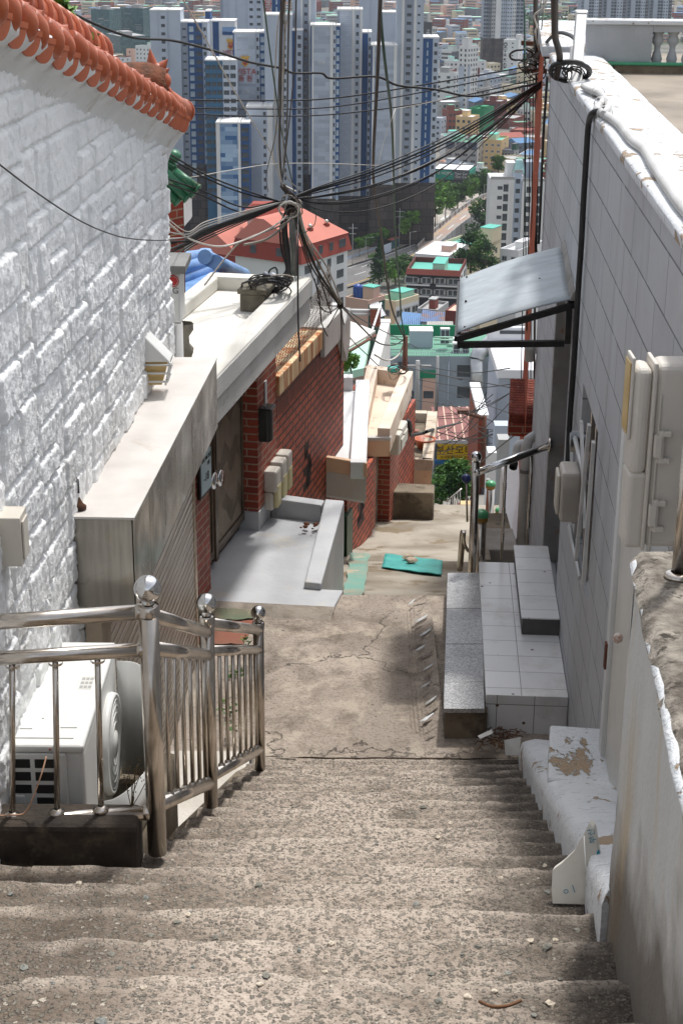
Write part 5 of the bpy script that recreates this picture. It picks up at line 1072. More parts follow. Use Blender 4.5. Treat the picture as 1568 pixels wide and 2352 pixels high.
for i in range(60):
 px,py=random.gauss(1150,22),random.uniform(1680,1728);p=onland(px,py)+Vector((0,0,.01+random.random()*.03));a=random.random()*6.3;l_=random.uniform(.03,.09)
 mb=MB().tube([p,p+Vector((l_*.5*math.cos(a),l_*.5*math.sin(a),.012)),p+Vector((l_*math.cos(a+.3),l_*math.sin(a+.3),.0))],.003,4)
 tag(mb.build('twig',M_DEBRIS),'dry twig in the litter heap at the foot of the stairs','twig','twigs in the litter heap')
mb=MB();p=hz(1140,2300,STZ(3.3)+.02);mb.tube(smoothpath([hy(1100,2300,3.02),hy(1130,2312,2.99),hy(1165,2310,2.99),hy(1196,2298,3.02)],5),.004,6);tag(mb.build('dry_stalk',M_DEBRIS),'long dry curved stalk on the nearest stair tread','stalk')
for i in range(17):
 y=8.2+1.7*i/16+random.uniform(-.04,.04);x=.50+random.uniform(-.03,.05);L_=random.uniform(.05,.14);a=random.uniform(.5,.95);w_=random.uniform(.008,.02);z=LANDZ(y)+.045;q=[]
 for k in range(9):t=k/8;q.append((x+L_*(t-.5)*math.cos(a),y+L_*(t-.5)*math.sin(a),w_*math.sin(math.pi*min(.95,max(.05,t)))*random.uniform(.6,1.2)))
 mb=MB().grid([[Vector((p,r-s_,z+.03*(p-x)/.1)),Vector((p,r,z+.010+.03*(p-x)/.1)),Vector((p,r+s_,z+.03*(p-x)/.1))]for p,r,s_ in q])
 if i%2:tag(mb.build('plaster_smear',M_WHITE),'white plaster smear on the rough gutter beside the granite ledge','plaster','plaster smears in the gutter')
 else:tag(mb.build('cement_ridge',M_LAND),kind='structure')
def ontread(px,py):
 d=ray(px,py)
 for k in range(1,len(NOS)):
  z=STZ(NOS[k]);p=d*(z/d.z)
  if NOS[k-1]<=p.y<=NOS[k]:return p
 return d*(-1.035/(d.z+.431*d.y))
for i in range(70):
 px,py=random.uniform(20,1480),1790+560*random.random()**.7;p=ontread(px,py)
 if not(XLB(p.y)<p.x<XR(p.y)-.05)and p.y>4.7:continue
 r=random.uniform(.005,.013)*(1.0 if random.random()<.9 else 1.5);mb=MB();mb.ball(p+Vector((0,0,r*.2)),r,6,sq=.5)
 mb.v=[(x+random.uniform(-.3,.3)*r,y+random.uniform(-.4,.4)*r,z)for x,y,z in mb.v];mb.sm=[False]*len(mb.sm)
 m_=(plain('pebble_grey',C(124,122,112),C(104,102,94),30,.9),plain('pebble_pale',C(196,184,166),C(176,164,146),30,.9),plain('pebble_blue',C(118,120,116),C(136,136,128),30,.9))[i%3 if i%7 else 1]
 tag(mb.build('pebble',m_),'loose pebble lying on the worn stair treads','pebble','loose pebbles on the stairs')
hr=thing('handrail','steel handrail with ball topped post fixed to the tiled wall','handrail',tuple(hy(1087,1312,10.35)))
b0=hy(1083,1312,10.35);t0=Vector((b0.x,b0.y,0));ztp=hy(1086,1060,10.35).z
MB().tube([b0-Vector((0,0,.5)),Vector((b0.x,b0.y,ztp))],.028,20).build('post',M_STEEL,hr);MB().ball((b0.x,b0.y,ztp+.035),.038,28).build('ball_finial',M_CHROME,hr)
w_=rpx(1264,1022,.0);we=RP(w_[0],.0,w_[1]);hs_=hy(1096,1085,10.33);MB().tube([hs_,we],.026,18).build('rail',M_CHROME,hr);MB().ball(hs_,.027,14).build('rail_end',M_CHROME,hr);MB().lathe([(.001,0),(.05,0),(.05,.012),(.03,.02)],we,18,axis=RN).build('wall_flange',M_STEEL,hr)
for(px,pyt,pyb)in((1157,1098,1285),(1217,1060,1253)):
 s_=hs_.lerp(we,(px-1096)/(1264-1096)+.02);zz=hy(px-6,pyb,s_.y).z;mb=MB();mb.tube([s_,Vector((s_.x,s_.y,zz))],.011,10)
 for k in range(3):
  for j in range(4):mb.lathe([(.011,-.006),(.015,0),(.011,.006)],Vector((s_.x,s_.y,s_.z-(s_.z-zz)*(.22+.26*k)-.014*j)),10)
 mb.build('baluster',M_STEEL,hr)
def cap_post(base,zt,r,label,sc=1.):
 o=thing('cap_post',label,'post',tuple(base),'steel posts with green caps');b=Vector(base)
 MB().tube([b,Vector((b.x,b.y,zt))],r,18).build('shaft',M_STEEL,o);MB().lathe([(r*1.05,-.05),(r*1.22,-.045),(r*1.22,-.012),(r*1.05,-.01)],(b.x,b.y,zt),18).build('band',M_OCHRE,o)
 MB().lathe([(r*1.3,-.012),(r*1.35,0),(r*1.2,r*.5),(r*.7,r*.85),(.001,r*.95)],(b.x,b.y,zt),18).build('cap',M_GREENCAP,o);return o
cap_post(hy(1099,1318,10.5)-Vector((0,0,.4)),hy(1099,1182,10.5).z,.040,'nearest green capped steel post behind the ball topped post')
cap_post(hy(1120,1255,17.2)-Vector((0,0,.3)),hy(1124,1112,17.2).z,.046,'tall green capped steel post beyond the path end')
cap_post(hy(1155,1240,15.8),hy(1159,1148,15.8).z,.038,'green capped steel post seen behind the slim baluster')
cap_post(hy(1143,1240,16.6),hy(1146,1172,16.6).z,.036,'short green capped steel post beside the white sloping wall')
for i,(pts_,Y,r)in enumerate(((((1055,1310),(1062,1230),(1064,1222)),11.6,.024),(((1130,1150),(1123,1125),(1120,1100)),17.3,.022),(((1113,1250),(1128,1200),(1136,1186)),16.4,.022))):
 o=MB().tube(smoothpath([hy(*p,Y)for p in pts_],4),r,14);tag(o.build('sloping_rail',M_STEEL),('short sloping steel rail left of the ball topped post','steel rail end curving beyond the farther capped post','steel rail sloping down beside the capped posts')[i],'rail')
 o=MB().tube(smoothpath([hy(pts_[-1][0]-1,pts_[-1][1]+6,Y-.01),hy(pts_[-1][0]+3,pts_[-1][1]+30,Y-.02),hy(pts_[-1][0]+11,pts_[-1][1]+44,Y+.02)],6),.013,10);tag(o.build('rail_bracket',M_STEEL),'curved steel bracket joining a sloping rail to its post','bracket','curved rail brackets')
bb=hy(1070,1099,11.5);bl_=thing('blue_ball','dark blue plastic ball on a thin stem left of steel post','ball',tuple(bb));MB().ball(bb,.036,20).build('ball',M_BLUEBALL,bl_);MB().tube([bb,bb-Vector((-.02,0,.35))],.008,8).build('stem',M_STEEL,bl_)
dp=[hy(1206,1020,12.4)+Vector((-.05,-.02,0)),hy(1209,1005,12.3),hy(1218,1000,12.3)]
p0_=hy(1185,1252,11.6);p1_=hy(1208,1030,12.2);o=thing('downpipe','grey plastic downpipe running down the tiled wall','pipe',tuple(p0_))
MB().tube([Vector((p1_.x,p1_.y,p0_.z-.6)),p1_,p1_+Vector((.015,.01,.07)),p1_+Vector((.08,.02,.11))],.042,18).build('pipe',M_PVC,o);MB().lathe([(.046,0),(.046,.03)],Vector((p1_.x,p1_.y,hy(1200,1085,p1_.y).z)),18).build('collar',plain('dark_grey_pvc',C(112,110,108),None,1,.5),o)
MB().tube(smoothpath([hy(1202,1018,12.6),hy(1190,1022,12.6),hy(1184,1040,12.6),hy(1180,1060,12.55)],6),.034,14).build('branch',M_WHITE,o);MB().lathe([(.034,0),(.034,.05),(.028,.05),(.028,0)],hy(1180,1064,12.55),16,axis=(-.3,-1,-.6)).build('outlet',M_DARK,o)
wb_=thing('white_slope_wall','smooth white painted sloping wall beside the grey downpipe','wall',tuple(hy(1170,1240,13.5)))
q=[hy(1168,1237,12.6),hy(1188,1237,12.6),hy(1206,1040,14.6),hy(1150,1060,14.6)]
mb=MB();mb.hexa([Vector((p.x,p.y,-7.5))for p in q]+q);mb.build('body',M_WHITE,wb_,bev=.01)
for i,(px0,px1,py0,py1,Y,zt__,lab)in enumerate(((1118,1175,1212,1222,12.2,0,'rough brown stone block beyond the tiled step'),(1108,1128,1262,1285,11.0,0,'small concrete block at the end of the white tiled step'),(1118,1190,1250,1262,11.2,0,'cracked grey concrete step past the white tiles'))):
 a,b=hy(px0,py1,Y),hy(px1,py1,Y);mb=MB();mb.box(a.x,b.x,Y,Y+.45,a.z-.8,a.z);tag(mb.build('stone_block' if i!=2 else 'concrete_step',(M_DARKCON,M_ALLEY,plain('grey_crack_concrete',C(156,150,142),C(130,124,116),4,.9,bump=.5,bsc=40))[i],bev=.01),lab,'block' if i!=2 else 'step')
rc=thing('tiled_canopy','small red clay tiled canopy projecting from the tiled house','canopy',tuple(hy(1200,960,13.2)))
q=[hy(1168,958,12.9),hy(1226,962,12.9),hy(1228,880,13.7),hy(1172,878,13.7)];sl_=q[0]-q[3];rn_=(q[2]-q[3])/9
M_RTILE=plain('old_red_tile',C(138,72,56),C(104,50,40),9,.85,bump=.5,bsc=40,c3=C(176,150,136),sc3=16,t3=(.62,.7))
mb=MB();mb.slab(q,(0,-.3,1),.05);mb.build('deck',M_RTILE,rc)
for k in range(14):
 a=q[3].lerp(q[0],(k+.5)/14);b=q[2].lerp(q[1],(k+.5)/14);mb=MB();P=[a.lerp(b,j/10)+Vector((0,0,.012+.006*(j%2)))for j in range(11)];mb.tube(P,.03,8);mb.build('tile_course',M_RTILE,rc)
mb=MB();mb.hexa([q[0]+Vector((0,-.01,-.16)),q[1]+Vector((0,-.01,-.16)),q[1]+Vector((0,.06,-.16)),q[0]+Vector((0,.06,-.16)),q[0]+Vector((0,-.01,-.05)),q[1]+Vector((0,-.01,-.05)),q[1]+Vector((0,.06,-.05)),q[0]+Vector((0,.06,-.05))]);mb.build('fascia',M_BRICKP,rc)
pj_=hy(1216,805,12.5);o=tag(MB().lathe([(.03,-.09),(.036,-.085),(.036,.0),(.045,.005),(.045,.06),(.036,.06),(.036,.02)],pj_,16).tube([pj_,pj_+Vector((.12,0,.0))],.022,12).build('pipe_socket',M_PVC),'grey plastic pipe socket sticking out of the orange brick edge','pipe')
for i,(px,py,z,s_,n_)in enumerate(((540,1560,-4.43,.06,40),(525,1640,-4.43,.07,46),(530,1690,-4.43,.05,26),(566,1490,-4.40,.05,24))):
 p=hz(px,py,z);mb=MB();leafclump(mb,p+Vector((0,0,.05)),s_,n_,.016,(0,1,1),.8);tag(mb.build('weed',M_LEAF),('taller weed tuft in the terrace joint seen through the railing','broad weed tuft in the joint below the middle railing post','low weed tuft nearest the stairs below the railing','thin weed tuft by the red painted patch')[i],'weed')
for i,(px,py)in enumerate(((304,1850),)):
 mb=MB();b=hy(px-2,1855,4.96)
 for k in range(7):
  e=hy(285+k*8+random.uniform(-4,4),1765+random.uniform(-8,40),4.97);m_=b.lerp(e,.55)+Vector((.01*math.sin(k),0,-.01));mb.tube(smoothpath([b,m_,e],4),.0016,4)
  for j in range(9):mb.ball(e+Vector((random.gauss(0,.012),random.gauss(0,.006),random.gauss(0,.012))),.0032,5)
 tag(mb.build('dry_weed',plain('dry_weed',C(110,92,60),C(84,70,46),30,.9)),'dry branching weed in front of the air conditioner baffle','weed')
tag(MB().tube(smoothpath([hy(107,1738,4.93),hy(92,1790,4.88),hy(62,1862,4.87),hy(30,1872,4.87),hy(-40,1874,4.87)],8),.003,6).build('wire',plain('copper_wire',C(186,146,118),None,1,.5)),'thin copper coloured wire tied from railing to air conditioner vent','wire')
TP=[(17,-7.0),(24,-10),(60,-23),(90,-33.5),(115,-41),(245,-79),(335,-94),(400,-106),(470,-118),(900,-119),(1500,-118),(1900,-110),(2300,-92),(2800,-10),(3400,130)]
def TZ(Y):
 for(a,za),(b,zb)in zip(TP,TP[1:]):
  if Y<=b:return za+(zb-za)*max(0,(Y-a))/(b-a)
 return TP[-1][1]
n=N('city_ground');co=n.coord('Object');c_=n.mix(n.step(n.noise(co,.05,5),.4,.6),C(118,114,106),C(92,90,84));c_=n.mix(n.step(n.noise(co,.012,5),.55,.62),c_,C(60,74,44))
sx=n.n('SeparateXYZ');n.put(sx.inputs[0],co);c_=n.mix(n.step(sx.outputs[1],2150,2400),c_,C(44,62,38));M_GROUND=n.out(c_,.95)
yy=np.array([17.0,20,24,30,40,50,60,75,90,102,115,150,200,245,290,335,370,400,435,470,600,900,1500,1900,2100,2300,2450,2600,2800,3000,3200,3500,4000])
X,Y=np.meshgrid(np.linspace(-1,1,41),yy);X=X*(60+Y*.42);Z=np.vectorize(TZ)(np.minimum(Y,3400.))+np.where(Y>1900,(fbm(X/260.,Y/260.,4,5)-.45)*(Y-1900)*.12,0)+np.where(Y<40,-.6*np.abs(X)*.03,0)
tag(gridmesh('ground',X,Y,Z,M_GROUND),kind='structure')
def cm(name,c,c2=None,rough=.85,sc=.12,**k):return plain(name,c,c2 or tuple(q*.9 for q in c[:3])+(1,),sc,rough,**k)
def brickpanel(name,c1,c2,mort,w_,h_,bias=0.,ms=.02):
 if name in MATS:return MATS[name]
 n=N(name);br=n.n('TexBrick');n.put(br.inputs['Vector'],n.coord('UV'));br.inputs['Scale'].default_value=1;br.offset=.37;br.offset_frequency=2;br.squash=1
 br.inputs['Brick Width'].default_value=w_;br.inputs['Row Height'].default_value=h_;br.inputs['Mortar Size'].default_value=ms
 br.inputs['Color1'].default_value=c1;br.inputs['Color2'].default_value=c2;br.inputs['Mortar'].default_value=mort;br.inputs['Bias'].default_value=bias
 MATS[name]=n.out(br.outputs[0],.85);return MATS[name]
K=dict(lg=cm('tower_light_grey',C(178,187,199)),mg=cm('tower_mid_grey',C(142,151,164)),dg=cm('tower_dark_grey',C(112,116,124)),wh=cm('city_white',C(214,214,212)),blue=cm('tower_blue',C(28,74,124)),navy=cm('navy_roof',C(74,82,96)),teal=cm('tower_teal',C(46,98,132)),brown=brickpanel('podium_brown',C(86,76,71),C(58,51,49),C(40,36,35),3.2,2.9,0,.12),cream=cm('city_cream',C(214,200,170)),beige=cm('city_beige',C(206,176,128)),pink=cm('city_pink',C(206,170,152)),red=cm('city_red_brick',C(132,70,58)),rroof=cm('red_roof',C(150,82,70)),green=cm('roof_green',C(98,146,124)),aqua=cm('roof_aqua',C(92,172,156)),grn=cm('mesh_green',C(24,132,84)),grey=cm('city_grey',C(160,160,158)),dgrey=cm('city_dark_grey',C(78,80,84)),wroof=cm('white_roof',C(220,220,222)),blk=cm('city_black',C(44,46,50)),lblue=cm('pale_blue',C(128,160,196)),mint=cm('mint_roof',C(168,206,184)),lilac=cm('stair_bluegrey',C(176,188,204)),broof=cm('blue_metal_roof',C(84,122,160)),dred=cm('dark_red',C(108,50,44)),dgreen=cm('dark_green',C(48,88,72)))
K['gpat']=brickpanel('grey_panel_pattern',C(176,185,197),C(148,157,170),C(162,171,184),7,1.45,0,.03)
K['bpat']=brickpanel('blue_panel_pattern',C(52,96,142),C(170,194,214),C(100,140,176),4.2,1.5,-.1,.02)
K['lpat']=brickpanel('pale_brick_panel',C(186,194,205),C(174,183,195),C(162,171,184),1.6,.75,0,.05)
def glasswall():
 n=N('teal_curtain_wall');uv=n.coord('UV');br=n.n('TexBrick');n.put(br.inputs['Vector'],uv);br.offset=0;br.inputs['Scale'].default_value=1;br.inputs['Brick Width'].default_value=1.6;br.inputs['Row Height'].default_value=2.0;br.inputs['Mortar Size'].default_value=.06
 br.inputs['Color1'].default_value=C(48,82,88);br.inputs['Color2'].default_value=C(72,108,110);br.inputs['Mortar'].default_value=C(56,76,80)
 return n.out(br.outputs[0],.22)
K['glass']=glasswall()
M_CWIN=plain('city_window',C(52,58,64),C(74,82,88),.5,.15);M_CFR=plain('city_window_frame',C(206,206,204),None,1,.6);M_CWIN2=plain('pale_window',C(150,166,178),C(176,190,198),.4,.2)
def unit_window(nm,frame,glass,fw=.09,mull=True):
 mb=MB();mb.box(-.5,.5,-.05,.02,-.5,.5,1)
 for(a,b,c,d_)in((-.5,.5,-.5,-.5+fw),(-.5,.5,.5-fw,.5),(-.5,-.5+fw*.8,-.5+fw,.5-fw),(.5-fw*.8,.5,-.5+fw,.5-fw))+(((-.03,.03,-.5+fw,.5-fw),)if mull else()):mb.box(a,b,.021,.06,c,d_,0)
 o=mb.build(nm,[frame,glass]);me=o.data;bpy.data.objects.remove(o);return me
WM=dict(white=unit_window('window',M_CFR,M_CWIN),dark=unit_window('window',K['dgrey'],M_CWIN,.05,False),pale=unit_window('window',M_CFR,M_CWIN2,.06,False),bal=unit_window('window',K['grey'],M_CWIN,.12,True),teal=unit_window('window',cm('teal_trim',C(70,128,112)),M_CWIN,.1,True))
def put_window(parent,me,p,ang,w_,h_,name='window'):
 o=bpy.data.objects.new(name,me);COL.objects.link(o);o.parent=parent;o.location=Vector(p)-WL[parent.name];o.rotation_euler=(0,0,ang);o.scale=(w_,.5,h_);WL[o.name]=WL[parent.name];return o
WCOUNT={}
def windows(parent,items):
 """items: (p, ang, w, h, style); first 100 as own parts, the rest as one part"""
 k0=WCOUNT.get(parent.name,0);vs=[];fs=[];mi=[];rest=items[max(0,100-k0):]
 for p,a,w_,h_,st in items[:max(0,100-k0)]:put_window(parent,WM[st],p,a,w_,h_)
 WCOUNT[parent.name]=k0+len(items)
 if rest:
  mb=MB()
  for p,a,w_,h_,st in rest:
   M=Matrix.Translation(Vector(p))@Matrix.Rotation(a,4,'Z')@Matrix.Diagonal((w_,.5,h_,1));me=WM[st]
   for po in me.polygons:mb.add([M@me.vertices[i].co for i in po.vertices],[tuple(range(len(po.vertices)))],{'white':0,'dark':2,'pale':0,'bal':0,'teal':0}[st]if po.material_index==0 else(3 if st=='pale' else 1))
  o=mb.build('window',[M_CFR,M_CWIN,K['dgrey'],M_CWIN2],parent);o['kind']='stuff'
def solve(C0,dr,px):
 lo,hi=0.,120.;s0=pj(C0)[0];sg=1 if pj(C0+dr*5)[0]>s0 else-1
 for _ in range(40):
  m=(lo+hi)/2
  if(pj(C0+dr*m)[0]-px)*sg<0:lo=m
  else:hi=m
 return lo
def bldg(name,label,xl,xc,xr,yt,yb,Y,r=25,wl='wh',wr=None,roof='grey',fh=3.,cols=(3,2),win=(1.6,1.4),st='white',st2=None,par=.9,pen=None,cat='building',group=None,z0=None,band=None,skip=(0,0),off=(.5,.5),depth=None):
 if Y>=555 and yb<460:Y=118/math.tan(PITCH-math.atan((1176-yb)/F))
 C0=hy(xc,yt,Y);a=rad(r);dl=Vector((-math.cos(a),math.sin(a),0));dr=Vector((math.sin(a),math.cos(a),0))
 Ll=solve(C0,dl,xl)if xl<xc-.5 else 6.;Lr=solve(C0,dr,xr)if xr>xc+.5 else 12.;Lr=depth or min(Lr,45.);Ll=min(Ll,60.)
 zb=z0 if z0 is not None else TZ(Y)-2;zv=hy(xc,yb,Y).z;zt=C0.z
 o=thing(name,label,cat,(C0.x,C0.y,zb),group)
 fr=[tuple(-dl),tuple(-dr),(0,0,1)]
 M=Matrix(((-dl.x,dr.x,0,C0.x),(-dl.y,dr.y,0,C0.y),(0,0,1,0),(0,0,0,1)))
 mb=MB([tuple(-dl),tuple(dr),(0,0,1)]).at(M);wr=wr or wl
 v=[(-Ll,0),(0,0),(0,Lr),(-Ll,Lr)]
 mb.prism(v,zb,zt-par,0)
 for i,f in enumerate(mb.f):
  if i==2:mb.mi[i]=1
 mb.build('wall',[K[wl],K[wr]],o)
 if par>0:
  t=.25
  for(x0,x1,y0,y1)in((-Ll,0,0,t),(-Ll,0,Lr-t,Lr),(-Ll,-Ll+t,t,Lr-t),(-t,0,t,Lr-t)):
   mb=MB([tuple(-dl),tuple(dr),(0,0,1)]).at(M);mb.box(x0,x1,y0,y1,zt-par,zt);mb.build('parapet',K[band or wl],o)
 mb=MB().at(M);mb.box(-Ll+.25,-.25,.25,Lr-.25,zt-par-.3,zt-par+.03);mb.build('roof',K[roof],o)
 if pen:
  for(x0,x1,y0,y1,h_,k)in pen:
   mb=MB().at(M);mb.box(-Ll*x1,-Ll*x0,Lr*y0,Lr*y1,zt-par+.03,zt-par+h_);mb.build('penthouse',K[k],o)
   mb=MB().at(M);mb.box(-Ll*x1-.15,-Ll*x0+.15,Lr*y0-.15,Lr*y1+.15,zt-par+h_,zt-par+h_+.18);mb.build('penthouse_roof',K[roof],o)
 nf=int((zt-par-max(zb,zv-1))/fh);it=[]
 aL=math.atan2(-dl.y,-dl.x)+math.pi;aL=math.atan2(dl.y,dl.x);aR=math.atan2(-dr.y,-dr.x)
 for f in range(nf):
  z=zt-par-fh*(f+.55)
  for c in range(cols[0]):
   q=C0+dl*(Ll*(c+off[0])/cols[0]);it.append(((q.x-dr.x*.02,q.y-dr.y*.02,z),math.atan2(-dl.y,-dl.x)+math.pi,win[0],win[1],st))
  for c in range(cols[1]):
   q=C0+dr*(Lr*(c+off[1])/cols[1]);it.append(((q.x-dl.x*.02,q.y-dl.y*.02,z),math.atan2(-dr.y,-dr.x),win[0]*.9,win[1],st2 or st))
 windows(o,it);return o,C0,dl,dr,Ll,Lr,zt,M
def tower(label,Y,yt,strips,ybase,yp=None,fh=2.9,depth=14.,cat='tower',name='apartment_tower',crown=True,zb=None):
 x0=strips[0][0];zt=hy(x0,yt,Y).z;zb=TZ(Y)-1 if zb is None else zb;zp=hy(x0,yp,Y).z if yp else None
 o=thing(name,label,cat,(hy(x0,yt,Y).x,Y,zb));mats=[];mb=MB();it=[]
 top=MB()
 for s_ in strips:
  xa,xb,k=s_[:3];dy=s_[3]if len(s_)>3 else 0;zz=hy(x0,s_[4],Y).z if len(s_)>4 else zt
  wv=None;kk=k
  if ':' in k:kk,wv=k.split(':')
  if K[kk]not in mats:mats.append(K[kk])
  i=mats.index(K[kk]);A_,B_=hy(xa,300,Y+dy).x,hy(xb,300,Y+dy).x
  if zp:
   if K['brown']not in mats:mats.append(K['brown'])
   mb.box(A_,B_,Y+dy,Y+depth,zp,zz,i);mb.box(A_+.01,B_-.01,Y+dy+.1,Y+depth-.1,zb,zp,mats.index(K['brown']))
  else:mb.box(A_,B_,Y+dy,Y+depth,zb,zz,i)
  top.box(A_-.1,B_+.1,Y+dy-.12,Y+depth+.1,zz+.002,zz+.5)
  if wv:
   st,ww,hh={'w':('dark',.5,1.35),'s':('dark',.5,.7),'p':('pale',.62,1.9),'d':('dark',.48,1.1),'b':('bal',.8,1.6),'m':('white',.7,1.3)}[wv[0]];nn=int(wv[1:]or 1)
   k_=0;z=zz-2.2
   while z>max(zb,hy(x0,ybase,Y).z):
    for c in range(nn):it.append((((A_+(B_-A_)*(c+.5)/nn),Y+dy,z),0,(B_-A_)/nn*ww,hh,st))
    z-=fh
 mb.build('tower_body',mats,o);
 if crown:top.build('roof_rim',K['wh'],o)
 it.sort(key=lambda q:-q[0][2]);windows(o,it);return o,zt
def sign(parent,s,px,py,Y,size,mat,dy=-.25):p=hy(px,py,Y+dy);return text(s,'lettering',size,mat,p,(1,0,0),(0,0,1),parent,.12)
PXM=lambda Y:Y/3687./.95
t1,_=tower('pale grey apartment tower at far left with one column of windows',612,25,[(353,373,'lg'),(373,391,'lg:d1',-.3),(391,421,'lg',.4),(421,437,'mg:s1',1.2,52),(437,453,'blue:p1',.6,52),(453,469,'blue:b1',.6,52),(469,481,'lg:w1',1.,52)],420,378)
t2,_=tower('slim tower with cut off red lettering behind the teal tower',650,50,[(477,488,'blue',3,28),(488,493,'wh',.0),(493,507,'blue',.2),(507,543,'wh',0)],330)
t3,_=tower('teal blue apartment tower with deep blue windows left of crested tower',590,140,[(474,488,'teal:b1',.4),(488,500,'teal:b1',.2),(500,514,'teal:b1',.4),(514,530,'lg:b1'),(530,545,'lg:b1',.4)],460)
t4,_=tower('grey apartment tower with gold crest and red lettering',602,76,[(538,541,'blue',.2),(541,589,'lpat'),(589,598,'lg:w1',.5),(598,611,'blue:p1',.7)],420)
t5,_=tower('shorter tower with blue brick pattern face and white borders',574,284,[(496,505,'wh'),(505,546,'bpat',.25),(546,552,'wh'),(552,573,'blue:b1',.6)],500)
t6,z6=tower('plain pale grey tower in front of crested tower with one window column',584,247,[(566,602,'lg'),(602,614,'lg:w1',.4),(614,625,'wh',.5)],490)
t7,_=tower('tall grey tower behind crest with two window columns and fins',690,-60,[(511,516,'mg'),(516,530,'lg',.5),(530,545,'lg',0),(545,572,'lg',.6),(572,588,'lg:d1'),(588,606,'lg:d1',.5)],160)
t8,_=tower('tower with red vertical lettering beside the hanging cables',690,-60,[(606,626,'wh'),(626,634,'blue',.6),(634,640,'blue:p1',.6),(640,652,'blue',.6)],160)
t9,_=tower('pale tower right behind the hanging cables with window column',596,36,[(609,650,'lg'),(650,660,'lg:w1',.4),(660,671,'lg',.4),(671,680,'blue',1.,71),(680,695,'lg:w1',1.2,71)],470,470)
t10,_=tower('very tall tower with pale fins running past the picture top',606,-80,[(672,681,'lg',2),(681,691,'lg',0),(691,695,'wh',-.3),(695,709,'mg:d1',0),(709,713,'wh',-.3),(713,724,'lg',.3)],400,400)
t11,_=tower('patterned grey tower numbered 104 in the middle of the group',590,60,[(713,716,'blue',.3),(716,720,'wh',0),(720,757,'gpat',.2),(757,763,'wh',0),(763,770,'lg:w1',.5),(770,779,'blue:p1',.7)],455,456)
t12,_=tower('stepped grey tower between the numbered towers with blue strip',600,24,[(773,778,'mg'),(778,806,'lpat',.1),(806,812,'wh',-.1),(812,824,'lg:w1',.2),(824,829,'wh',0),(829,842,'blue',.8,76),(842,850,'lg:w1',1.,76)],450,450)
t13,_=tower('patterned grey tower numbered 103 in front of tallest right tower',592,106,[(850,853,'blue',.3),(853,857,'wh',0),(857,901,'gpat',.2),(901,908,'wh',0)],425,424)
t14,_=tower('tallest right tower with blue strip of pale windows on its side',598,-60,[(906,917,'lg'),(917,923,'wh',-.3),(923,944,'mg:d1',0),(944,950,'wh',-.3),(950,961,'lg:s1',.3),(961,966,'lg',.6),(966,974,'blue',1.,88),(974,979,'blue:p1',1.,88),(979,988,'blue',1.,88),(988,1002,'lg:w1',1.2,88)],420,420)
t15,_=tower('grey tower seen behind tower 103 and cut by picture top',680,-60,[(822,845,'lg'),(845,868,'lg',.5),(868,910,'lg',.6,30)],110)
t16,_=tower('far left grey tower sliver behind the roof ornament',640,200,[(383,396,'lg'),(396,402,'blue',.5)],330)
for o,s,px,py,Y,k,m_ in((t4,'VISTA',565,165,602,17,M_RED),(t4,'동 원',564,181,602,14,M_RED),(t4,'106',565,210,602,10,K['wh']),(t2,'VIST',526,121,650,13,M_RED),(t2,'동',522,133,650,10,M_RED),(t11,'104',737,144,590,11,K['wh']),(t13,'103',877,218,592,12,K['wh']),(t13,'103',876,398,592,12,K['wh']),(t8,'타',616,11,690,19,M_RED),(t8,'동',616,28,690,18,M_RED),(t11,'104',740,430,590,11,K['wh'])):
 sign(o,s,px,py,Y,k*PXM(Y),m_,-.32)
def crest(parent,px,py,Y,s):
 c=hy(px,py,Y-.3);q=PXM(Y)*s
 def fl(pts,y,mat,nm):mb=MB();n_=len(pts);mb.add([c+Vector((a*q,y,b*q))for a,b in pts]+[c+Vector((a*q,y+.1,b*q))for a,b in pts],[tuple(range(n_)),tuple(range(2*n_-1,n_-1,-1))]+[(i,n_+i,n_+(i+1)%n_,(i+1)%n_)for i in range(n_)]);mb.build(nm,mat,parent)
 fl([(-.5,-.1),(-.75,.3),(-1,.9),(-.62,.78),(-.6,1.2),(-.3,.7),(-.2,1.1),(0,.75),(.2,1.1),(.3,.7),(.6,1.2),(.62,.78),(1,.9),(.75,.3),(.5,-.1),(.8,-.7),(.35,-1.05),(0,-1.3),(-.35,-1.05),(-.8,-.7)],0,M_GOLD,'crest')
 fl([(-.5,.25),(.5,.25),(.5,-.45),(.25,-.8),(0,-.95),(-.25,-.8),(-.5,-.45)],-.12,M_RED,'crest_shield');fl([(-.36,.12),(.36,.12),(.36,-.02),(-.36,-.02)],-.16,M_GOLD,'crest_bar');fl([(-.36,-.2),(.36,-.2),(.34,-.34),(-.34,-.34)],-.16,M_GOLD,'crest_bar')
crest(t4,563,139,602,10);crest(t2,530,100,650,10)
for(a,b,c_,d_,k)in((544,584,86,115,'mg'),(546,586,192,250,'mg')):
 p,q=hy(a,d_,602),hy(b,c_,602);MB().box(p.x,q.x,601.86,601.95,p.z,q.z).build('inset_panel',K['gpat'],t4)
for(a,b,c_,d_,k)in((511,542,62,72,'lblue'),(511,541,73,80,'blue')):
 p,q=hy(a,d_,650),hy(b,c_,650);MB().box(p.x,q.x,649.7,649.95,p.z,q.z).build('inset_panel',K[k],t2)
p,q=hy(566,480,584),hy(624,376,584);MB().box(p.x+.05,q.x-3.6,583.8,583.95,p.z,q.z).build('darker_base',K['mg'],t6)
tf,_=tower('distant pale high rise with two broad fronts near upper right',1300,-60,[(1100,1110,'mg:b2',2),(1110,1118,'dg:b2',0),(1118,1127,'wh:d2',3),(1127,1139,'wh',0),(1139,1152,'lg:d3',3),(1152,1164,'lg:d2',1),(1164,1172,'wh:d2',4),(1172,1190,'mg:b2',6)],88,88,depth=24)
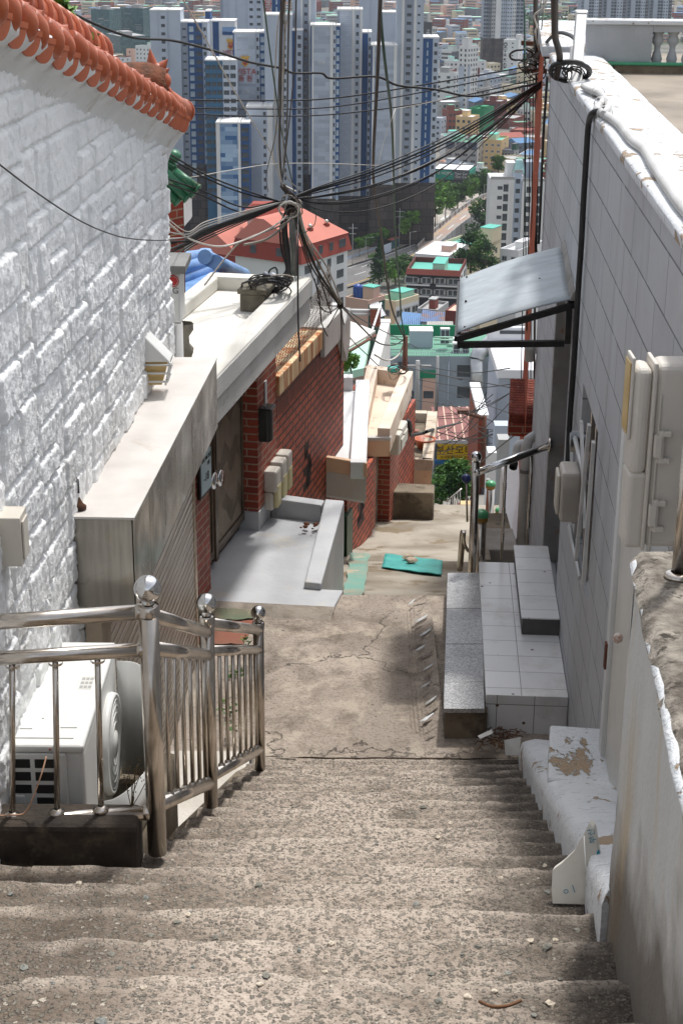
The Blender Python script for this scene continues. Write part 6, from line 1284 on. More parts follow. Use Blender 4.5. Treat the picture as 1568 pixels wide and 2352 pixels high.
for i,(a,b)in enumerate(((1316,1364),(1366,1418),(1420,1468),(1470,1520))):
 tower(('leftmost','second','third','rightmost')[i]+' distant grey high rise above the rooftop parapet',1550+20*i,-60,[(a,a+8,'mg:d1',2),(a+8,a+18,'lg',0),(a+18,a+30,'mg:b2',2),(a+30,b-8,'lg:d2',0),(b-8,b,'dg:b1',2)],52,depth=24)
for i,(xl,xc,xr,yt,yb,Y,r)in enumerate(((209,250,278,22,140,960,20),(276,328,356,19,130,985,20),(236,276,344,83,150,900,62))):
 o,C0,dl,dr,Ll,Lr,zt,M=bldg('glass_office',('left dark teal glass office block at upper left','right dark teal glass office block with rooftop planting','lower dark teal glass office wing with rooftop machinery')[i],xl,xc,xr,yt,yb,Y,r,'glass','glass','grey',3.8,(0,0),par=.6,pen=[(.3,.6,.3,.6,3,'grey'),(.65,.85,.2,.5,2,'lg')],cat='office')
 for k in range(9):
  z=zt-4-random.random()*26;x0=random.random()*.7;mb=MB().at(M);mb.box(-Ll*(x0+.28),-Ll*x0,-.15,.0,z,z+.35);mb.build('ledge_line',K['grey'],o)
wa=thing('white_apartment','white apartment block with dark windows and blue grey stair tower beside orange brick','building',(hy(1150,500,500).x,500,TZ(500)-2))
def bay(xa,xb,yt,Y,dy,kind,cols,depth=13,trim=False):
 A_,B_=hy(xa,480,Y).x,hy(xb,480,Y).x;zt=hy(xa,yt,Y).z;mb=MB();mb.box(A_,B_,Y+dy,Y+depth,TZ(Y)-2,zt);mb.build('wall',K[kind],wa);it=[];z=zt-2.6;f=0
 while z>hy(xa,572,Y).z:
  for(cx,ww,hh,st)in cols:it.append(((A_+(B_-A_)*cx,Y+dy,z),0,ww,hh,st))
  z-=3.02;f+=1
 windows(wa,it);MB().box(A_-.1,B_+.1,Y+dy-.1,Y+dy+.15,zt,zt+.9).build('roof_rail',K['grey'],wa);return A_,B_,zt
a_=bay(1124,1178,412,500,0,'wh',((.40,1.5,1.1,'dark'),(.66,1.7,2.2,'teal')))
a_=bay(1178.2,1196,398,500,1.2,'lilac',((.5,1.3,1.4,'dark'),))
a_=bay(1196.2,1250,416,500,-.3,'wh',((.30,1.9,1.9,'dark'),(.68,2.6,2.3,'teal')))
for xa in(1166,1218):p,q=hy(xa,560,500),hy(xa+1.2,418,500);MB().box(p.x,q.x,499.5,499.95,p.z,q.z).build('pilaster',K['wh'],wa)
p,q=hy(1180,400,500),hy(1206,374,500);mb=MB();mb.hexa([(p.x,501.5,p.z),(q.x,501.5,p.z),(q.x,508,p.z),(p.x,508,p.z),(p.x+1,505,q.z),(q.x-.2,505,q.z),(q.x-.2,508,q.z),(p.x+1,508,q.z)]);mb.build('glass_lean_to',cm('glass_lean',C(112,150,150),C(92,128,130),.2,.6),wa)
MB().box(hy(1162,400,506).x,hy(1182,400,506).x,506,512,hy(1170,410,506).z,hy(1170,374,506).z).build('penthouse',K['wh'],wa);MB().box(hy(1206,400,506).x,hy(1246,400,506).x,506,512,hy(1170,410,506).z,hy(1170,372,506).z).build('penthouse',K['mg'],wa)
B=bldg
B('apartment_block','cream apartment block with brown window bays above the green mesh building',1014,1036,1058,116,160,905,35,'wh','dg','green',3,(3,3),(3.2,1.7),'bal',par=1.2,pen=[(.2,.7,.3,.8,4,'wh')])
B('apartment_block','tall white apartment block with stepped top in the middle right',1054,1074,1098,106,250,860,40,'wh','wh','grey',3,(2,4),(1.3,1.5),'dark',par=1,pen=[(.1,.8,.1,.5,5.5,'wh')])
B('apartment_block','plain white apartment block with paired dark windows',996,1041,1053,168,245,790,22,'wh','wh','grey',3,(2,2),(2.2,1.5),'dark',par=1.1,pen=[(.3,.75,.2,.7,4,'grey')])
B('apartment_block','beige slab block with a dark vertical panel beside white blocks',1053,1080,1092,153,250,800,20,'lg','wh','grey',3,(0,2),(1.2,1.4),'dark',par=.6)
o,C0,dl,dr,Ll,Lr,zt,M=B('apartment_block','white tower block with black vertical Korean lettering near upper right',1156,1190,1201,92,172,905,18,'wh','wh','grey',3,(2,1),(1.3,1.0),'dark',par=.8,pen=[(.0,.3,.3,.8,4,'wh')],off=(.75,.5))
for k,ch in enumerate('미소드림'):text(ch,'lettering',3.6,M_BLKLET,C0+dl*(Ll*.86)-dr*.1+Vector((0,0,-7.-4.1*k)),-dl,(0,0,1),o,.1)
MB().lathe([(.9,0),(1.5,0),(1.5,.1),(.9,.1)],C0+dl*(Ll*.86)-dr*.12+Vector((0,0,-3.4)),14,axis=tuple(-dr)).build('emblem',M_BLKLET,o)
o,C0,dl,dr,Ll,Lr,zt,M=B('office_block','slim white framed block with dark vertical sign right of tallest tower',978,988,1003,62,120,950,60,'wh','wh','grey',3.4,(2,3),(1.4,2.2),'dark',par=1.)
p=hy(984,80,946);mb=MB();mb.box(p.x-3,p.x+1.8,945.4,945.8,p.z-12,p.z+7);mb.build('sign_panel',K['dgrey'],o);text('NEXTREE','lettering',2.6,K['wh'],(p.x-.6,945.3,p.z-2.5),(0,0,-1),(1,0,0),o,.05)
B('apartment_block','beige mid rise block partly hidden by the crossarm of the right pole',1186,1214,1232,150,205,800,30,'cream','cream','grey',3,(2,1),(1.2,1.0),'dark',par=.6)
B('apartment_block','grey block with teal side panel below the Korean lettered tower',1142,1172,1186,176,215,760,30,'grey','dgreen','aqua',3,(2,0),(1.8,1.2),'dark',par=.7)
B('apartment_block','stepped grey and white block left of the teal side panel',1100,1132,1150,178,235,750,28,'lg','mg','grey',3,(3,2),(1.6,1.2),'dark',par=.8,pen=[(.2,.6,.2,.6,4,'lg')])
B('apartment_block','grey block with red awning trim below the cables',1092,1124,1148,205,246,725,35,'grey','wh','grey',3,(3,3),(1.7,1.3),'dark',par=.8,pen=[(.4,.7,.3,.6,6,'grey')])
B('mesh_wrapped_building','building wrapped in bright green construction mesh',1076,1112,1134,250,297,690,25,'grn','grn','grn',3,(0,0),par=1.2,pen=[(.0,.35,.1,.5,2.2,'grn')])
B('apartment_block','cream and pink house block left of the green mesh building',1016,1050,1077,266,287,700,30,'cream','pink','mint',3,(2,1),(2.4,1.5),'dark',par=.8,pen=[(.1,.6,.5,.95,3,'pink')])
B('brick_block','dark red brick block below the cables at right of green mesh',1142,1180,1206,272,290,690,25,'red','red','grey',3,(2,2),(1.6,1.3),'white',par=.7)
B('brick_block','broad dark red roofed block behind the white apartment',1172,1216,1232,300,330,620,20,'red','red','red',3,(2,1),(1.6,1.2),'dark',par=.6)
B('brick_block','red brick block with white flat roof left of the navy capped block',1010,1042,1072,318,345,640,42,'red','red','wroof',3,(2,3),(1.6,1.3),'white',par=.4)
o,C0,dl,dr,Ll,Lr,zt,M=B('apartment_block','grey apartment block with navy mansard cap and balconies',1023,1096,1113,330,386,600,16,'grey','wh','green',3,(4,2),(2.6,1.5),'bal',par=1.0,pen=[(.05,.3,.2,.8,3,'mint'),(.6,.9,.3,.8,3,'mint')])
for a,b in((.02,.3),(.36,.66),(.72,.98)):mb=MB().at(M);mb.hexa([(-Ll*b,-.7,zt-2.6),(-Ll*a,-.7,zt-2.6),(-Ll*a,.1,zt-2.6),(-Ll*b,.1,zt-2.6),(-Ll*b,-.2,zt+.5),(-Ll*a,-.2,zt+.5),(-Ll*a,.1,zt+.5),(-Ll*b,.1,zt+.5)]);mb.build('mansard_cap',K['navy'],o)
B('apartment_block','yellow beige block with aqua roof in the middle of the low town',1111,1151,1168,322,386,615,18,'beige','beige','aqua',3,(3,1),(1.5,1.2),'white',par=.9,pen=[(.5,.95,.4,.9,2.5,'cream')])
B('balcony_house','grey house with rows of tall balcony windows beside the beige block',1150,1180,1191,345,386,585,22,'dg','grey','dgrey',3,(4,1),(1.3,2.0),'bal',par=.5,pen=[(.0,.3,.3,.9,3,'dgreen')])
B('apartment_block','white flat roofed house with blue sheet roof near orange brick',1190,1224,1246,356,380,560,20,'wh','grey','broof',3,(2,1),(1.5,1.2),'dark',par=.5)
B('apartment_block','brown flat block behind the blue sheet roof',1193,1236,1250,316,345,610,20,'pink','red','grey',3,(3,0),(1.7,1.4),'white',par=.6)
B('small_house','white house with water tank behind the teal sign shop',1088,1112,1119,386,410,640,25,'wh','wh','mint',3,(2,1),(1.4,1.2),'dark',par=.6,pen=[(.3,.8,.3,.8,2.4,'wh')])
B('small_house','pale pink roofed house behind the teal sign shop',1008,1036,1050,372,392,655,25,'pink','wh','pink',3,(2,1),(1.4,1.2),'white',par=.6)
o,C0,dl,dr,Ll,Lr,zt,M=B('sign_shop','dark car service shop with long teal sign and pale canopy roof',992,1076,1091,391,448,630,14,'blk','blk','wroof',3.6,(5,1),(2.2,1.4),'dark',par=.3,cat='shop')
mb=MB().at(M);mb.box(-Ll,-Ll*.40,-.5,-.05,zt-4.3,zt-.5);mb.build('sign_panel',cm('sign_teal',C(16,130,108)),o);mb=MB().at(M);mb.box(-Ll*.398,0,-.5,-.05,zt-4.3,zt-.5);mb.build('sign_panel',K['dgrey'],o);mb=MB().at(M);mb.box(.05,.5,.3,Lr*.9,zt-4.3,zt-.5);mb.build('sign_panel',MATS['sign_teal'],o)
def ms_text(s,u,z,sz,mt_):return text(s,'lettering',sz,mt_,C0+dl*(Ll*u)-dr*.62+Vector((0,0,z)),-dl,(0,0,1),o,.05)
ms_text('THE HOME',.70,-1.7,1.75,K['wh']);ms_text('Your Car',.20,-1.6,1.5,K['wh']);ms_text('Our Care',.17,-3.0,1.5,K['wh'])
for k in range(5):mb=MB().at(M);mb.box(-Ll*(.86-.13*k),-Ll*(.79-.13*k),-.3,-.05,zt-7.2,zt-6.4);mb.build('small_sign',K['wh'],o)
B('apartment_block','white apartment block with blue side wall above the orange tiles',122,164,176,36,130,900,18,'wh','lblue','mint',2.9,(5,1),(1.9,1.4),'dark',par=.8)
B('apartment_block','white block with brown cap below the glass offices',261,286,301,130,200,760,30,'wh','wh','green',3,(3,1),(1.6,1.5),'white',par=.6,band='red')
B('apartment_block','pink plain block wedged between two white blocks',290,306,314,113,190,780,30,'pink','pink','grey',3,(1,0),(1.2,1.2),'dark',par=.5)
B('apartment_block','white block with roof garden beside the pale grey far tower',311,344,358,106,200,770,25,'wh','wh','green',2.9,(4,1),(.9,1.2),'dark',par=1.0,pen=[(.1,.3,.3,.8,3,'wh')])
B('apartment_block','grey block with blue edge in front of the roof garden block',329,356,362,120,200,745,20,'mg','mg','wroof',3,(0,0),par=.5,band='blue')
for i,a in enumerate(((176,200,212,78,36,'wh','mint'),(181,204,214,98,30,'cream','grey'),(178,206,214,122,30,'grey','aqua'),(180,200,213,56,30,'cream','grey'))):
 B('apartment_block',('upper white','cream','low grey','farthest cream')[i]+' block squeezed between blue sided block and glass offices',a[0],a[1],a[2],a[3],a[3]+50,860-25*i if i<3 else 940,a[4],a[5],a[5],a[6],3,(4,1),(1.5,1.2),'dark',par=.5)
o,C0,dl,dr,Ll,Lr,zt,M=B('apartment_block','four storey apartment with dark glazed balconies and red brick band',934,1056,1098,622,692,400,10,'blk','wh','aqua',2.9,(4,2),(4.6,1.7),'bal','dark',par=1.3,band='dred',pen=[(.30,.52,.05,.6,2.6,'mint')],depth=15)
for f in range(4):
 mb=MB().at(M);mb.box(-Ll,-Ll*.56,-.5,-.02,zt-1.3-2.9*(f+1)+.0,zt-1.3-2.9*(f+1)+.35);mb.build('balcony_edge',K['wh'],o);mb=MB().at(M);mb.box(-Ll*.44,-.02,-.5,-.02,zt-1.3-2.9*(f+1),zt-1.3-2.9*(f+1)+.35);mb.build('balcony_edge',K['wh'],o)
mb=MB().at(M);mb.hexa([(-Ll-.3,-.6,zt-1.35),(.3,-.6,zt-1.35),(.3,.0,zt-1.35),(-Ll-.3,0,zt-1.35),(-Ll-.0,-.1,zt),(.0,-.1,zt),(0,0,zt),(-Ll,0,zt)]);mb.build('brick_band',K['rroof'],o)
B('white_roof_hall','hall with broad white low pitched roof behind the brick banded apartment',952,1030,1074,588,605,430,20,'wh','grey','wroof',3,(0,0),par=.1,pen=[(.1,.4,.3,.6,1.6,'pink')])
B('apartment_block','peach apartment with turquoise roof terrace beyond the white hall',1016,1108,1150,566,612,455,30,'cream','cream','aqua',3,(0,2),(1.3,1.6),'dark',par=1.,pen=[(.0,.3,.5,1.0,5,'cream')])
B('apartment_block','low white block with parapet right of the peach apartment',1148,1190,1246,575,620,420,30,'wh','wh','wroof',3,(2,2),(1.4,1.3),'bal',par=.9,pen=[(.2,.6,.3,.7,2,'wh')])
o,C0,dl,dr,Ll,Lr,zt,M=B('white_house','white house with sloped parapet and grey window bays',862,908,962,692,745,335,38,'cream','wh','aqua',2.9,(1,3),(2.6,1.6),'bal',par=1.3,pen=[(.2,.8,.45,.95,2.2,'mint')])
o,C0,dl,dr,Ll,Lr,zt,M=B('pink_house','pinkish house with turquoise roof terrace and blue water tanks',793,846,884,690,745,320,35,'pink','dgreen','aqua',2.9,(0,2),(3.0,1.6),'teal',par=.9,pen=[(.05,.5,.35,.75,3.0,'pink')])
for k in range(2):mb=MB().at(M);mb.lathe([(1.0,0),(1.0,2.4),(.9,2.6),(.4,2.9),(.001,2.95)],(-Ll*(.72+.18*k),Lr*.6,zt-.9),14);tt_=mb.build('water_tank',cm('tank_blue',C(40,76,150),rough=.4));tag(tt_,('left','right')[k]+' blue plastic water tank on the turquoise roof terrace','water tank')
mb=MB().at(M);mb.hexa([(.0,Lr*.1,zt-3.2),(1.8,Lr*.1,zt-3.6),(1.8,Lr*.6,zt-3.6),(0,Lr*.6,zt-3.2),(.0,Lr*.1,zt-.9),(1.9,Lr*.1,zt-3.45),(1.9,Lr*.6,zt-3.45),(0,Lr*.6,zt-.9)]);mb.build('lean_to_roof',K['wroof'],o)
def gable(name,label,q,zb,mat,wallm,rise,cat='house',group=None):
 """q: four eave corners (ccw from near left) ; ridge along the long way q0-q1"""
 P=[Vector(p)for p in q];z=max(p.z for p in P);c=sum(P,Vector())/4
 o=thing(name,label,cat,(c.x,c.y,zb),group);r0=(P[0]+P[3])/2+Vector((0,0,rise));r1=(P[1]+P[2])/2+Vector((0,0,rise))
 mb=MB();mb.add([P[0],P[1],r1,r0,P[2],P[3]],[(0,1,2,3),(2,4,5,3)]);oo=mb.build('roof',mat,o);sm=oo.modifiers.new('t','SOLIDIFY');sm.thickness=.15
 ins=[c+(p-c)*.93 for p in P];i0=(ins[0]+ins[3])/2+Vector((0,0,rise*.9));i1=(ins[1]+ins[2])/2+Vector((0,0,rise*.9));b=[Vector((p.x,p.y,zb))for p in ins];dz=Vector((0,0,-.12));ins=[p+dz for p in ins]
 MB().add(b+ins+[i0+dz,i1+dz],[(0,1,5,4),(2,3,7,6),(1,2,6,9,5),(3,0,4,8,7)]).build('wall',wallm,o);return o
def corr(name,c1,c2,sc,c3=None):
 if name in MATS:return MATS[name]
 n=N(name);w_=n.n('TexWave',wave_type='BANDS',bands_direction='X');n.put(w_.inputs['Vector'],n.coord('UV'));w_.inputs['Scale'].default_value=sc;c=n.mix(n.step(n.noise(n.coord('Object'),.5,5),.4,.65),c1,c2)
 if c3:c=n.mix(n.step(n.noise(n.coord('Object'),.35,6,.7),.5,.62),c,c3)
 MATS[name]=n.out(n.mix(n.math('MULTIPLY',w_.outputs[0],.25),c,C(30,30,34)),.5,0.,n.bump(w_.outputs[0],.6,.1));return MATS[name]
def q4(pts,Yn,Yf):return[hy(*pts[0],Yn),hy(*pts[1],Yn),hy(*pts[2],Yf),hy(*pts[3],Yf)]
gable('blue_roof_house','small house with clean blue corrugated metal roof',[hz(918,745,-76),hz(985,747,-76),hz(1000,733,-76),hz(928,720,-76)],-84,corr('blue_corrugated',C(58,112,164),C(70,126,178),.8),K['grey'],1.5)
gable('rusty_blue_house','long house with rust streaked blue metal roof behind the blue one',[hz(965,738,-75),hz(1040,745,-75),hz(1050,724,-75),hz(975,712,-75)],-84,corr('rusty_blue',C(74,104,150),C(60,88,130),.8,C(120,84,66)),K['grey'],1.2)
gable('grey_roof_house','small house with grey corrugated hipped roof before the rusty blue roof',[hz(975,768,-71),hz(1042,768,-71),hz(1036,748,-71),hz(985,748,-71)],-80,corr('grey_corrugated',C(176,174,168),C(156,154,148),.8),K['grey'],1.6)
B('brick_house','small maroon walled house with pale roof right of rusty blue roof',1022,1060,1080,716,740,300,20,'dred','dred','pink',3,(0,0),par=.2)
B('flat_house','low grey house with cluttered roof between white house and maroon house',958,1004,1030,712,735,315,20,'grey','grey','grey',3,(1,1),(1.4,1.2),'dark',par=.6,pen=[(.3,.6,.3,.6,2,'red')])
rr=thing('mansard_apartment','white apartment with red mansard storey and sloping roofs tinted sunlit pink','building',(hy(660,620,330).x,330,TZ(335)-2));ra=rad(32)
def mansard(xl,xc,xr,ytop,yeave,Y,dep,tag_):
 Ct=hy(xc,ytop,Y);dl=Vector((-math.cos(ra),math.sin(ra),0));dr=Vector((math.sin(ra),math.cos(ra),0));Ll=solve(Ct,dl,xl)if xl<xc-1 else dep;Lr=solve(Ct,dr,xr);ze=hy(xc,yeave,Y).z;zb=TZ(335)-2
 M=Matrix(((dr.x,dl.x,0,Ct.x),(dr.y,dl.y,0,Ct.y),(0,0,1,0),(0,0,0,1)))
 fr=[tuple(dr),tuple(dl),(0,0,1)];Ll=dep
 mb=MB(fr).at(M);mb.prism([(0,0),(0,Ll),(Lr,Ll),(Lr,0)][::-1],zb,ze);mb.build('wall',K['wh'],rr)
 mb=MB(fr).at(M);e=.7;mb.hexa([(-e,-e,ze),(Lr+e,-e,ze),(Lr+e,Ll+e,ze),(-e,Ll+e,ze),(0,0,Ct.z),(Lr,0,Ct.z),(Lr,Ll,Ct.z),(0,Ll,Ct.z)]);mb.build('mansard_band',cm('mansard_red',C(140,54,40)),rr)
 rz=Ct.z+4.2;mb=MB(fr).at(M);mb.hexa([(-.2,-.2,Ct.z+.01),(Lr+.2,-.2,Ct.z+.01),(Lr+.2,Ll+.2,Ct.z+.01),(-.2,Ll+.2,Ct.z+.01),(1.5,Ll*.62,rz),(Lr-1.5,Ll*.62,rz),(Lr-1.5,Ll*.75,rz),(1.5,Ll*.75,rz)]);mb.build('roof',cm('roof_sunlit_pink',C(184,112,96)),rr)  # pinkish tone of the sunlit slopes put into the red roof's colour
 an=math.atan2(dr.y,dr.x);it=[]
 for c,w_ in((.16,2.4),(.38,1.3),(.60,1.3),(.84,2.4)):
  q=Ct+dr*(Lr*c)-dl*.55;it.append(((q.x,q.y,(Ct.z+ze)/2+.1),an,w_,1.7,'white'))
  for f in range(5):q=Ct+dr*(Lr*c)-dl*.02;it.append(((q.x,q.y,ze-1.6-3.0*f),an,w_*1.1,1.7,'white'))
 for c in(.3,.7):
  q=Ct+dl*(Ll*c)-dr*.55;it.append(((q.x,q.y,(Ct.z+ze)/2+.1),math.atan2(-dl.y,-dl.x),1.4,1.7,'white'))
 windows(rr,it)
 for c in(.2,.5,.85):
  q=Vector((Lr*c,Ll*.22,Ct.z+1.2));mb=MB().at(M);mb.box(q.x-.5,q.x+.5,q.y-.5,q.y+.5,q.z-.6,q.z+.7,0);mb.lathe([(.35,.7),(.4,.9),(.5,1.2),(.3,1.5),(.001,1.6)],q,10,1);mb.build('roof_vent',[MATS['mansard_red'],M_STEEL],rr)
 return Ct,dl,dr,Ll,Lr,ze
mansard(525,553,668,590,628,328,13,0);Ct,dl,dr,Ll,Lr,ze=mansard(668,690,798,566,606,318,16,1)
p=hy(608,540,338);mb=MB();mb.hexa([(p.x-3.4,334,p.z-8),(p.x+3.2,334,p.z-8),(p.x+3.2,341,p.z-8),(p.x-3.4,341,p.z-8),(p.x-3.4,334,p.z+4.4),(p.x+3.2,334,p.z+4.4),(p.x+3.2,341,p.z+4.4),(p.x-3.4,341,p.z+4.4)]);mb.build('penthouse',K['wh'],rr)
mb=MB();mb.hexa([(p.x-4.6,333,p.z+4.4),(p.x+4.4,333,p.z+4.4),(p.x+4.4,342,p.z+4.4),(p.x-4.6,342,p.z+4.4),(p.x-2.4,335.5,p.z+7.0),(p.x+2.2,335.5,p.z+7.0),(p.x+2.2,339,p.z+7.0),(p.x-2.4,339,p.z+7.0)]);mb.build('penthouse_roof',MATS['mansard_red'],rr)
HK=[]
def house_proto(w_,d_,h_,wl,rf,par=.5,pent=None,rows=2,cols=3,pitched=False):
 mb=MB();ms=[K[wl],K[rf],M_CWIN,K['wh'],K['grey']]
 if pitched:
  mb.box(-w_/2,w_/2,-d_/2,d_/2,-6,h_,0);mb.hexa([(-w_/2-.4,-d_/2-.4,h_),(w_/2+.4,-d_/2-.4,h_),(w_/2+.4,d_/2+.4,h_),(-w_/2-.4,d_/2+.4,h_),(-w_/2-.4,-.1,h_+1.8),(w_/2+.4,-.1,h_+1.8),(w_/2+.4,.1,h_+1.8),(-w_/2-.4,.1,h_+1.8)],1)
 else:
  mb.box(-w_/2,w_/2,-d_/2,d_/2,-6,h_-par,0);mb.box(-w_/2+.2,w_/2-.2,-d_/2+.2,d_/2-.2,h_-par,h_-par+.05,1)
  for q in((-w_/2,w_/2,-d_/2,-d_/2+.2),(-w_/2,w_/2,d_/2-.2,d_/2),(-w_/2,-w_/2+.2,-d_/2+.2,d_/2-.2),(w_/2-.2,w_/2,-d_/2+.2,d_/2-.2)):mb.box(*q,h_-par,h_,0)
  if pent:x,y,a,b,c=pent;mb.box(x,x+a,y,y+b,h_-par+.05,h_-par+c,0);mb.box(x-.15,x+a+.15,y-.15,y+b+.15,h_-par+c,h_-par+c+.15,1)
 for r in range(rows):
  z=h_-par-1.7-2.9*r
  for c in range(cols):
   x=-w_/2+w_*(c+.5)/cols;mb.box(x-.75,x+.75,-d_/2-.06,-d_/2-.005,z-.6,z+.6,2)
  for c in range(2):
   y=-d_/2+d_*(c+.5)/2;mb.box(w_/2+.005,w_/2+.06,y-.6,y+.6,z-.55,z+.55,2);mb.box(-w_/2-.06,-w_/2-.005,y-.6,y+.6,z-.55,z+.55,2)
 o=mb.build('town_house',ms);me=o.data;bpy.data.objects.remove(o);return me
kinds=[('white house with green roof terrace','wh','green'),('cream house with grey flat roof','cream','grey'),('red brick house with pale flat roof','red','wroof'),('grey house with white flat roof','grey','wroof'),('white house with aqua roof','wh','aqua'),('pink house with mint roof','pink','mint'),('red brick house with green roof','red','green'),('white house with red pitched roof','wh','rroof'),('grey block with grey roof','lg','grey'),('beige house with pale roof','beige','wroof'),('dark grey house with blue roof','dg','broof'),('dark red house with grey roof','dred','grey')]
for lab,a,b in kinds:
 v=[]
 for k in range(2):
  w_,d_,h_=random.uniform(8,13),random.uniform(8,12),random.choice((6.5,9.5,9.5,12.5))
  v.append(house_proto(w_,d_,h_,a,b,pent=(-w_*.3,-d_*.1,w_*.35,d_*.4,2.6)if random.random()<.7 else None,rows=int(h_/3),cols=random.choice((3,4)),pitched=(b in('rroof','broof'))))
 HK.append((lab,v))
OCC=[]
for o in list(COL.objects):
 if o.type=='EMPTY' and o.get('category')in('building','tower','shop','office','house')and o.location.y>200:
  ch=[c for c in o.children if c.type=='MESH' and c.name.startswith(('wall','tower_body','roof'))]
  for c in ch:
   vs=np.array([v.co for v in c.data.vertices])+np.array(o.location);OCC.append((vs[:,0].min()-1,vs[:,0].max()+1,vs[:,1].min()-1,vs[:,1].max()+1))
def free(x,y,r):return all(not(a-r<x<b+r and c-r<y<d+r)for a,b,c,d in OCC)
def place_houses():
 n_=0;far=MB();fm=[K[k]for k in('wh','cream','red','grey','pink','lg','beige','dg')]+[K[k]for k in('grey','green','wroof','aqua','mint','rroof','broof')]
 Y=585.;row=0
 while Y<2420:
  st=13+Y*.0042;x=-Y*.215;row+=1;x+=(row%2)*st*.5
  while x<Y*.235:
   x+=st*random.uniform(.85,1.25);y=Y+random.uniform(-4,4);px,py=pj((x,y,TZ(y)+8))
   ok=(60<px<520 and py<330)or(985<px<1330 and py<430)or(1240<px<1600 and py<80)or(px<1100 and py<60)
   if Y<715 and px<1235:ok=False
   hill=y>2130 and((900<px<1110)or(1170<px<1300))
   if not ok or hill or not free(x,y,5):continue
   if random.random()<.06:continue
   if n_<285 and y<1500:
    lab,v=HK[random.randrange(len(HK))]if random.random()>.35 else HK[random.choice((0,1,3,4,8))]
    o=bpy.data.objects.new('town_house',random.choice(v));COL.objects.link(o);o.location=(x,y,TZ(y)-random.uniform(0,2.5));o.rotation_euler=(0,0,rad(random.choice((14,20,30,-20,105,110,-75))+random.uniform(-6,6)))
    o.scale=(1,1,random.uniform(.85,1.25));dist='low town front' if y<900 else('middle low town' if y<1150 else 'far hazy town');side=' in the left ' if x<0 else ' in the right '
    tag(o,lab+side+dist,'house','houses of the low town');n_+=1
   else:
    w_,d_,h_=random.uniform(9,15),random.uniform(9,14),random.choice((6,9,9,12,15));a=rad(random.uniform(-40,40));M=Matrix.Translation((x,y,TZ(y)-2))@Matrix.Rotation(a,4,'Z');far.at(M);k=random.randrange(8)
    far.box(-w_/2,w_/2,-d_/2,d_/2,-5,h_,k);far.box(-w_/2+.3,w_/2-.3,-d_/2+.3,d_/2-.3,h_,h_+.3,8+random.randrange(7))
    for r in range(int(h_/3)):far.box(-w_/2+1,w_/2-1,-d_/2-.05,-d_/2,h_-2.4-3*r,h_-1.2-3*r,7)
  Y+=15+Y*.0125
 far.M=None;tag(far.build('distant_houses',fm),'mass of tiny hazy houses on the far slope','houses',None,'stuff');return n_
NH=place_houses()
ZR=-117.6
def gz(px,py,z=ZR):return hz(px,py,z)
def strip(name,U,L,z,mat,kind='structure',n=10):
 U=smoothpath([gz(*p,ZR)for p in U],n);L=smoothpath([gz(*p,ZR)for p in L],n)
 m_=min(len(U),len(L));P=[[Vector((U[i].x,U[i].y,z if not callable(z)else z(i/(m_-1)))),Vector((L[i].x,L[i].y,z if not callable(z)else z(i/(m_-1))))]for i in range(m_)]
 return tag(MB().grid(P).build(name,mat),kind=kind)
M_ASPH=cm('asphalt',C(112,110,108),C(98,96,94),.9,.2);M_PAVE=cm('pavement_slab',C(172,164,154),C(150,142,132),.9,.3);M_YEL=cm('road_yellow',C(196,158,74));M_MARK=cm('road_white',C(214,214,212));M_RAMP=cm('ramp_concrete',C(150,142,134),C(160,128,112),.9,.15)
RU_=[(770,622),(850,597),(905,577),(958,556),(985,543)];RL_=[(770,668),(850,642),(905,614),(958,585),(985,565)]
strip('road',RU_,RL_,ZR,M_ASPH)
strip('pavement',[(770,590),(850,563),(905,545),(958,522),(1010,490),(1050,470)],[(770,620),(850,595),(905,575),(958,553),(985,541),(1012,520)],ZR+.12,M_PAVE)
strip('plaza',[(930,470),(990,455),(1050,448),(1100,445)],[(958,522),(1010,500),(1060,478),(1110,462)],ZR+.05,M_PAVE)
GU,GL=[(958,574),(985,553),(1020,529),(1060,504),(1100,484),(1135,470)],[(960,606),(990,585),(1025,562),(1060,540),(1098,520),(1135,505)]
rz=lambda t:ZR+.1+4.6*min(1,t*1.4)
strip('elevated_ramp',GU,GL,rz,M_RAMP)
def wallalong(name,label,pts,z0,z1,th,mat,posts=0,cat='barrier'):
 U=smoothpath([gz(*p)for p in pts],10);o=thing(name,label,cat,tuple(U[0]));P=[];m_=len(U)
 L=[];
 for i,p in enumerate(U):
  t=i/(m_-1);zz0=z0(t)if callable(z0)else z0;zz1=z1(t)if callable(z1)else z1;d=(U[min(i+1,m_-1)]-U[max(i-1,0)]);d.z=0;d.normalize();nn=Vector((-d.y,d.x,0))*th
  P.append([Vector((p.x,p.y,zz0)),Vector((p.x,p.y,zz1)),Vector((p.x,p.y,zz1))+nn,Vector((p.x,p.y,zz0))+nn])
 MB().grid(P,smooth=False).build('wall',mat,o)
 if posts:
  mb=MB()
  for k in range(posts):
   i=int((k+.5)/posts*(m_-1));p=P[i][0];q=P[i][1];MB().box(p.x-.3,p.x+.3,p.y-.35,p.y,p.z,q.z+.05).build('buttress',M_RAMP,o)
 return o
wallalong('ramp_barrier','long ribbed concrete noise wall along the left of the elevated ramp',GU,lambda t:ZR-.2,lambda t:rz(t)+1.5,.3,K['grey'],22)
wallalong('ramp_barrier','lower concrete parapet with brown top along the right of the ramp',GL,lambda t:ZR-.2,lambda t:rz(t)+1.0,-.3,K['grey'],16)
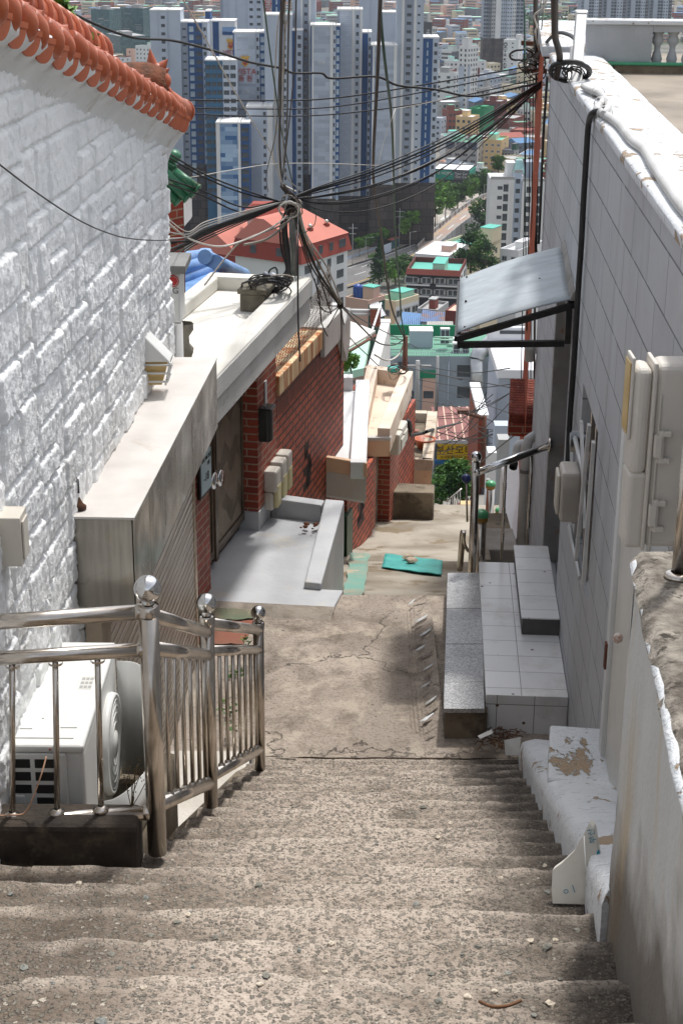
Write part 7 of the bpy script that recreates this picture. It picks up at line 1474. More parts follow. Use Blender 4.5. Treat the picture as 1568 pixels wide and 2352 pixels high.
def mark(pts,z,w_,mat,dash=None,name='road_marking'):
 U=smoothpath([gz(*p)for p in pts],14);mb=MB();P=[]
 for i in range(len(U)-1):
  if dash and(i//dash)%2:continue
  t0,t1=i/(len(U)-1),(i+1)/(len(U)-1);d=(U[i+1]-U[i]).normalized();nn=Vector((-d.y,d.x,0))*w_/2
  a,b=Vector((U[i].x,U[i].y,z(t0)if callable(z)else z)),Vector((U[i+1].x,U[i+1].y,z(t1)if callable(z)else z));mb.add([a-nn,b-nn,b+nn,a+nn],[(0,1,2,3)])
 return tag(mb.build(name,mat),kind='structure')
mark([(962,579),(988,558),(1022,535),(1062,510),(1102,490),(1135,477)],lambda t:rz(t)+.05,.5,M_YEL);mark([(961,592),(988,570),(1022,548),(1060,524),(1100,503),(1135,489)],lambda t:rz(t)+.05,.35,M_MARK,5)
mark([(770,645),(850,620),(905,596),(970,566)],ZR+.05,.35,M_MARK,4);mark([(770,664),(850,638),(905,610),(958,580)],ZR+.05,.4,M_YEL);mark([(770,625),(850,600),(905,580),(960,559)],ZR+.05,.3,M_MARK)
for k in range(7):
 a,b=gz(1012+5*k,506-1.6*k),gz(1020+5*k,499-1.6*k);d=(b-a).normalized();nn=Vector((-d.y,d.x,0))*.35;dz=Vector((0,0,.2));tag(MB().add([a-nn+dz,b-nn+dz,b+nn+dz,a+nn+dz],[(0,1,2,3)]).build('crosswalk_bar',M_MARK),kind='structure')
for k,(px,py)in enumerate(((828,600),(866,609),(836,612),(918,587))):
 a=gz(px-6,py+2);b=gz(px+6,py-2.5);d=(b-a).normalized();nn=Vector((-d.y,d.x,0));mb=MB();z_=Vector((0,0,.06));mb.add([a-nn*.15+z_,b-nn*.15+z_,b+nn*.15+z_,a+nn*.15+z_],[(0,1,2,3)]);mb.add([b-nn*.6+z_,b+d*1.6+z_,b+nn*.6+z_],[(0,1,2)]);tag(mb.build('road_arrow',M_MARK),kind='structure')
def car(c,ang,body,label):
 o=thing('car',label,'car',tuple(c));M=Matrix.Translation(c)@Matrix.Rotation(ang,4,'Z');L_,W_=4.5,1.8
 prof=[(-2.25,.35),(-2.25,.8),(-2.05,.92),(-1.35,.98),(-.75,1.45),(.75,1.46),(1.5,1.02),(2.15,.9),(2.25,.6),(2.25,.35)]
 n_=len(prof);mb=MB().at(M);mb.add([(x,-W_/2+(.12 if z>1.2 else 0),z)for x,z in prof]+[(x,W_/2-(.12 if z>1.2 else 0),z)for x,z in prof],[tuple(range(n_)),tuple(range(2*n_-1,n_-1,-1))]+[(i,n_+i,n_+(i+1)%n_,(i+1)%n_)for i in range(n_)]);mb.build('body',body,o,bev=.06)
 for(x0,z0,x1,z1,nm)in((-1.33,1.0,-.79,1.42,'rear_window'),(.80,1.42,1.45,1.05,'windscreen')):
  mb=MB().at(M);dx=.02 if x0>0 else-.02;mb.hexa([(x0+dx,-.72,z0+.02),(x0+dx,.72,z0+.02),(x0+dx*2,.72,z0+.03),(x0+dx*2,-.72,z0+.03),(x1+dx,-.68,z1+.02),(x1+dx,.68,z1+.02),(x1+dx*2,.68,z1+.03),(x1+dx*2,-.68,z1+.03)]);mb.build(nm,M_GLASS,o)
 for s in(-1,1):
  mb=MB().at(M);mb.hexa([(-1.1,s*(W_/2-.03),1.0),(1.25,s*(W_/2-.03),1.02),(1.25,s*(W_/2+.01),1.02),(-1.1,s*(W_/2+.01),1.0),(-.65,s*(W_/2-.12),1.4),(.65,s*(W_/2-.12),1.4),(.65,s*(W_/2-.08),1.4),(-.65,s*(W_/2-.08),1.4)]);mb.build('side_window',M_GLASS,o)
  for x in(-1.4,1.4):mb=MB().at(M);mb.lathe([(.001,0),(.32,0),(.34,.05),(.34,.18),(.001,.2)],(x,s*W_/2-s*.18,.33),16,axis=(0,s,0));mb.build('wheel',M_BLACK,o)
  mb=MB().at(M);mb.box(2.2,2.27,s*.75-.2,s*.75+.2,.62,.78);mb.build('headlight',M_WHT,o);mb=MB().at(M);mb.box(-2.27,-2.2,s*.75-.18,s*.75+.18,.66,.82);mb.build('tail_light',M_RED,o)
 return o
cd=(gz(905,607)-gz(880,617));car(gz(895,612)+Vector((0,0,.02)),math.atan2(cd.y,cd.x)+math.pi,plain('car_silver',C(170,172,176),None,1,.3,.4),'silver car driving alone on the grey road')
car(gz(1044,453)+Vector((0,0,.1)),.4,plain('taxi_yellow',C(206,178,60),None,1,.4),'yellow taxi at the crossing before the teal sign shop')
def person(px,py,top,leg,label):
 b=gz(px,py)+Vector((0,0,.13));o=thing('person',label,'person',tuple(b));bm=bpy.data.meshes.new('body');
 pts=[(0,0,.92),(0,0,1.15),(0,0,1.40),(0,0,1.52),(0,0,1.64),(-.2,0,1.38),(-.26,.05,1.12),(-.24,-.08,.88),(.2,0,1.38),(.26,-.05,1.12),(.24,.10,.88),(-.1,0,.88),(-.11,.10,.48),(-.11,.02,.06),(-.11,-.12,.03),(.1,0,.88),(.11,-.10,.48),(.11,.14,.06),(.11,-.0,.03)]
 ed=[(0,1),(1,2),(2,3),(3,4),(2,5),(5,6),(6,7),(2,8),(8,9),(9,10),(0,11),(11,12),(12,13),(13,14),(0,15),(15,16),(16,17),(17,18)]
 rr_=[.14,.14,.15,.06,.105,.06,.05,.04,.06,.05,.04,.09,.07,.05,.05,.09,.07,.05,.05]
 bm.from_pydata(pts,ed,[]);q=bpy.data.objects.new('body',bm);COL.objects.link(q);q.parent=o;mo=q.modifiers.new('skin','SKIN')
 for i,v in enumerate(bm.skin_vertices[0].data if bm.skin_vertices else[]):v.radius=(rr_[i],)*2;v.use_root=(i==0)
 bm.materials.append(leg);WL[q.name]=WL[o.name];q.modifiers.new('sub','SUBSURF').levels=1
 mb=MB();mb.lathe([(.17,.90),(.185,1.05),(.19,1.3),(.15,1.44),(.06,1.5)],b,12);mb.build('jacket',top,o);mb=MB();mb.ball(b+Vector((0,.02,1.68)),.11,12);mb.build('hair',M_BLKLET,o)
person(963.5,540,M_RED,M_DARK,'person in a red top walking on the far pavement');person(968.5,541,M_DARK,M_DARK,'person in dark clothes walking on the far pavement')
def tree_proto(kind,rc,hc,n_,mats,tr=.18,hz_=1.):
 mb=MB();cl=[]
 for i in range(16):
  a=random.random()*6.283;r=rc*random.random()**.5*.75;cl.append(Vector((r*math.cos(a),r*math.sin(a),hc+rc*random.uniform(-.7,.8)*hz_)))
 if kind=='conifer':cl=[Vector((random.gauss(0,1)*rc*.35*(1-t),random.gauss(0,1)*rc*.35*(1-t),hc-rc*1.4+rc*3.4*t))for t in[i/21 for i in range(22)]]
 for c in cl:
  m_=random.choice(mats)
  rr_=rc*.42 if kind!='conifer' else max(.25,rc*.75*(1-(c.z-hc+rc*1.4)/(rc*3.5)))
  leafclump(mb,c,rr_,n_//len(cl),.42 if kind!='conifer' else .36,(m_,m_,random.choice(mats)),.8 if kind!='conifer' else .5)
 cr_=mb.build('crown',M_CTREE);me=cr_.data;bpy.data.objects.remove(cr_)
 mb=MB();mb.tube([(0,0,-.5),(.05,.0,hc*.5),(0,.05,hc)],[tr,tr*.75,tr*.4],8)
 for i in range(5):c=cl[i*2];mb.tube([(0,0,hc*.55),(c.x*.5,c.y*.5,(hc*.6+c.z)/2),tuple(c)],[tr*.5,tr*.35,.03],6)
 t=mb.build('trunk',M_BARK);tm=t.data;bpy.data.objects.remove(t);return me,tm
M_CTREE=[plain('tree_leaf_%d'%i,a,b,.8,.7)for i,(a,b)in enumerate(((C(110,150,62),C(84,126,48)),(C(78,112,52),C(58,92,42)),(C(46,76,44),C(34,60,36)),(C(226,228,214),C(196,204,176)),(C(120,92,70),C(92,76,56))))]
for m_ in M_CTREE:m_.node_tree.nodes['Principled BSDF'].inputs['Specular IOR Level'].default_value=.2
TPRO=dict(street=tree_proto('round',2.6,6.2,1300,(0,0,1)),dark=tree_proto('round',4.2,5.0,2400,(1,2,2),.3),big=tree_proto('round',3.6,5.0,2000,(1,1,2),.28),blossom=tree_proto('round',2.8,3.4,800,(3,1,0),.15),conifer=tree_proto('conifer',2.6,5.0,2200,(2,2,1),.2),sapling=tree_proto('round',1.5,3.6,520,(0,1),.08),bronze=tree_proto('round',2.6,5.0,600,(4,4,1),.16))
def tree(kind,px,py,sc,label,z=None,Y=None):
 p=gz(px,py)if Y is None else hy(px,py,Y);o=thing('tree' if kind!='conifer' else 'pine_tree',label,'tree',tuple(p),'trees by the road');me,tm=TPRO[kind]
 for nm,m_ in(('crown',me),('trunk',tm)):c=bpy.data.objects.new(nm,m_);COL.objects.link(c);c.parent=o;WL[c.name]=WL[o.name]
 sc*=1.2 if Y is None else 1;o.scale=(sc*random.uniform(.92,1.08),sc,sc);o.rotation_euler=(0,0,random.random()*6.28);return o
tl=[('street',938,566,1.25,'bright green street tree beside the bus stop on the pavement'),('street',998,530,1.3,'tall bright street tree left of the ramp wall'),('street',1022,512,1.25,'second bright street tree where the ramp begins to curve'),('street',985,512,1.05,'street tree behind the tall bright one near the ramp wall'),('street',1008,488,1.05,'street tree before the dark shop near the lamp post'),('street',1082,480,1.2,'bright tree at the far crossing left of the ramp'),('big',1050,480,1.0,'darker round tree at the far crossing before the shop'),('street',1030,470,.9,'small tree in front of the dark shop entrance'),('street',1003,462,.9,'small tree at the left corner of the sign shop'),('big',1100,462,1.35,'large dense round tree beside the teal sign shop'),('dark',851,545,1.25,'large dark tree against the brown tower podium'),('dark',812,552,1.0,'dark tree beside the red mansard apartment'),('dark',880,520,.8,'dark shrubby tree below the podium of tower 103'),('bronze',968,508,1.0,'bronze leaved tree left of the street trees'),('blossom',897,548,1.0,'white flowering shrub tree below the podium wall'),('blossom',868,558,.9,'white flowering tree left of the larger blossom'),('blossom',918,540,.8,'pale flowering tree next to the bus stop tree'),('sapling',825,590,1.2,'young street tree near the left lamp post'),('sapling',844,584,1.25,'young street tree second from the red apartment'),('sapling',862,578,1.2,'young street tree before the white blossoms'),('sapling',880,570,1.3,'young street tree left of the glass bus stop panel'),('conifer',870,656,1.35,'dark conical pine tree on the near side of the road'),('big',908,652,.85,'round green tree right of the conical pine'),('big',928,640,.8,'green tree behind the brick banded apartment'),('street',893,662,.8,'small bright tree between pine and round tree'),('dark',1110,545,1.3,'dark green tree between ramp and white apartment'),('dark',790,500,.8,'dark tree at the foot of tower 104'),('dark',690,500,.9,'dark tree behind the red mansard roof'),('bronze',470,500,1.2,'bronze leaved tree at the foot of the far left tower'),('dark',490,470,1.0,'dark tree beside the blue patterned tower base'),('big',455,470,1.0,'green tree below the pale far left tower')]
for a in tl:tree(*a)
tree('dark',1080,622,1.15,'drooping dark cedar right of the brick banded apartment',Y=425);tree('dark',1110,632,1.0,'second dark cedar next to the peach apartment',Y=420);tree('big',1144,402,.8,'leafy tree on the terrace behind the white apartment',Y=560)
cl_=thing('hedge','clipped yellow green hedge along the pavement','hedge',tuple(gz(858,590)));mb=MB()
for k in range(7):leafclump(mb,gz(848+k*4.5,594-k*1.7)+Vector((0,0,.7)),1.0,60,.3,(0,0,1),.7)
mb.build('foliage',M_CTREE[:3],cl_)
def pole(px,py,pyt,Y=None,label='',r=.14,arms=(),cat='pole',name='utility_pole',lamp=None,mat=None):
 b=gz(px,py)if Y is None else hy(px,py,Y);t=hy(px,pyt,b.y);o=thing(name,label,cat,tuple(b));m_=mat or K['grey'];MB().tube([b-Vector((0,0,.6)),Vector((b.x,b.y,t.z))],[r,r*.7],10).build('shaft',m_,o)
 for dz,w_ in arms:mb=MB();mb.box(b.x-w_,b.x+w_,b.y-.08,b.y+.08,t.z-dz-.08,t.z-dz+.08);mb.build('crossarm',m_,o)
 if lamp:mb=MB();mb.tube([(b.x,b.y,t.z-.1),(b.x+lamp,b.y,t.z+.15)],.07,6);mb.box(b.x+lamp*.7,b.x+lamp*1.15,b.y-.15,b.y+.15,t.z+.1,t.z+.25);mb.build('lamp_head',m_,o)
 return o
pole(809,612,514,label='grey utility pole with crossarms left of the young street trees',arms=((1.5,1.6),(3.5,1.2)));pole(916,570,478,label='grey utility pole behind the bus stop',arms=((1.2,1.8),(3.2,1.5)));pole(948,540,470,label='utility pole beside the bronze leaved tree',arms=((1.,1.5),))
for i,(px,py,pt,l)in enumerate(((839,600,546,2.5),(940,592,533,2),(1003,530,486,2.5),(1064,470,430,2.5),(1110,470,424,3),(1010,460,428,2))):pole(px,py,pt,label=('street lamp among the young trees by the left pavement','street lamp at the kerb where the ramp wall starts','street lamp between the tall street trees','street lamp before the yellow taxi','street lamp beside the large round tree','street lamp at the shop corner')[i],r=.1,lamp=l,cat='street lamp',name='street_lamp')
for i,(a,b,c,d,k)in enumerate(((876,586,898,568,'lg'),(898,574,916,556,'glass'))):
 p,q=gz(a,b),gz(c,b-8);z1=hy(a,d-3,p.y).z;o=thing('bus_stop_panel' if i==0 else 'bus_shelter',('long glass bus stop panel on the pavement','red roofed glass bus shelter on the pavement')[i],'bus stop',tuple(p));dd=(q-p).normalized();nn=Vector((-dd.y,dd.x,0));mb=MB()
 mb.hexa([p,q,q+nn*.15,p+nn*.15,Vector((p.x,p.y,z1)),Vector((q.x,q.y,z1)),Vector((q.x,q.y,z1))+nn*.15,Vector((p.x,p.y,z1))+nn*.15]);mb.build('panel',K[k],o)
 if i:mb=MB();z2=z1+.1;mb.hexa([Vector((p.x,p.y,z2))-nn*.5,Vector((q.x,q.y,z2))-nn*.5,Vector((q.x,q.y,z2))+nn*1.6,Vector((p.x,p.y,z2))+nn*1.6,Vector((p.x,p.y,z2+.3))-nn*.5,Vector((q.x,q.y,z2+.3))-nn*.5,Vector((q.x,q.y,z2+.3))+nn*1.6,Vector((p.x,p.y,z2+.3))+nn*1.6]);mb.build('roof',K['rroof'],o)
o=thing('park_fence','low white fence along the park side of the pavement','fence',tuple(gz(800,585)));U=smoothpath([gz(790,600),gz(850,578),(gz(900,560)),gz(950,538)],12);mb=MB()
for i in range(len(U)-1):a,b=U[i],U[i+1];mb.hexa([a,b,b+Vector((0,.1,0)),a+Vector((0,.1,0)),a+Vector((0,0,1.2)),b+Vector((0,0,1.2)),b+Vector((0,.1,1.2)),a+Vector((0,.1,1.2))])
mb.build('panel',K['lg'],o)
gc=thing('green_roof_building','blue grey building with green roof full of tanks and air conditioners','building',(hy(1010,900,245).x,245,TZ(245)-2));Yg=245.
M_BG=cm('bluegrey_wall',C(150,160,168),C(136,146,154),.9,.3);zt=hy(1000,816,Yg).z;xa,xb=hy(897,816,Yg).x,hy(1134,816,Yg).x
mb=MB();mb.box(xa,xb,Yg,Yg+14,TZ(Yg)-3,zt-.2);mb.build('wall',M_BG,gc);mb=MB();mb.box(xa+.1,xb-.1,Yg+.1,Yg+13.9,zt-.2,zt-.12);mb.build('roof',K['green'],gc)
p,q=hy(968,945,Yg),hy(1003,867,Yg);MB().box(p.x,q.x,Yg-.4,Yg-.02,TZ(Yg),q.z).build('peach_bay',K['pink'],gc);MB().box(p.x-1,q.x,Yg-.5,Yg-.02,q.z,q.z+1.2).build('green_band',cm('bright_green',C(30,128,92)),gc)
it=[]
for py in(852,901,953):it.append(((hy(1065,py,Yg).x,Yg,hy(1065,py,Yg).z),0,2.2,1.9,'white'))
for px,py in((983,905),(938,905),(925,838)):it.append(((hy(px,py,Yg).x,Yg-.4,hy(px,py,Yg).z),0,1.6,1.2,'dark'))
windows(gc,it)
for px in(1028,1118):x=hy(px,900,Yg).x;MB().tube([(x,Yg-.12,TZ(Yg)),(x,Yg-.12,zt-1)],.09,8).build('downpipe',K['lg'],gc)
for yy_ in(Yg+.1,Yg+13.8):
 mb=MB()
 for dz in(.35,.9):mb.tube([(xa,yy_,zt+dz),(xb-2,yy_,zt+dz)],.035,5)
 for k in range(40):x=xa+(xb-2-xa)*k/39;mb.tube([(x,yy_,zt-.1),(x,yy_,zt+.9)],.025,4)
 mb.build('roof_railing',K['lg'],gc)
mb=MB();mb.box(xa,hy(1056,800,Yg+12).x,Yg+12.5,Yg+12.9,zt-.1,zt+1.7);mb.build('green_parapet',MATS['bright_green'],gc)
def rbox(name,label,cat,x0,x1,y0,y1,Y,d,mat,extra=None):
 a,b=hy(x0,y1,Y),hy(x1,y0,Y);o=thing(name,label,cat,(a.x,Y,a.z));mb=MB();mb.box(a.x,b.x,Y,Y+d,a.z,b.z);mb.build('casing',mat,o,bev=.04);mb=MB();mb.box(a.x-.06,b.x+.06,Y-.06,Y+d+.06,b.z+.002,b.z+.12);mb.build('lid',K['wh'],o)
 if extra:
  for k in range(extra):w_=(b.x-a.x)/extra;mb=MB();mb.box(a.x+w_*(k+.12),a.x+w_*(k+.88),Y-.05,Y-.005,a.z+.12,b.z-.15);mb.build('grille',K['dgrey'],o)
 return o
rbox('water_tank','large grey steel panel water tank on the green roof','water tank',940,994,762,806,250,3,K['lg']);rbox('water_tank','tall grey steel tank left of the green roof machinery','water tank',871,896,742,800,248,2.2,K['grey'])
rbox('condenser','solar panel like dark condenser frame standing on green roof','air conditioner',1011,1032,757,789,249,1,K['lg'],2);rbox('condenser','left white rooftop condenser with dark grille by the front railing','air conditioner',1039,1057,790,818,247,1.2,K['wh'],1);rbox('condenser','right white rooftop condenser with dark grille by the front railing','air conditioner',1059,1078,790,818,247,1.2,K['wh'],1)
rbox('roof_box','small white cabinet on pipes at the back of green roof','cabinet',1030,1044,779,788,251,1,K['wh'])
mb=MB();mb.tube(smoothpath([hy(1150,835,246),hy(1145,795,246),hy(1128,786,246),hy(1112,800,246),hy(1100,808,245),hy(1094,825,244.5)],8),1.15,14);mb.tube([hy(1094,822,244.5),hy(1094,905,244.4)],1.0,14)
tag(mb.build('air_duct',plain('duct_metal',C(206,208,208),C(180,182,184),.6,.35,.5)),'fat silver air duct bending over the green roof edge','duct')
for i,py in enumerate((772,778,788)):mb=MB().tube([hy(897,py,247+i),hy(938,py+1,247+i)],.16,8).tube([hy(996,py+2,247+i),hy(1040,py+3,247+i)],.14,8);tag(mb.build('roof_pipe',K['mint']),('upper','middle','lowest')[i]+' pale green pipe run across the green roof','pipe')
wb2=thing('white_flat_building','big plain white building with flat roof right of the silver duct','building',(hy(1180,900,110).x,110,TZ(112)-2))
xa,xb=hy(1142,850,110).x,hy(1245,850,110).x;zr=hy(1180,850,110).z;mb=MB();mb.box(xa,xb,110,119,zr-.6,zr);mb.build('roof_slab',K['wroof'],wb2);mb=MB();mb.box(xa+.15,xb,110.6,118.8,TZ(112)-3,zr-.602);mb.build('wall',K['lg'],wb2)
mb=MB();mb.box(xa,xb,118.6,119,zr+.002,zr+.95);mb.build('back_parapet',K['wroof'],wb2);mb=MB();mb.box(xa+.9,xb,118.52,118.598,zr+.45,zr+.7);mb.build('dark_slot',K['dgrey'],wb2)
nb_=thing('narrow_brick_building','narrow brick building with white roof beside the silver duct','building',(hy(1108,960,108).x,108,TZ(108)-2));xa,xb=hy(1097,953,104).x,hy(1122,953,104).x;zr=hy(1108,953,104).z
mb=MB();mb.box(xa,xb,104,112,zr-.25,zr);mb.build('roof',K['wroof'],nb_);mb=MB();mb.box(xa+.05,xb-.3,104.05,112,TZ(108)-3,zr-.252);mb.build('wall',M_BRICK,nb_);mb=MB();mb.box(xb-.298,xb-.02,103.6,112,TZ(108)-3,zr-.9);mb.build('grille_balcony',K['dgrey'],nb_)
lo=thing('pale_lean_to','pale grey lean to walls between brick building and red tiled canopy','building',(hy(1170,1000,42).x,42,-18));
for(x0,x1,y0,Y,k)in((1136,1215,978,44,'lg'),(1144,1170,1010,40,'grey'),(1120,1140,1040,36,'wh')):a,b=hy(x0,y0,Y),hy(x1,y0,Y);MB().box(a.x,b.x,Y,Y+.5,TZ(Y)-3,a.z).build('wall',K[k],lo)
ss=thing('motor_shop','small shop with yellow Korean signboard and maroon roof','shop',(hy(1045,1060,115).x,115,TZ(115)-1));Ys=115.;xa,xb=hy(998,1010,Ys).x,hy(1093,1010,Ys).x;zt=hy(1040,1008,Ys).z
MB().box(xa,xb,Ys,Ys+6,TZ(Ys)-2,zt-.05).build('wall',K['dg'],ss);mb=MB();mb.hexa([(xa,Ys-.6,zt-.04),(xb,Ys-.6,zt-.04),(xb,Ys+6,zt-.04),(xa,Ys+6,zt-.04),(xa,Ys-.6,zt+.08),(xb,Ys-.6,zt+.08),(xb,Ys+6,zt+.7),(xa,Ys+6,zt+.7)]);mb.build('roof',cm('maroon_roof',C(140,92,86),C(120,76,70),.8,.5),ss)
for k in range(5):x=xa+(xb-xa)*(k+.5)/5;MB().hexa([(x-.06,Ys-.62,zt+.09),(x+.06,Ys-.62,zt+.09),(x+.06,Ys+6,zt+.71),(x-.06,Ys+6,zt+.71),(x-.06,Ys-.62,zt+.13),(x+.06,Ys-.62,zt+.13),(x+.06,Ys+6,zt+.75),(x-.06,Ys+6,zt+.75)]).build('roof_batten',K['pink'],ss)
a,b=hy(1003,1055,Ys-.7),hy(1083,1021,Ys-.7);sp_=MB().box(a.x,b.x,Ys-.75,Ys-.62,a.z,b.z).build('signboard',cm('sign_yellow',C(232,190,30),rough=.5),ss)
MB().box(xa,xb,Ys-.7,Ys-.61,b.z+.03,b.z+.32).build('white_band',K['wh'],ss);MB().box(xa,b.x,Ys-.9,Ys-.61,a.z-.32,a.z-.03).build('blue_band',cm('sign_blue',C(50,110,160)),ss)
text('부산모타','lettering',.72,M_BLKLET,((a.x+b.x)/2,Ys-.77,a.z+(b.z-a.z)*.62),(1,0,0),(0,0,1),sp_,.01,space=1.15);text('241-8798 ☎017-556-6738','lettering',.19,M_BLKLET,((a.x+b.x)/2,Ys-.77,a.z+(b.z-a.z)*.17),(1,0,0),(0,0,1),sp_,.01)
me,tm=TPRO['big']
def small_tree(px,py,Y,sc,label,kind='big'):
 p=hy(px,py,Y);o=thing('tree',label,'tree',tuple(p));me,tm=TPRO[kind]
 for nm,m_ in(('crown',me),('trunk',tm)):c=bpy.data.objects.new(nm,m_);COL.objects.link(c);c.parent=o;WL[c.name]=WL[o.name]
 o.scale=(sc,)*3
small_tree(1036,1180,84,.36,'green tree below the yellow signboard at the alley foot');small_tree(1012,1160,90,.28,'smaller tree left of the one below the yellow sign');small_tree(806,880,24,.055,'bright shrub behind the white canopy of the third house','street');small_tree(788,884,24,.05,'shrub beside the raked brick wall end','street')
cv=thing('metal_canopy','cream sheet canopy with brown edge below the cable junction','canopy',tuple(hz(800,770,-8.5)));q=[hz(779,809,-8.5),hz(862,759,-8.5),hz(776,727,-8.5),hz(735,752,-8.5)]
mb=MB();mb.slab(q,(0,0,1),.05);mb.build('sheet',M_CREAM,cv);MB().tube([q[0]+Vector((0,-.03,-.1)),q[1]+Vector((0,-.03,-.1))],.035,6).build('edge_beam',M_BROWN,cv)
tag(MB().slab([hz(770,860,-11),hz(836,845,-11),hz(850,775,-11),hz(770,800,-11)],(0,0,1),.2).build('terrace_roof',K['mint']),'pale green terrace roof beneath the cream canopy','roof')
ws=thing('stair_wall','grey sloping stair wall with rail stepping down beside the cream canopy','wall',tuple(hy(860,800,55)));A1,B1=hy(838,862,50),hy(874,742,62);mb=MB();mb.hexa([A1+Vector((0,0,-4)),A1+Vector((.5,0,-4)),B1+Vector((.5,0,-4)),B1+Vector((0,0,-4)),A1,A1+Vector((.35,0,0)),B1+Vector((.35,0,0)),B1]);mb.build('body',M_STUCCO,ws)
MB().tube([A1+Vector((0,0,.8)),B1+Vector((0,0,.8))],.04,6).build('rail',K['wh'],ws)
for i,(x0,x1,y0,y1,Y)in enumerate(((850,874,710,750,63),(762,784,704,716,63),(813,841,822,836,45))):a,b=hy(x0,y1,Y),hy(x1,y0,Y);o=thing('brick_pillar',('brick pillar at the head of the sloping stair wall','low brick pier left of the cable junction','short brick block on the pale green terrace')[i],'pillar',(a.x,Y,a.z));MB().box(a.x,b.x,Y,Y+.4,a.z,b.z).build('shaft',M_BRICKP,o);MB().box(a.x-.03,b.x+.03,Y-.03,Y+.43,b.z+.001,b.z+.06).build('cap',M_STUCCO,o)
o=thing('rail_fence','white double rail fence between two brick pillars','fence',tuple(hy(810,725,63.2)))
for py in(712,720):MB().tube([hy(784,py,63.2),hy(851,py+1.5,63.2)],.06,8).build('rail',K['wh'],o)
pole(956,948,828,Y=105,label='concrete utility pole before the green roof building',r=.2,arms=((.4,.9),));pole(1001,942,818,Y=112,label='slim weathered pole in front of the blue grey wall',r=.14);pole(1107,1085,955,Y=58,label='dark street pole with white lamp in front of brick wall',r=.11,lamp=-.9,mat=M_BROWN)
wp=pole(928,900,772,Y=22,label='slim brown pole wrapped in cables behind the peach canopy',r=.05,mat=M_BROWN)
st_=thing('street_stall','small stall with red table and tray at the foot of the alley','stall',tuple(hy(1060,1190,40)));a=hy(1052,1178,40)
MB().box(a.x,a.x+.42,40,40.4,a.z+.1,a.z+.14).box(a.x,a.x+.04,40,40.04,a.z-.2,a.z+.1).box(a.x+.38,a.x+.42,40,40.04,a.z-.2,a.z+.1).build('table',K['dred'],st_);MB().box(a.x+.06,a.x+.36,40.05,40.35,a.z+.142,a.z+.22).build('tray',K['beige'],st_);MB().box(a.x+.44,a.x+.5,40,40.6,a.z-.2,a.z+.75).build('board',K['lblue'],st_)
o=thing('side_rail','thin steel handrail at the foot of the alley steps','railing',tuple(hy(1030,1190,38)))
for k in range(6):MB().tube([hy(1026+6*k,1196-5*k,38),hy(1026+6*k,1150-5*k,38)],.012,6).build('baluster',M_STEEL,o)
MB().tube([hy(1024,1152,38),hy(1060,1122,38)],.02,8).build('rail',M_STEEL,o)
CG='cables strung over the alley'
def cable(pts,r,c,label,group=None,n=7):
 o=MB().tube(smoothpath([hy(*p)for p in pts],n),r,6).build('cable',M_CABLE[c]);return tag(o,label,'cable',group)
cp=thing('service_pole','slim grey service pole carrying the cable junction over the cream canopy','pole',tuple(hy(672,642,11.6)))
MB().tube([hy(674,660,11.6),hy(672,470,11.6)],.028,14).build('shaft',plain('grey_pole',C(130,128,122),C(96,94,90),8,.7),cp);MB().box(hy(662,1,11.6).x,hy(684,1,11.6).x,11.55,11.6,hy(672,486,11.6).z,hy(672,479,11.6).z).build('bracket',M_BROWN,cp)
for i,(dx,c,r)in enumerate(((-30,'black',.006),(-24,'black',.007),(-19,'brown',.008),(-14,'black',.009),(-10,'black',.010),(-6,'brown',.009),(-2,'black',.007),(9,'green',.005),(-34,'black',.005),(-17,'black',.006),(-8,'black',.012),(-12,'brown',.012))):
 cable([(668+random.uniform(-6,6),468,11.5),(660+dx*.5,520,11.45),(666+dx*.6,575,11.45),(668+dx*.35,620,11.4),(668+dx*1.1,648+random.uniform(0,10),11.3),(620+random.uniform(-25,25),672+random.uniform(-8,10),10.95)],r*.68,c,'dark cable bundled down the service pole to the coil','cables bundled on the service pole')
def ring(cx,cy,Y,rx,ry,c,r,label,grp,tilt=0.,a0=0.,a1=6.283):
 P=[]
 for k in range(25):
  a=a0+(a1-a0)*k/24;x,y=rx*math.cos(a),ry*math.sin(a);P.append((cx+x*math.cos(tilt)-y*math.sin(tilt)+random.uniform(-1,1),cy+x*math.sin(tilt)+y*math.cos(tilt)+random.uniform(-1,1),Y+.16*math.sin(a)))
 o=MB().tube([hy(*p)for p in P],r,6).build('cable_loop',M_CABLE[c]);tag(o,label,'cable loop',grp)
for i in range(11):ring(612+random.uniform(-10,14),655+random.uniform(-8,10),10.85,random.uniform(34,50),random.uniform(10,20),random.choice(('black','black','brown','grey')),random.choice((.005,.006,.007)),'dark cable loop in the coil lying on the cement block','cable loops on the cement block',random.uniform(-.2,.15))
ring(624,640,10.95,12,26,'black',.006,'tall thin cable loop standing out of the coil on the block',None,.3)
o=MB().tube(smoothpath([hy(608,627,10.9),hy(622,634,10.85),hy(638,640,10.85),hy(648,650,10.9)],5),[.012]*5+[.03]*6+[.015]*5,10).build('splice_bag',plain('silver_tape',C(168,172,180),C(140,144,152),14,.4));tag(o,'silver wrapped cable splice resting on the coil','cable splice')
for i in range(9):ring(668+random.uniform(-14,12),468+random.uniform(-14,24),11.35,random.uniform(8,24),random.uniform(8,20),random.choice(('black','black','brown','grey')),.0045,'dark cable loop in the junction on top of the service pole','cable loops at the service pole junction',random.random())
ring(664,482,11.2,22,19,'white',.006,'white cable loop hanging on the service pole junction',None);ring(700,505,11.3,24,30,'green',.003,'thin green wire loop right of the service pole',None,.5,-1.6,2.4)
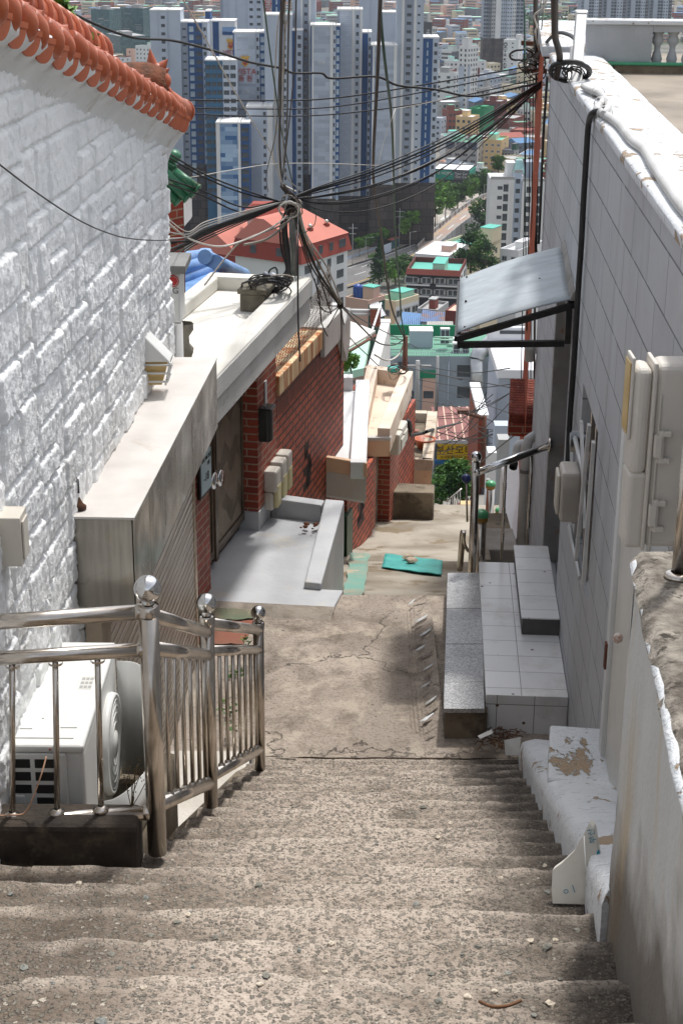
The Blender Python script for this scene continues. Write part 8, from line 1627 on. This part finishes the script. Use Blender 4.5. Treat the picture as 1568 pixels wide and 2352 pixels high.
UPC=[([(605,0),(619,112),(639,252),(653,336),(675,437)],.011,'green','twisted green cable in the upright bundle'),([(650,0),(645,112),(643,252),(642,336),(647,424)],.020,'brown','thickest brown cable in the upright bundle'),([(664,0),(661,140),(659,280),(653,364),(647,420)],.012,'black','straight black cable right of the thick brown one'),([(680,0),(677,140),(667,252),(656,350),(648,420)],.010,'black','rightmost black cable of the upright bundle'),([(649,0),(637,70),(631,196),(633,290),(640,380),(650,430)],.009,'white','left white cable weaving through the upright bundle'),([(668,0),(655,80),(647,196),(645,262),(626,350),(648,424)],.009,'white','right white cable weaving through the upright bundle'),([(421,0),(485,112),(541,213),(614,336),(627,366),(648,424)],.010,'white','long pale cable slanting from upper left to the junction'),([(645,0),(640,180),(634,300),(612,400),(616,440)],.007,'black','black cable curling left of the upright bundle'),([(655,0),(651,200),(650,330),(655,400),(690,438)],.008,'grey','grey cable in the middle of the upright bundle')]
for pts,r,c,lab in UPC:
 m_=len(pts);P=[(x,y,7.0+(11.4-7.0)*(k/(m_-1)))for k,(x,y)in enumerate(pts)];a,b=hy(*P[0]),hy(*P[1]);e=a+(a-b).normalized()*2.5
 o=MB().tube(smoothpath([e]+[hy(*p)for p in P],8),[r*.38]*(8*m_+1),7).build('cable',M_CABLE[c]);tag(o,lab,'cable')
cable([(647,424,11.4),(660,440,11.4),(674,452,11.4),(684,470,11.4)],.022,'brown','thick brown splice between upright bundle and junction')
cable([(648,424,11.4),(664,432,11.4),(680,440,11.4)],.007,'white','short white cable from upright bundle to the junction')
for i,(dy,sg,c,r)in enumerate(((0,0,'black',.0075),(4,3,'black',.006),(7,9,'brown',.005),(-5,-3,'black',.005),(12,26,'black',.0045),(18,44,'black',.0045),(22,14,'black',.006),(2,62,'black',.005),(10,80,'black',.004),(-2,34,'grey',.0035))):
 cable([(1244,188+dy*.5,13.0),(1120,268+dy+sg*.5,12.7),(1000,333+dy+sg,12.4),(860,392+dy*.8+sg,12.0),(740,430+dy*.5+sg*.6,11.7),(676,452+dy*.3,11.5)],r,c,'dark cable in the fan between the right pole and the service pole','cables between the two poles',10)
for i,(pts,r)in enumerate((([(375,228),(560,231),(760,226),(1000,190),(1236,148)],.007),([(395,246),(560,250),(760,246),(1000,206),(1236,158)],.006),([(405,259),(560,266),(760,263),(1000,232),(1238,180)],.006))):
 cable([(x,y,14.5)for x,y in pts],r,'black',('uppermost','middle','lowest')[i]+' of three level black cables crossing before the towers',None,10)
cable([(60,-40,9.0),(112,0,9.2),(216,54,9.7),(306,86,10),(396,93,10.4),(486,115,10.8),(564,140,11.2),(589,146,11.3),(647,157,11.6),(675,168,11.7),(737,168,12),(762,180,12.1),(863,176,12.4),(913,196,12.6),(996,205,12.8),(1068,220,12.9),(1122,216,13),(1236,190,13)],.009,'black','wavy slack black cable from upper left to the right pole',None,6)
cable([(378,418,11),(470,402,11.1),(560,386,11.3),(640,376,11.5),(760,376,12),(860,380,12.4),(930,384,12.6)],.0035,'white','thin white wire crossing below the towers');cable([(908,250,12.9),(1000,232,13),(1120,200,13),(1240,165,13)],.003,'white','thin white wire running to the right pole');cable([(868,380,12.5),(880,330,12.6),(900,270,12.7),(908,250,12.8)],.003,'white','thin white wire slanting beside tower 103')
for i,(ex,ey,c,r,sg)in enumerate(((384,584,'black',.009,10),(392,572,'black',.010,4),(380,562,'black',.008,-2),(378,548,'white',.007,-8),(376,530,'white',.006,-14),(398,590,'black',.007,16),(380,575,'brown',.010,8),(384,555,'black',.011,0),(410,600,'black',.006,22),(378,495,'white',.005,-20))):
 cable([(672,458,11.4),(620,476+sg*.3,11.3),(540,504+sg*.7,11.0),(470,530+sg,10.7),(430,552+sg,10.5),(ex,ey,10.2)],r*.7,c,('white' if c=='white' else 'dark')+' cable in the sagging bundle from service pole to the left house',('white' if c=='white' else 'dark')+' cables of the left bundle',8)
for i,(ey,my)in enumerate(((345,400),(355,408),(408,440),(418,452))):cable([(376,ey,10.6),(470,my,11),(560,my+36,11.2),(640,462,11.4),(672,466,11.4)],.006,'black','black cable from behind the green tiles to the service pole','cables from the green tiled roof',8)
cable([(470,655,10.6),(520,590,10.8),(560,552,10.9),(640,520,11.2),(672,500,11.3)],.006,'grey','pale grey cable arching over the blue tiles');cable([(380,505,10.4),(430,546,10.5),(500,566,10.7),(560,552,10.9),(620,525,11.1),(660,496,11.3)],.0065,'white','white cable drooping left of the service pole')
cable([(560,562,11.2),(610,550,11.3),(650,520,11.35),(690,470,11.4),(676,456,11.4)],.009,'grey','stiff grey conduit stub curving beneath the junction')
cable([(684,480,11.4),(684,560,11.0),(684,690,10.9),(686,770,10.8),(689,830,10.7)],.006,'black','straight black cable dropping in front of the cream canopy')
for i,(x0,dx,ex,ey,c,r)in enumerate(((684,0,781,699,'black',.010),(690,6,783,701,'grey',.008),(680,-4,779,702,'black',.006),(694,16,784,698,'white',.006),(676,-8,742,690,'black',.005),(686,-2,760,720,'black',.006))):cable([(x0-8,470,11.4),(x0+10,540,11.5),(x0+44+dx,620,11.9),(ex,ey,12.6)],r,c,'cable sloping from the service pole down to the knotted splice','cables down to the splice')
o=MB().ball(hy(781,700,12.6),.028,10,sq=1.4).build('splice_knot',M_BLACK);tag(o,'black knotted cable splice hanging above the cream canopy','cable splice')
for i,(pts,r,c)in enumerate((([(781,700,12.6),(830,752,15),(870,788,18),(905,792,21),(927,780,22)],.009,'black'),([(781,700,12.6),(784,760,12.9),(782,830,13.2),(779,868,13.4)],.005,'black'),([(781,700,12.6),(765,730,12.8),(752,752,13)],.005,'black'),([(781,700,12.6),(800,770,15),(850,822,19),(890,860,21)],.006,'black'),([(781,700,12.6),(850,745,18),(960,800,30)],.006,'black'),([(722,640,12),(735,700,12.2),(738,740,12.4),(752,772,12.6)],.005,'black'),([(781,700,12.6),(760,716,12.5),(742,712,12.4),(728,690,12.3)],.005,'black'))):
 cable(pts,r,c,('thick cable sagging from the splice to the brown wrapped pole','cable hanging straight down from the knotted splice','short cable from splice to the plaster wall cap','cable from the splice to the peach canopy edge','cable from the splice towards the green roof building','slack cable looping onto the stepped wall cap','small slack loop left of the knotted splice')[i])
cable([(860,815,20),(890,828,21),(915,815,22),(928,786,22)],.012,'white','white cable drooping left of the brown wrapped pole')
for i in range(5):ring(912+random.uniform(-14,14),850+random.uniform(-3,10),17.6,random.uniform(6,14),random.uniform(6,14),random.choice(('black','grey','brown')),.006,'loose wire loop at the back of the peach canopy','wire loops on the peach canopy')
o=MB().box(hy(890,846,17.7).x,hy(915,846,17.7).x,17.6,17.75,hy(900,850,17.7).z,hy(900,841,17.7).z).build('junction_box',M_TEAL,bev=.01);tag(o,'small turquoise junction box at the back of the peach canopy','electrical box')
ring(935,985,17.6,6,17,'black',.03,'thick black cable coil hanging on the brick wall end',None);cable([(938,1000,17.7),(970,995,18.5),(1000,985,20),(1060,970,40)],.02,'black','thick black cable leaving the hanging coil over the dark canopy')
cable([(874,-40,9),(873,0,9.4),(866,180,11),(857,360,13),(859,430,14),(876,547,16.5),(887,633,18.5),(901,713,20.5),(928,776,22)],.012,'brown','long brown cable falling across tower 103 to the brown wrapped pole');cable([(872,-40,9),(875,54,10),(886,162,11),(897,252,12.5),(902,342,14),(906,504,16.5),(912,612,18.5),(918,673,20),(921,727,21),(929,772,22)],.010,'green','twisted dark green cable falling right of the long brown one')
rp=thing('utility_pole','brown utility pole with crossarms behind the orange brick edge','pole',tuple(hy(1229,900,15.2)))
MB().tube([hy(1226,930,15.2),hy(1231,90,15.2),hy(1230,-60,15.2)],.010,10).build('shaft',M_BLACKMET,rp)
for(x0,x1,y)in((1197,1232,99),(1199,1256,162),(1224,1262,128)):a,b=hy(x0,y,14.9),hy(x1,y+2,14.9);mb=MB();mb.hexa([a+Vector((0,0,-.02)),b+Vector((0,0,-.02)),b+Vector((0,.05,-.02)),a+Vector((0,.05,-.02)),a+Vector((0,0,.02)),b+Vector((0,0,.02)),b+Vector((0,.05,.02)),a+Vector((0,.05,.02))]);mb.build('crossarm',M_BROWN,rp)
for i in range(3):q_=hy(1204+8*i,150-22*(i%2),14.85);MB().lathe([(.012,-.03),(.026,-.02),(.016,0),(.028,.015),(.014,.04)],q_,10).build('insulator',M_PVC,rp)
for i in range(14):ring(1226+random.uniform(-16,16),132+random.uniform(-22,34),14.4,random.uniform(8,26),random.uniform(6,20),random.choice(('black','black','brown','grey')),.0055,'dark cable loop in the tangle on the right utility pole','cable loops on the right pole',random.random()*1.5)
ring(1196,126,14.2,26,12,'black',.009,'wide black cable loop left of the right utility pole',None,-.1)
for i in range(9):ring(1308+random.uniform(-14,14),165+random.uniform(-8,10),10.6,random.uniform(18,34),random.uniform(12,22),random.choice(('black','black','brown')),.005,'thin cable loop inside the big coil on the white coping','cable loops on the white coping',random.uniform(-.4,.4))
ring(1308,164,10.5,45,22,'black',.016,'thick black cable coil resting on the white coping',None,.05)
cable([(1272,-20,9.4),(1273,40,9.7),(1274,85,10.0),(1282,115,10.2),(1284,140,10.4),(1276,180,10.5)],.021,'brown','thick brown cable dropping from above into the coping coil');cable([(1230,-20,13),(1229,40,13.4),(1230,118,14)],.02,'brown','thick brown cable running up the right utility pole')
cable([(1254,0,12),(1245,20,12.4),(1226,36,12.8),(1232,60,13.2),(1228,74,13.4),(1236,110,13.8)],.008,'white','kinked white cable at the top of the right pole')
cable([(1232,130,14),(1255,96,13),(1280,76,12),(1306,80,11.4),(1320,90,11)],.014,'black','black cable arching from right pole across the end coping')
for i,(x0,y0,x1,y1)in enumerate(((1203,0,1212,880),(1206,20,1206,140),(1216,170,1208,760),(1224,180,1218,880),(1234,200,1226,770),(1238,210,1231,640),(1210,190,1196,880),(1242,0,1226,130),(1248,0,1238,120))):cable([(x0,y0,14.2),((x0+x1)/2+random.uniform(-3,3),(y0+y1)/2,14.0),(x1,y1,13.8)],.005,('black','green')[i in(0,1)],'thin cable hanging straight down by the right utility pole','thin upright cables by the right pole')
cable([(1256,175,12.6),(1250,260,12.55),(1246,330,12.55),(1240,480,12.5),(1236,560,12.5)],.011,'black','black cable running down the orange brick edge')
o=MB().tube(smoothpath([hp(px,py,-1.485+.09,.057)for px,py in((-40,345),(0,378),(90,446),(179,504),(245,534),(300,548),(375,552))]+[hy(430,545,10)],7),.003,6).build('cable',M_CABLE['black']);tag(o,'thin black wire drooping across the white stone gable','cable')
for i in range(16):
 a=(random.uniform(980,1030),random.uniform(900,1060));b=(random.uniform(1110,1190),random.uniform(880,1020));cable([(a[0],a[1],60),((a[0]+b[0])/2,(a[1]+b[1])/2+random.uniform(4,26),55),(b[0],b[1],50)],.014,'black','thin wire in the web strung above the alley foot','web of wires at the alley foot')
for i,(a,b,y)in enumerate(((960,1170,846),(965,1180,862),(958,1166,928),(960,1190,880),(880,1060,842))):cable([(a,y-8,104),((a+b)/2,y+10,80),(b,y+30*(i%3),50)],.022,'black','thin wire crossing before the blue grey building','wires before the blue grey building')
cable([(962,884,104),(1040,905,70),(1130,935,44),(1185,955,30),(1212,950,14)],.012,'black','long black cable from concrete pole to the red tiled canopy')
cable([(1206,985,14.5),(1180,1000,20),(1130,1040,30),(1100,1065,45)],.012,'black','black cable falling from the wall meter towards the street')
wd_=MB()
for i in range(330):
 px,py=(random.uniform(890,1110),random.uniform(-25,34))if i%2 else(random.uniform(1165,1330),random.uniform(-25,70));a_=PITCH-math.atan((1176-py)/F);Y_=112/math.tan(a_);p=hy(px,py,Y_);leafclump(wd_,p+Vector((0,0,2)),9,16,3.2,(1,2,2),.6)
tag(wd_.build('wooded_hillside',M_CTREE[:3]),'dark wooded hillside above the far town','woods',None,'stuff')
hm=bpy.data.materials.new('haze_air');hm.use_nodes=True;t_=hm.node_tree;t_.nodes.clear();ov=t_.nodes.new('ShaderNodeOutputMaterial');pv_=t_.nodes.new('ShaderNodeVolumePrincipled');pv_.inputs['Color'].default_value=(.80,.86,.95,1);pv_.inputs['Density'].default_value=.00007;pv_.inputs['Anisotropy'].default_value=.3;t_.links.new(pv_.outputs[0],ov.inputs['Volume'])
hz_=MB().box(-2200,2200,-60,4200,TZ(600)-8,175).build('haze',hm);hz_['kind']='stuff'
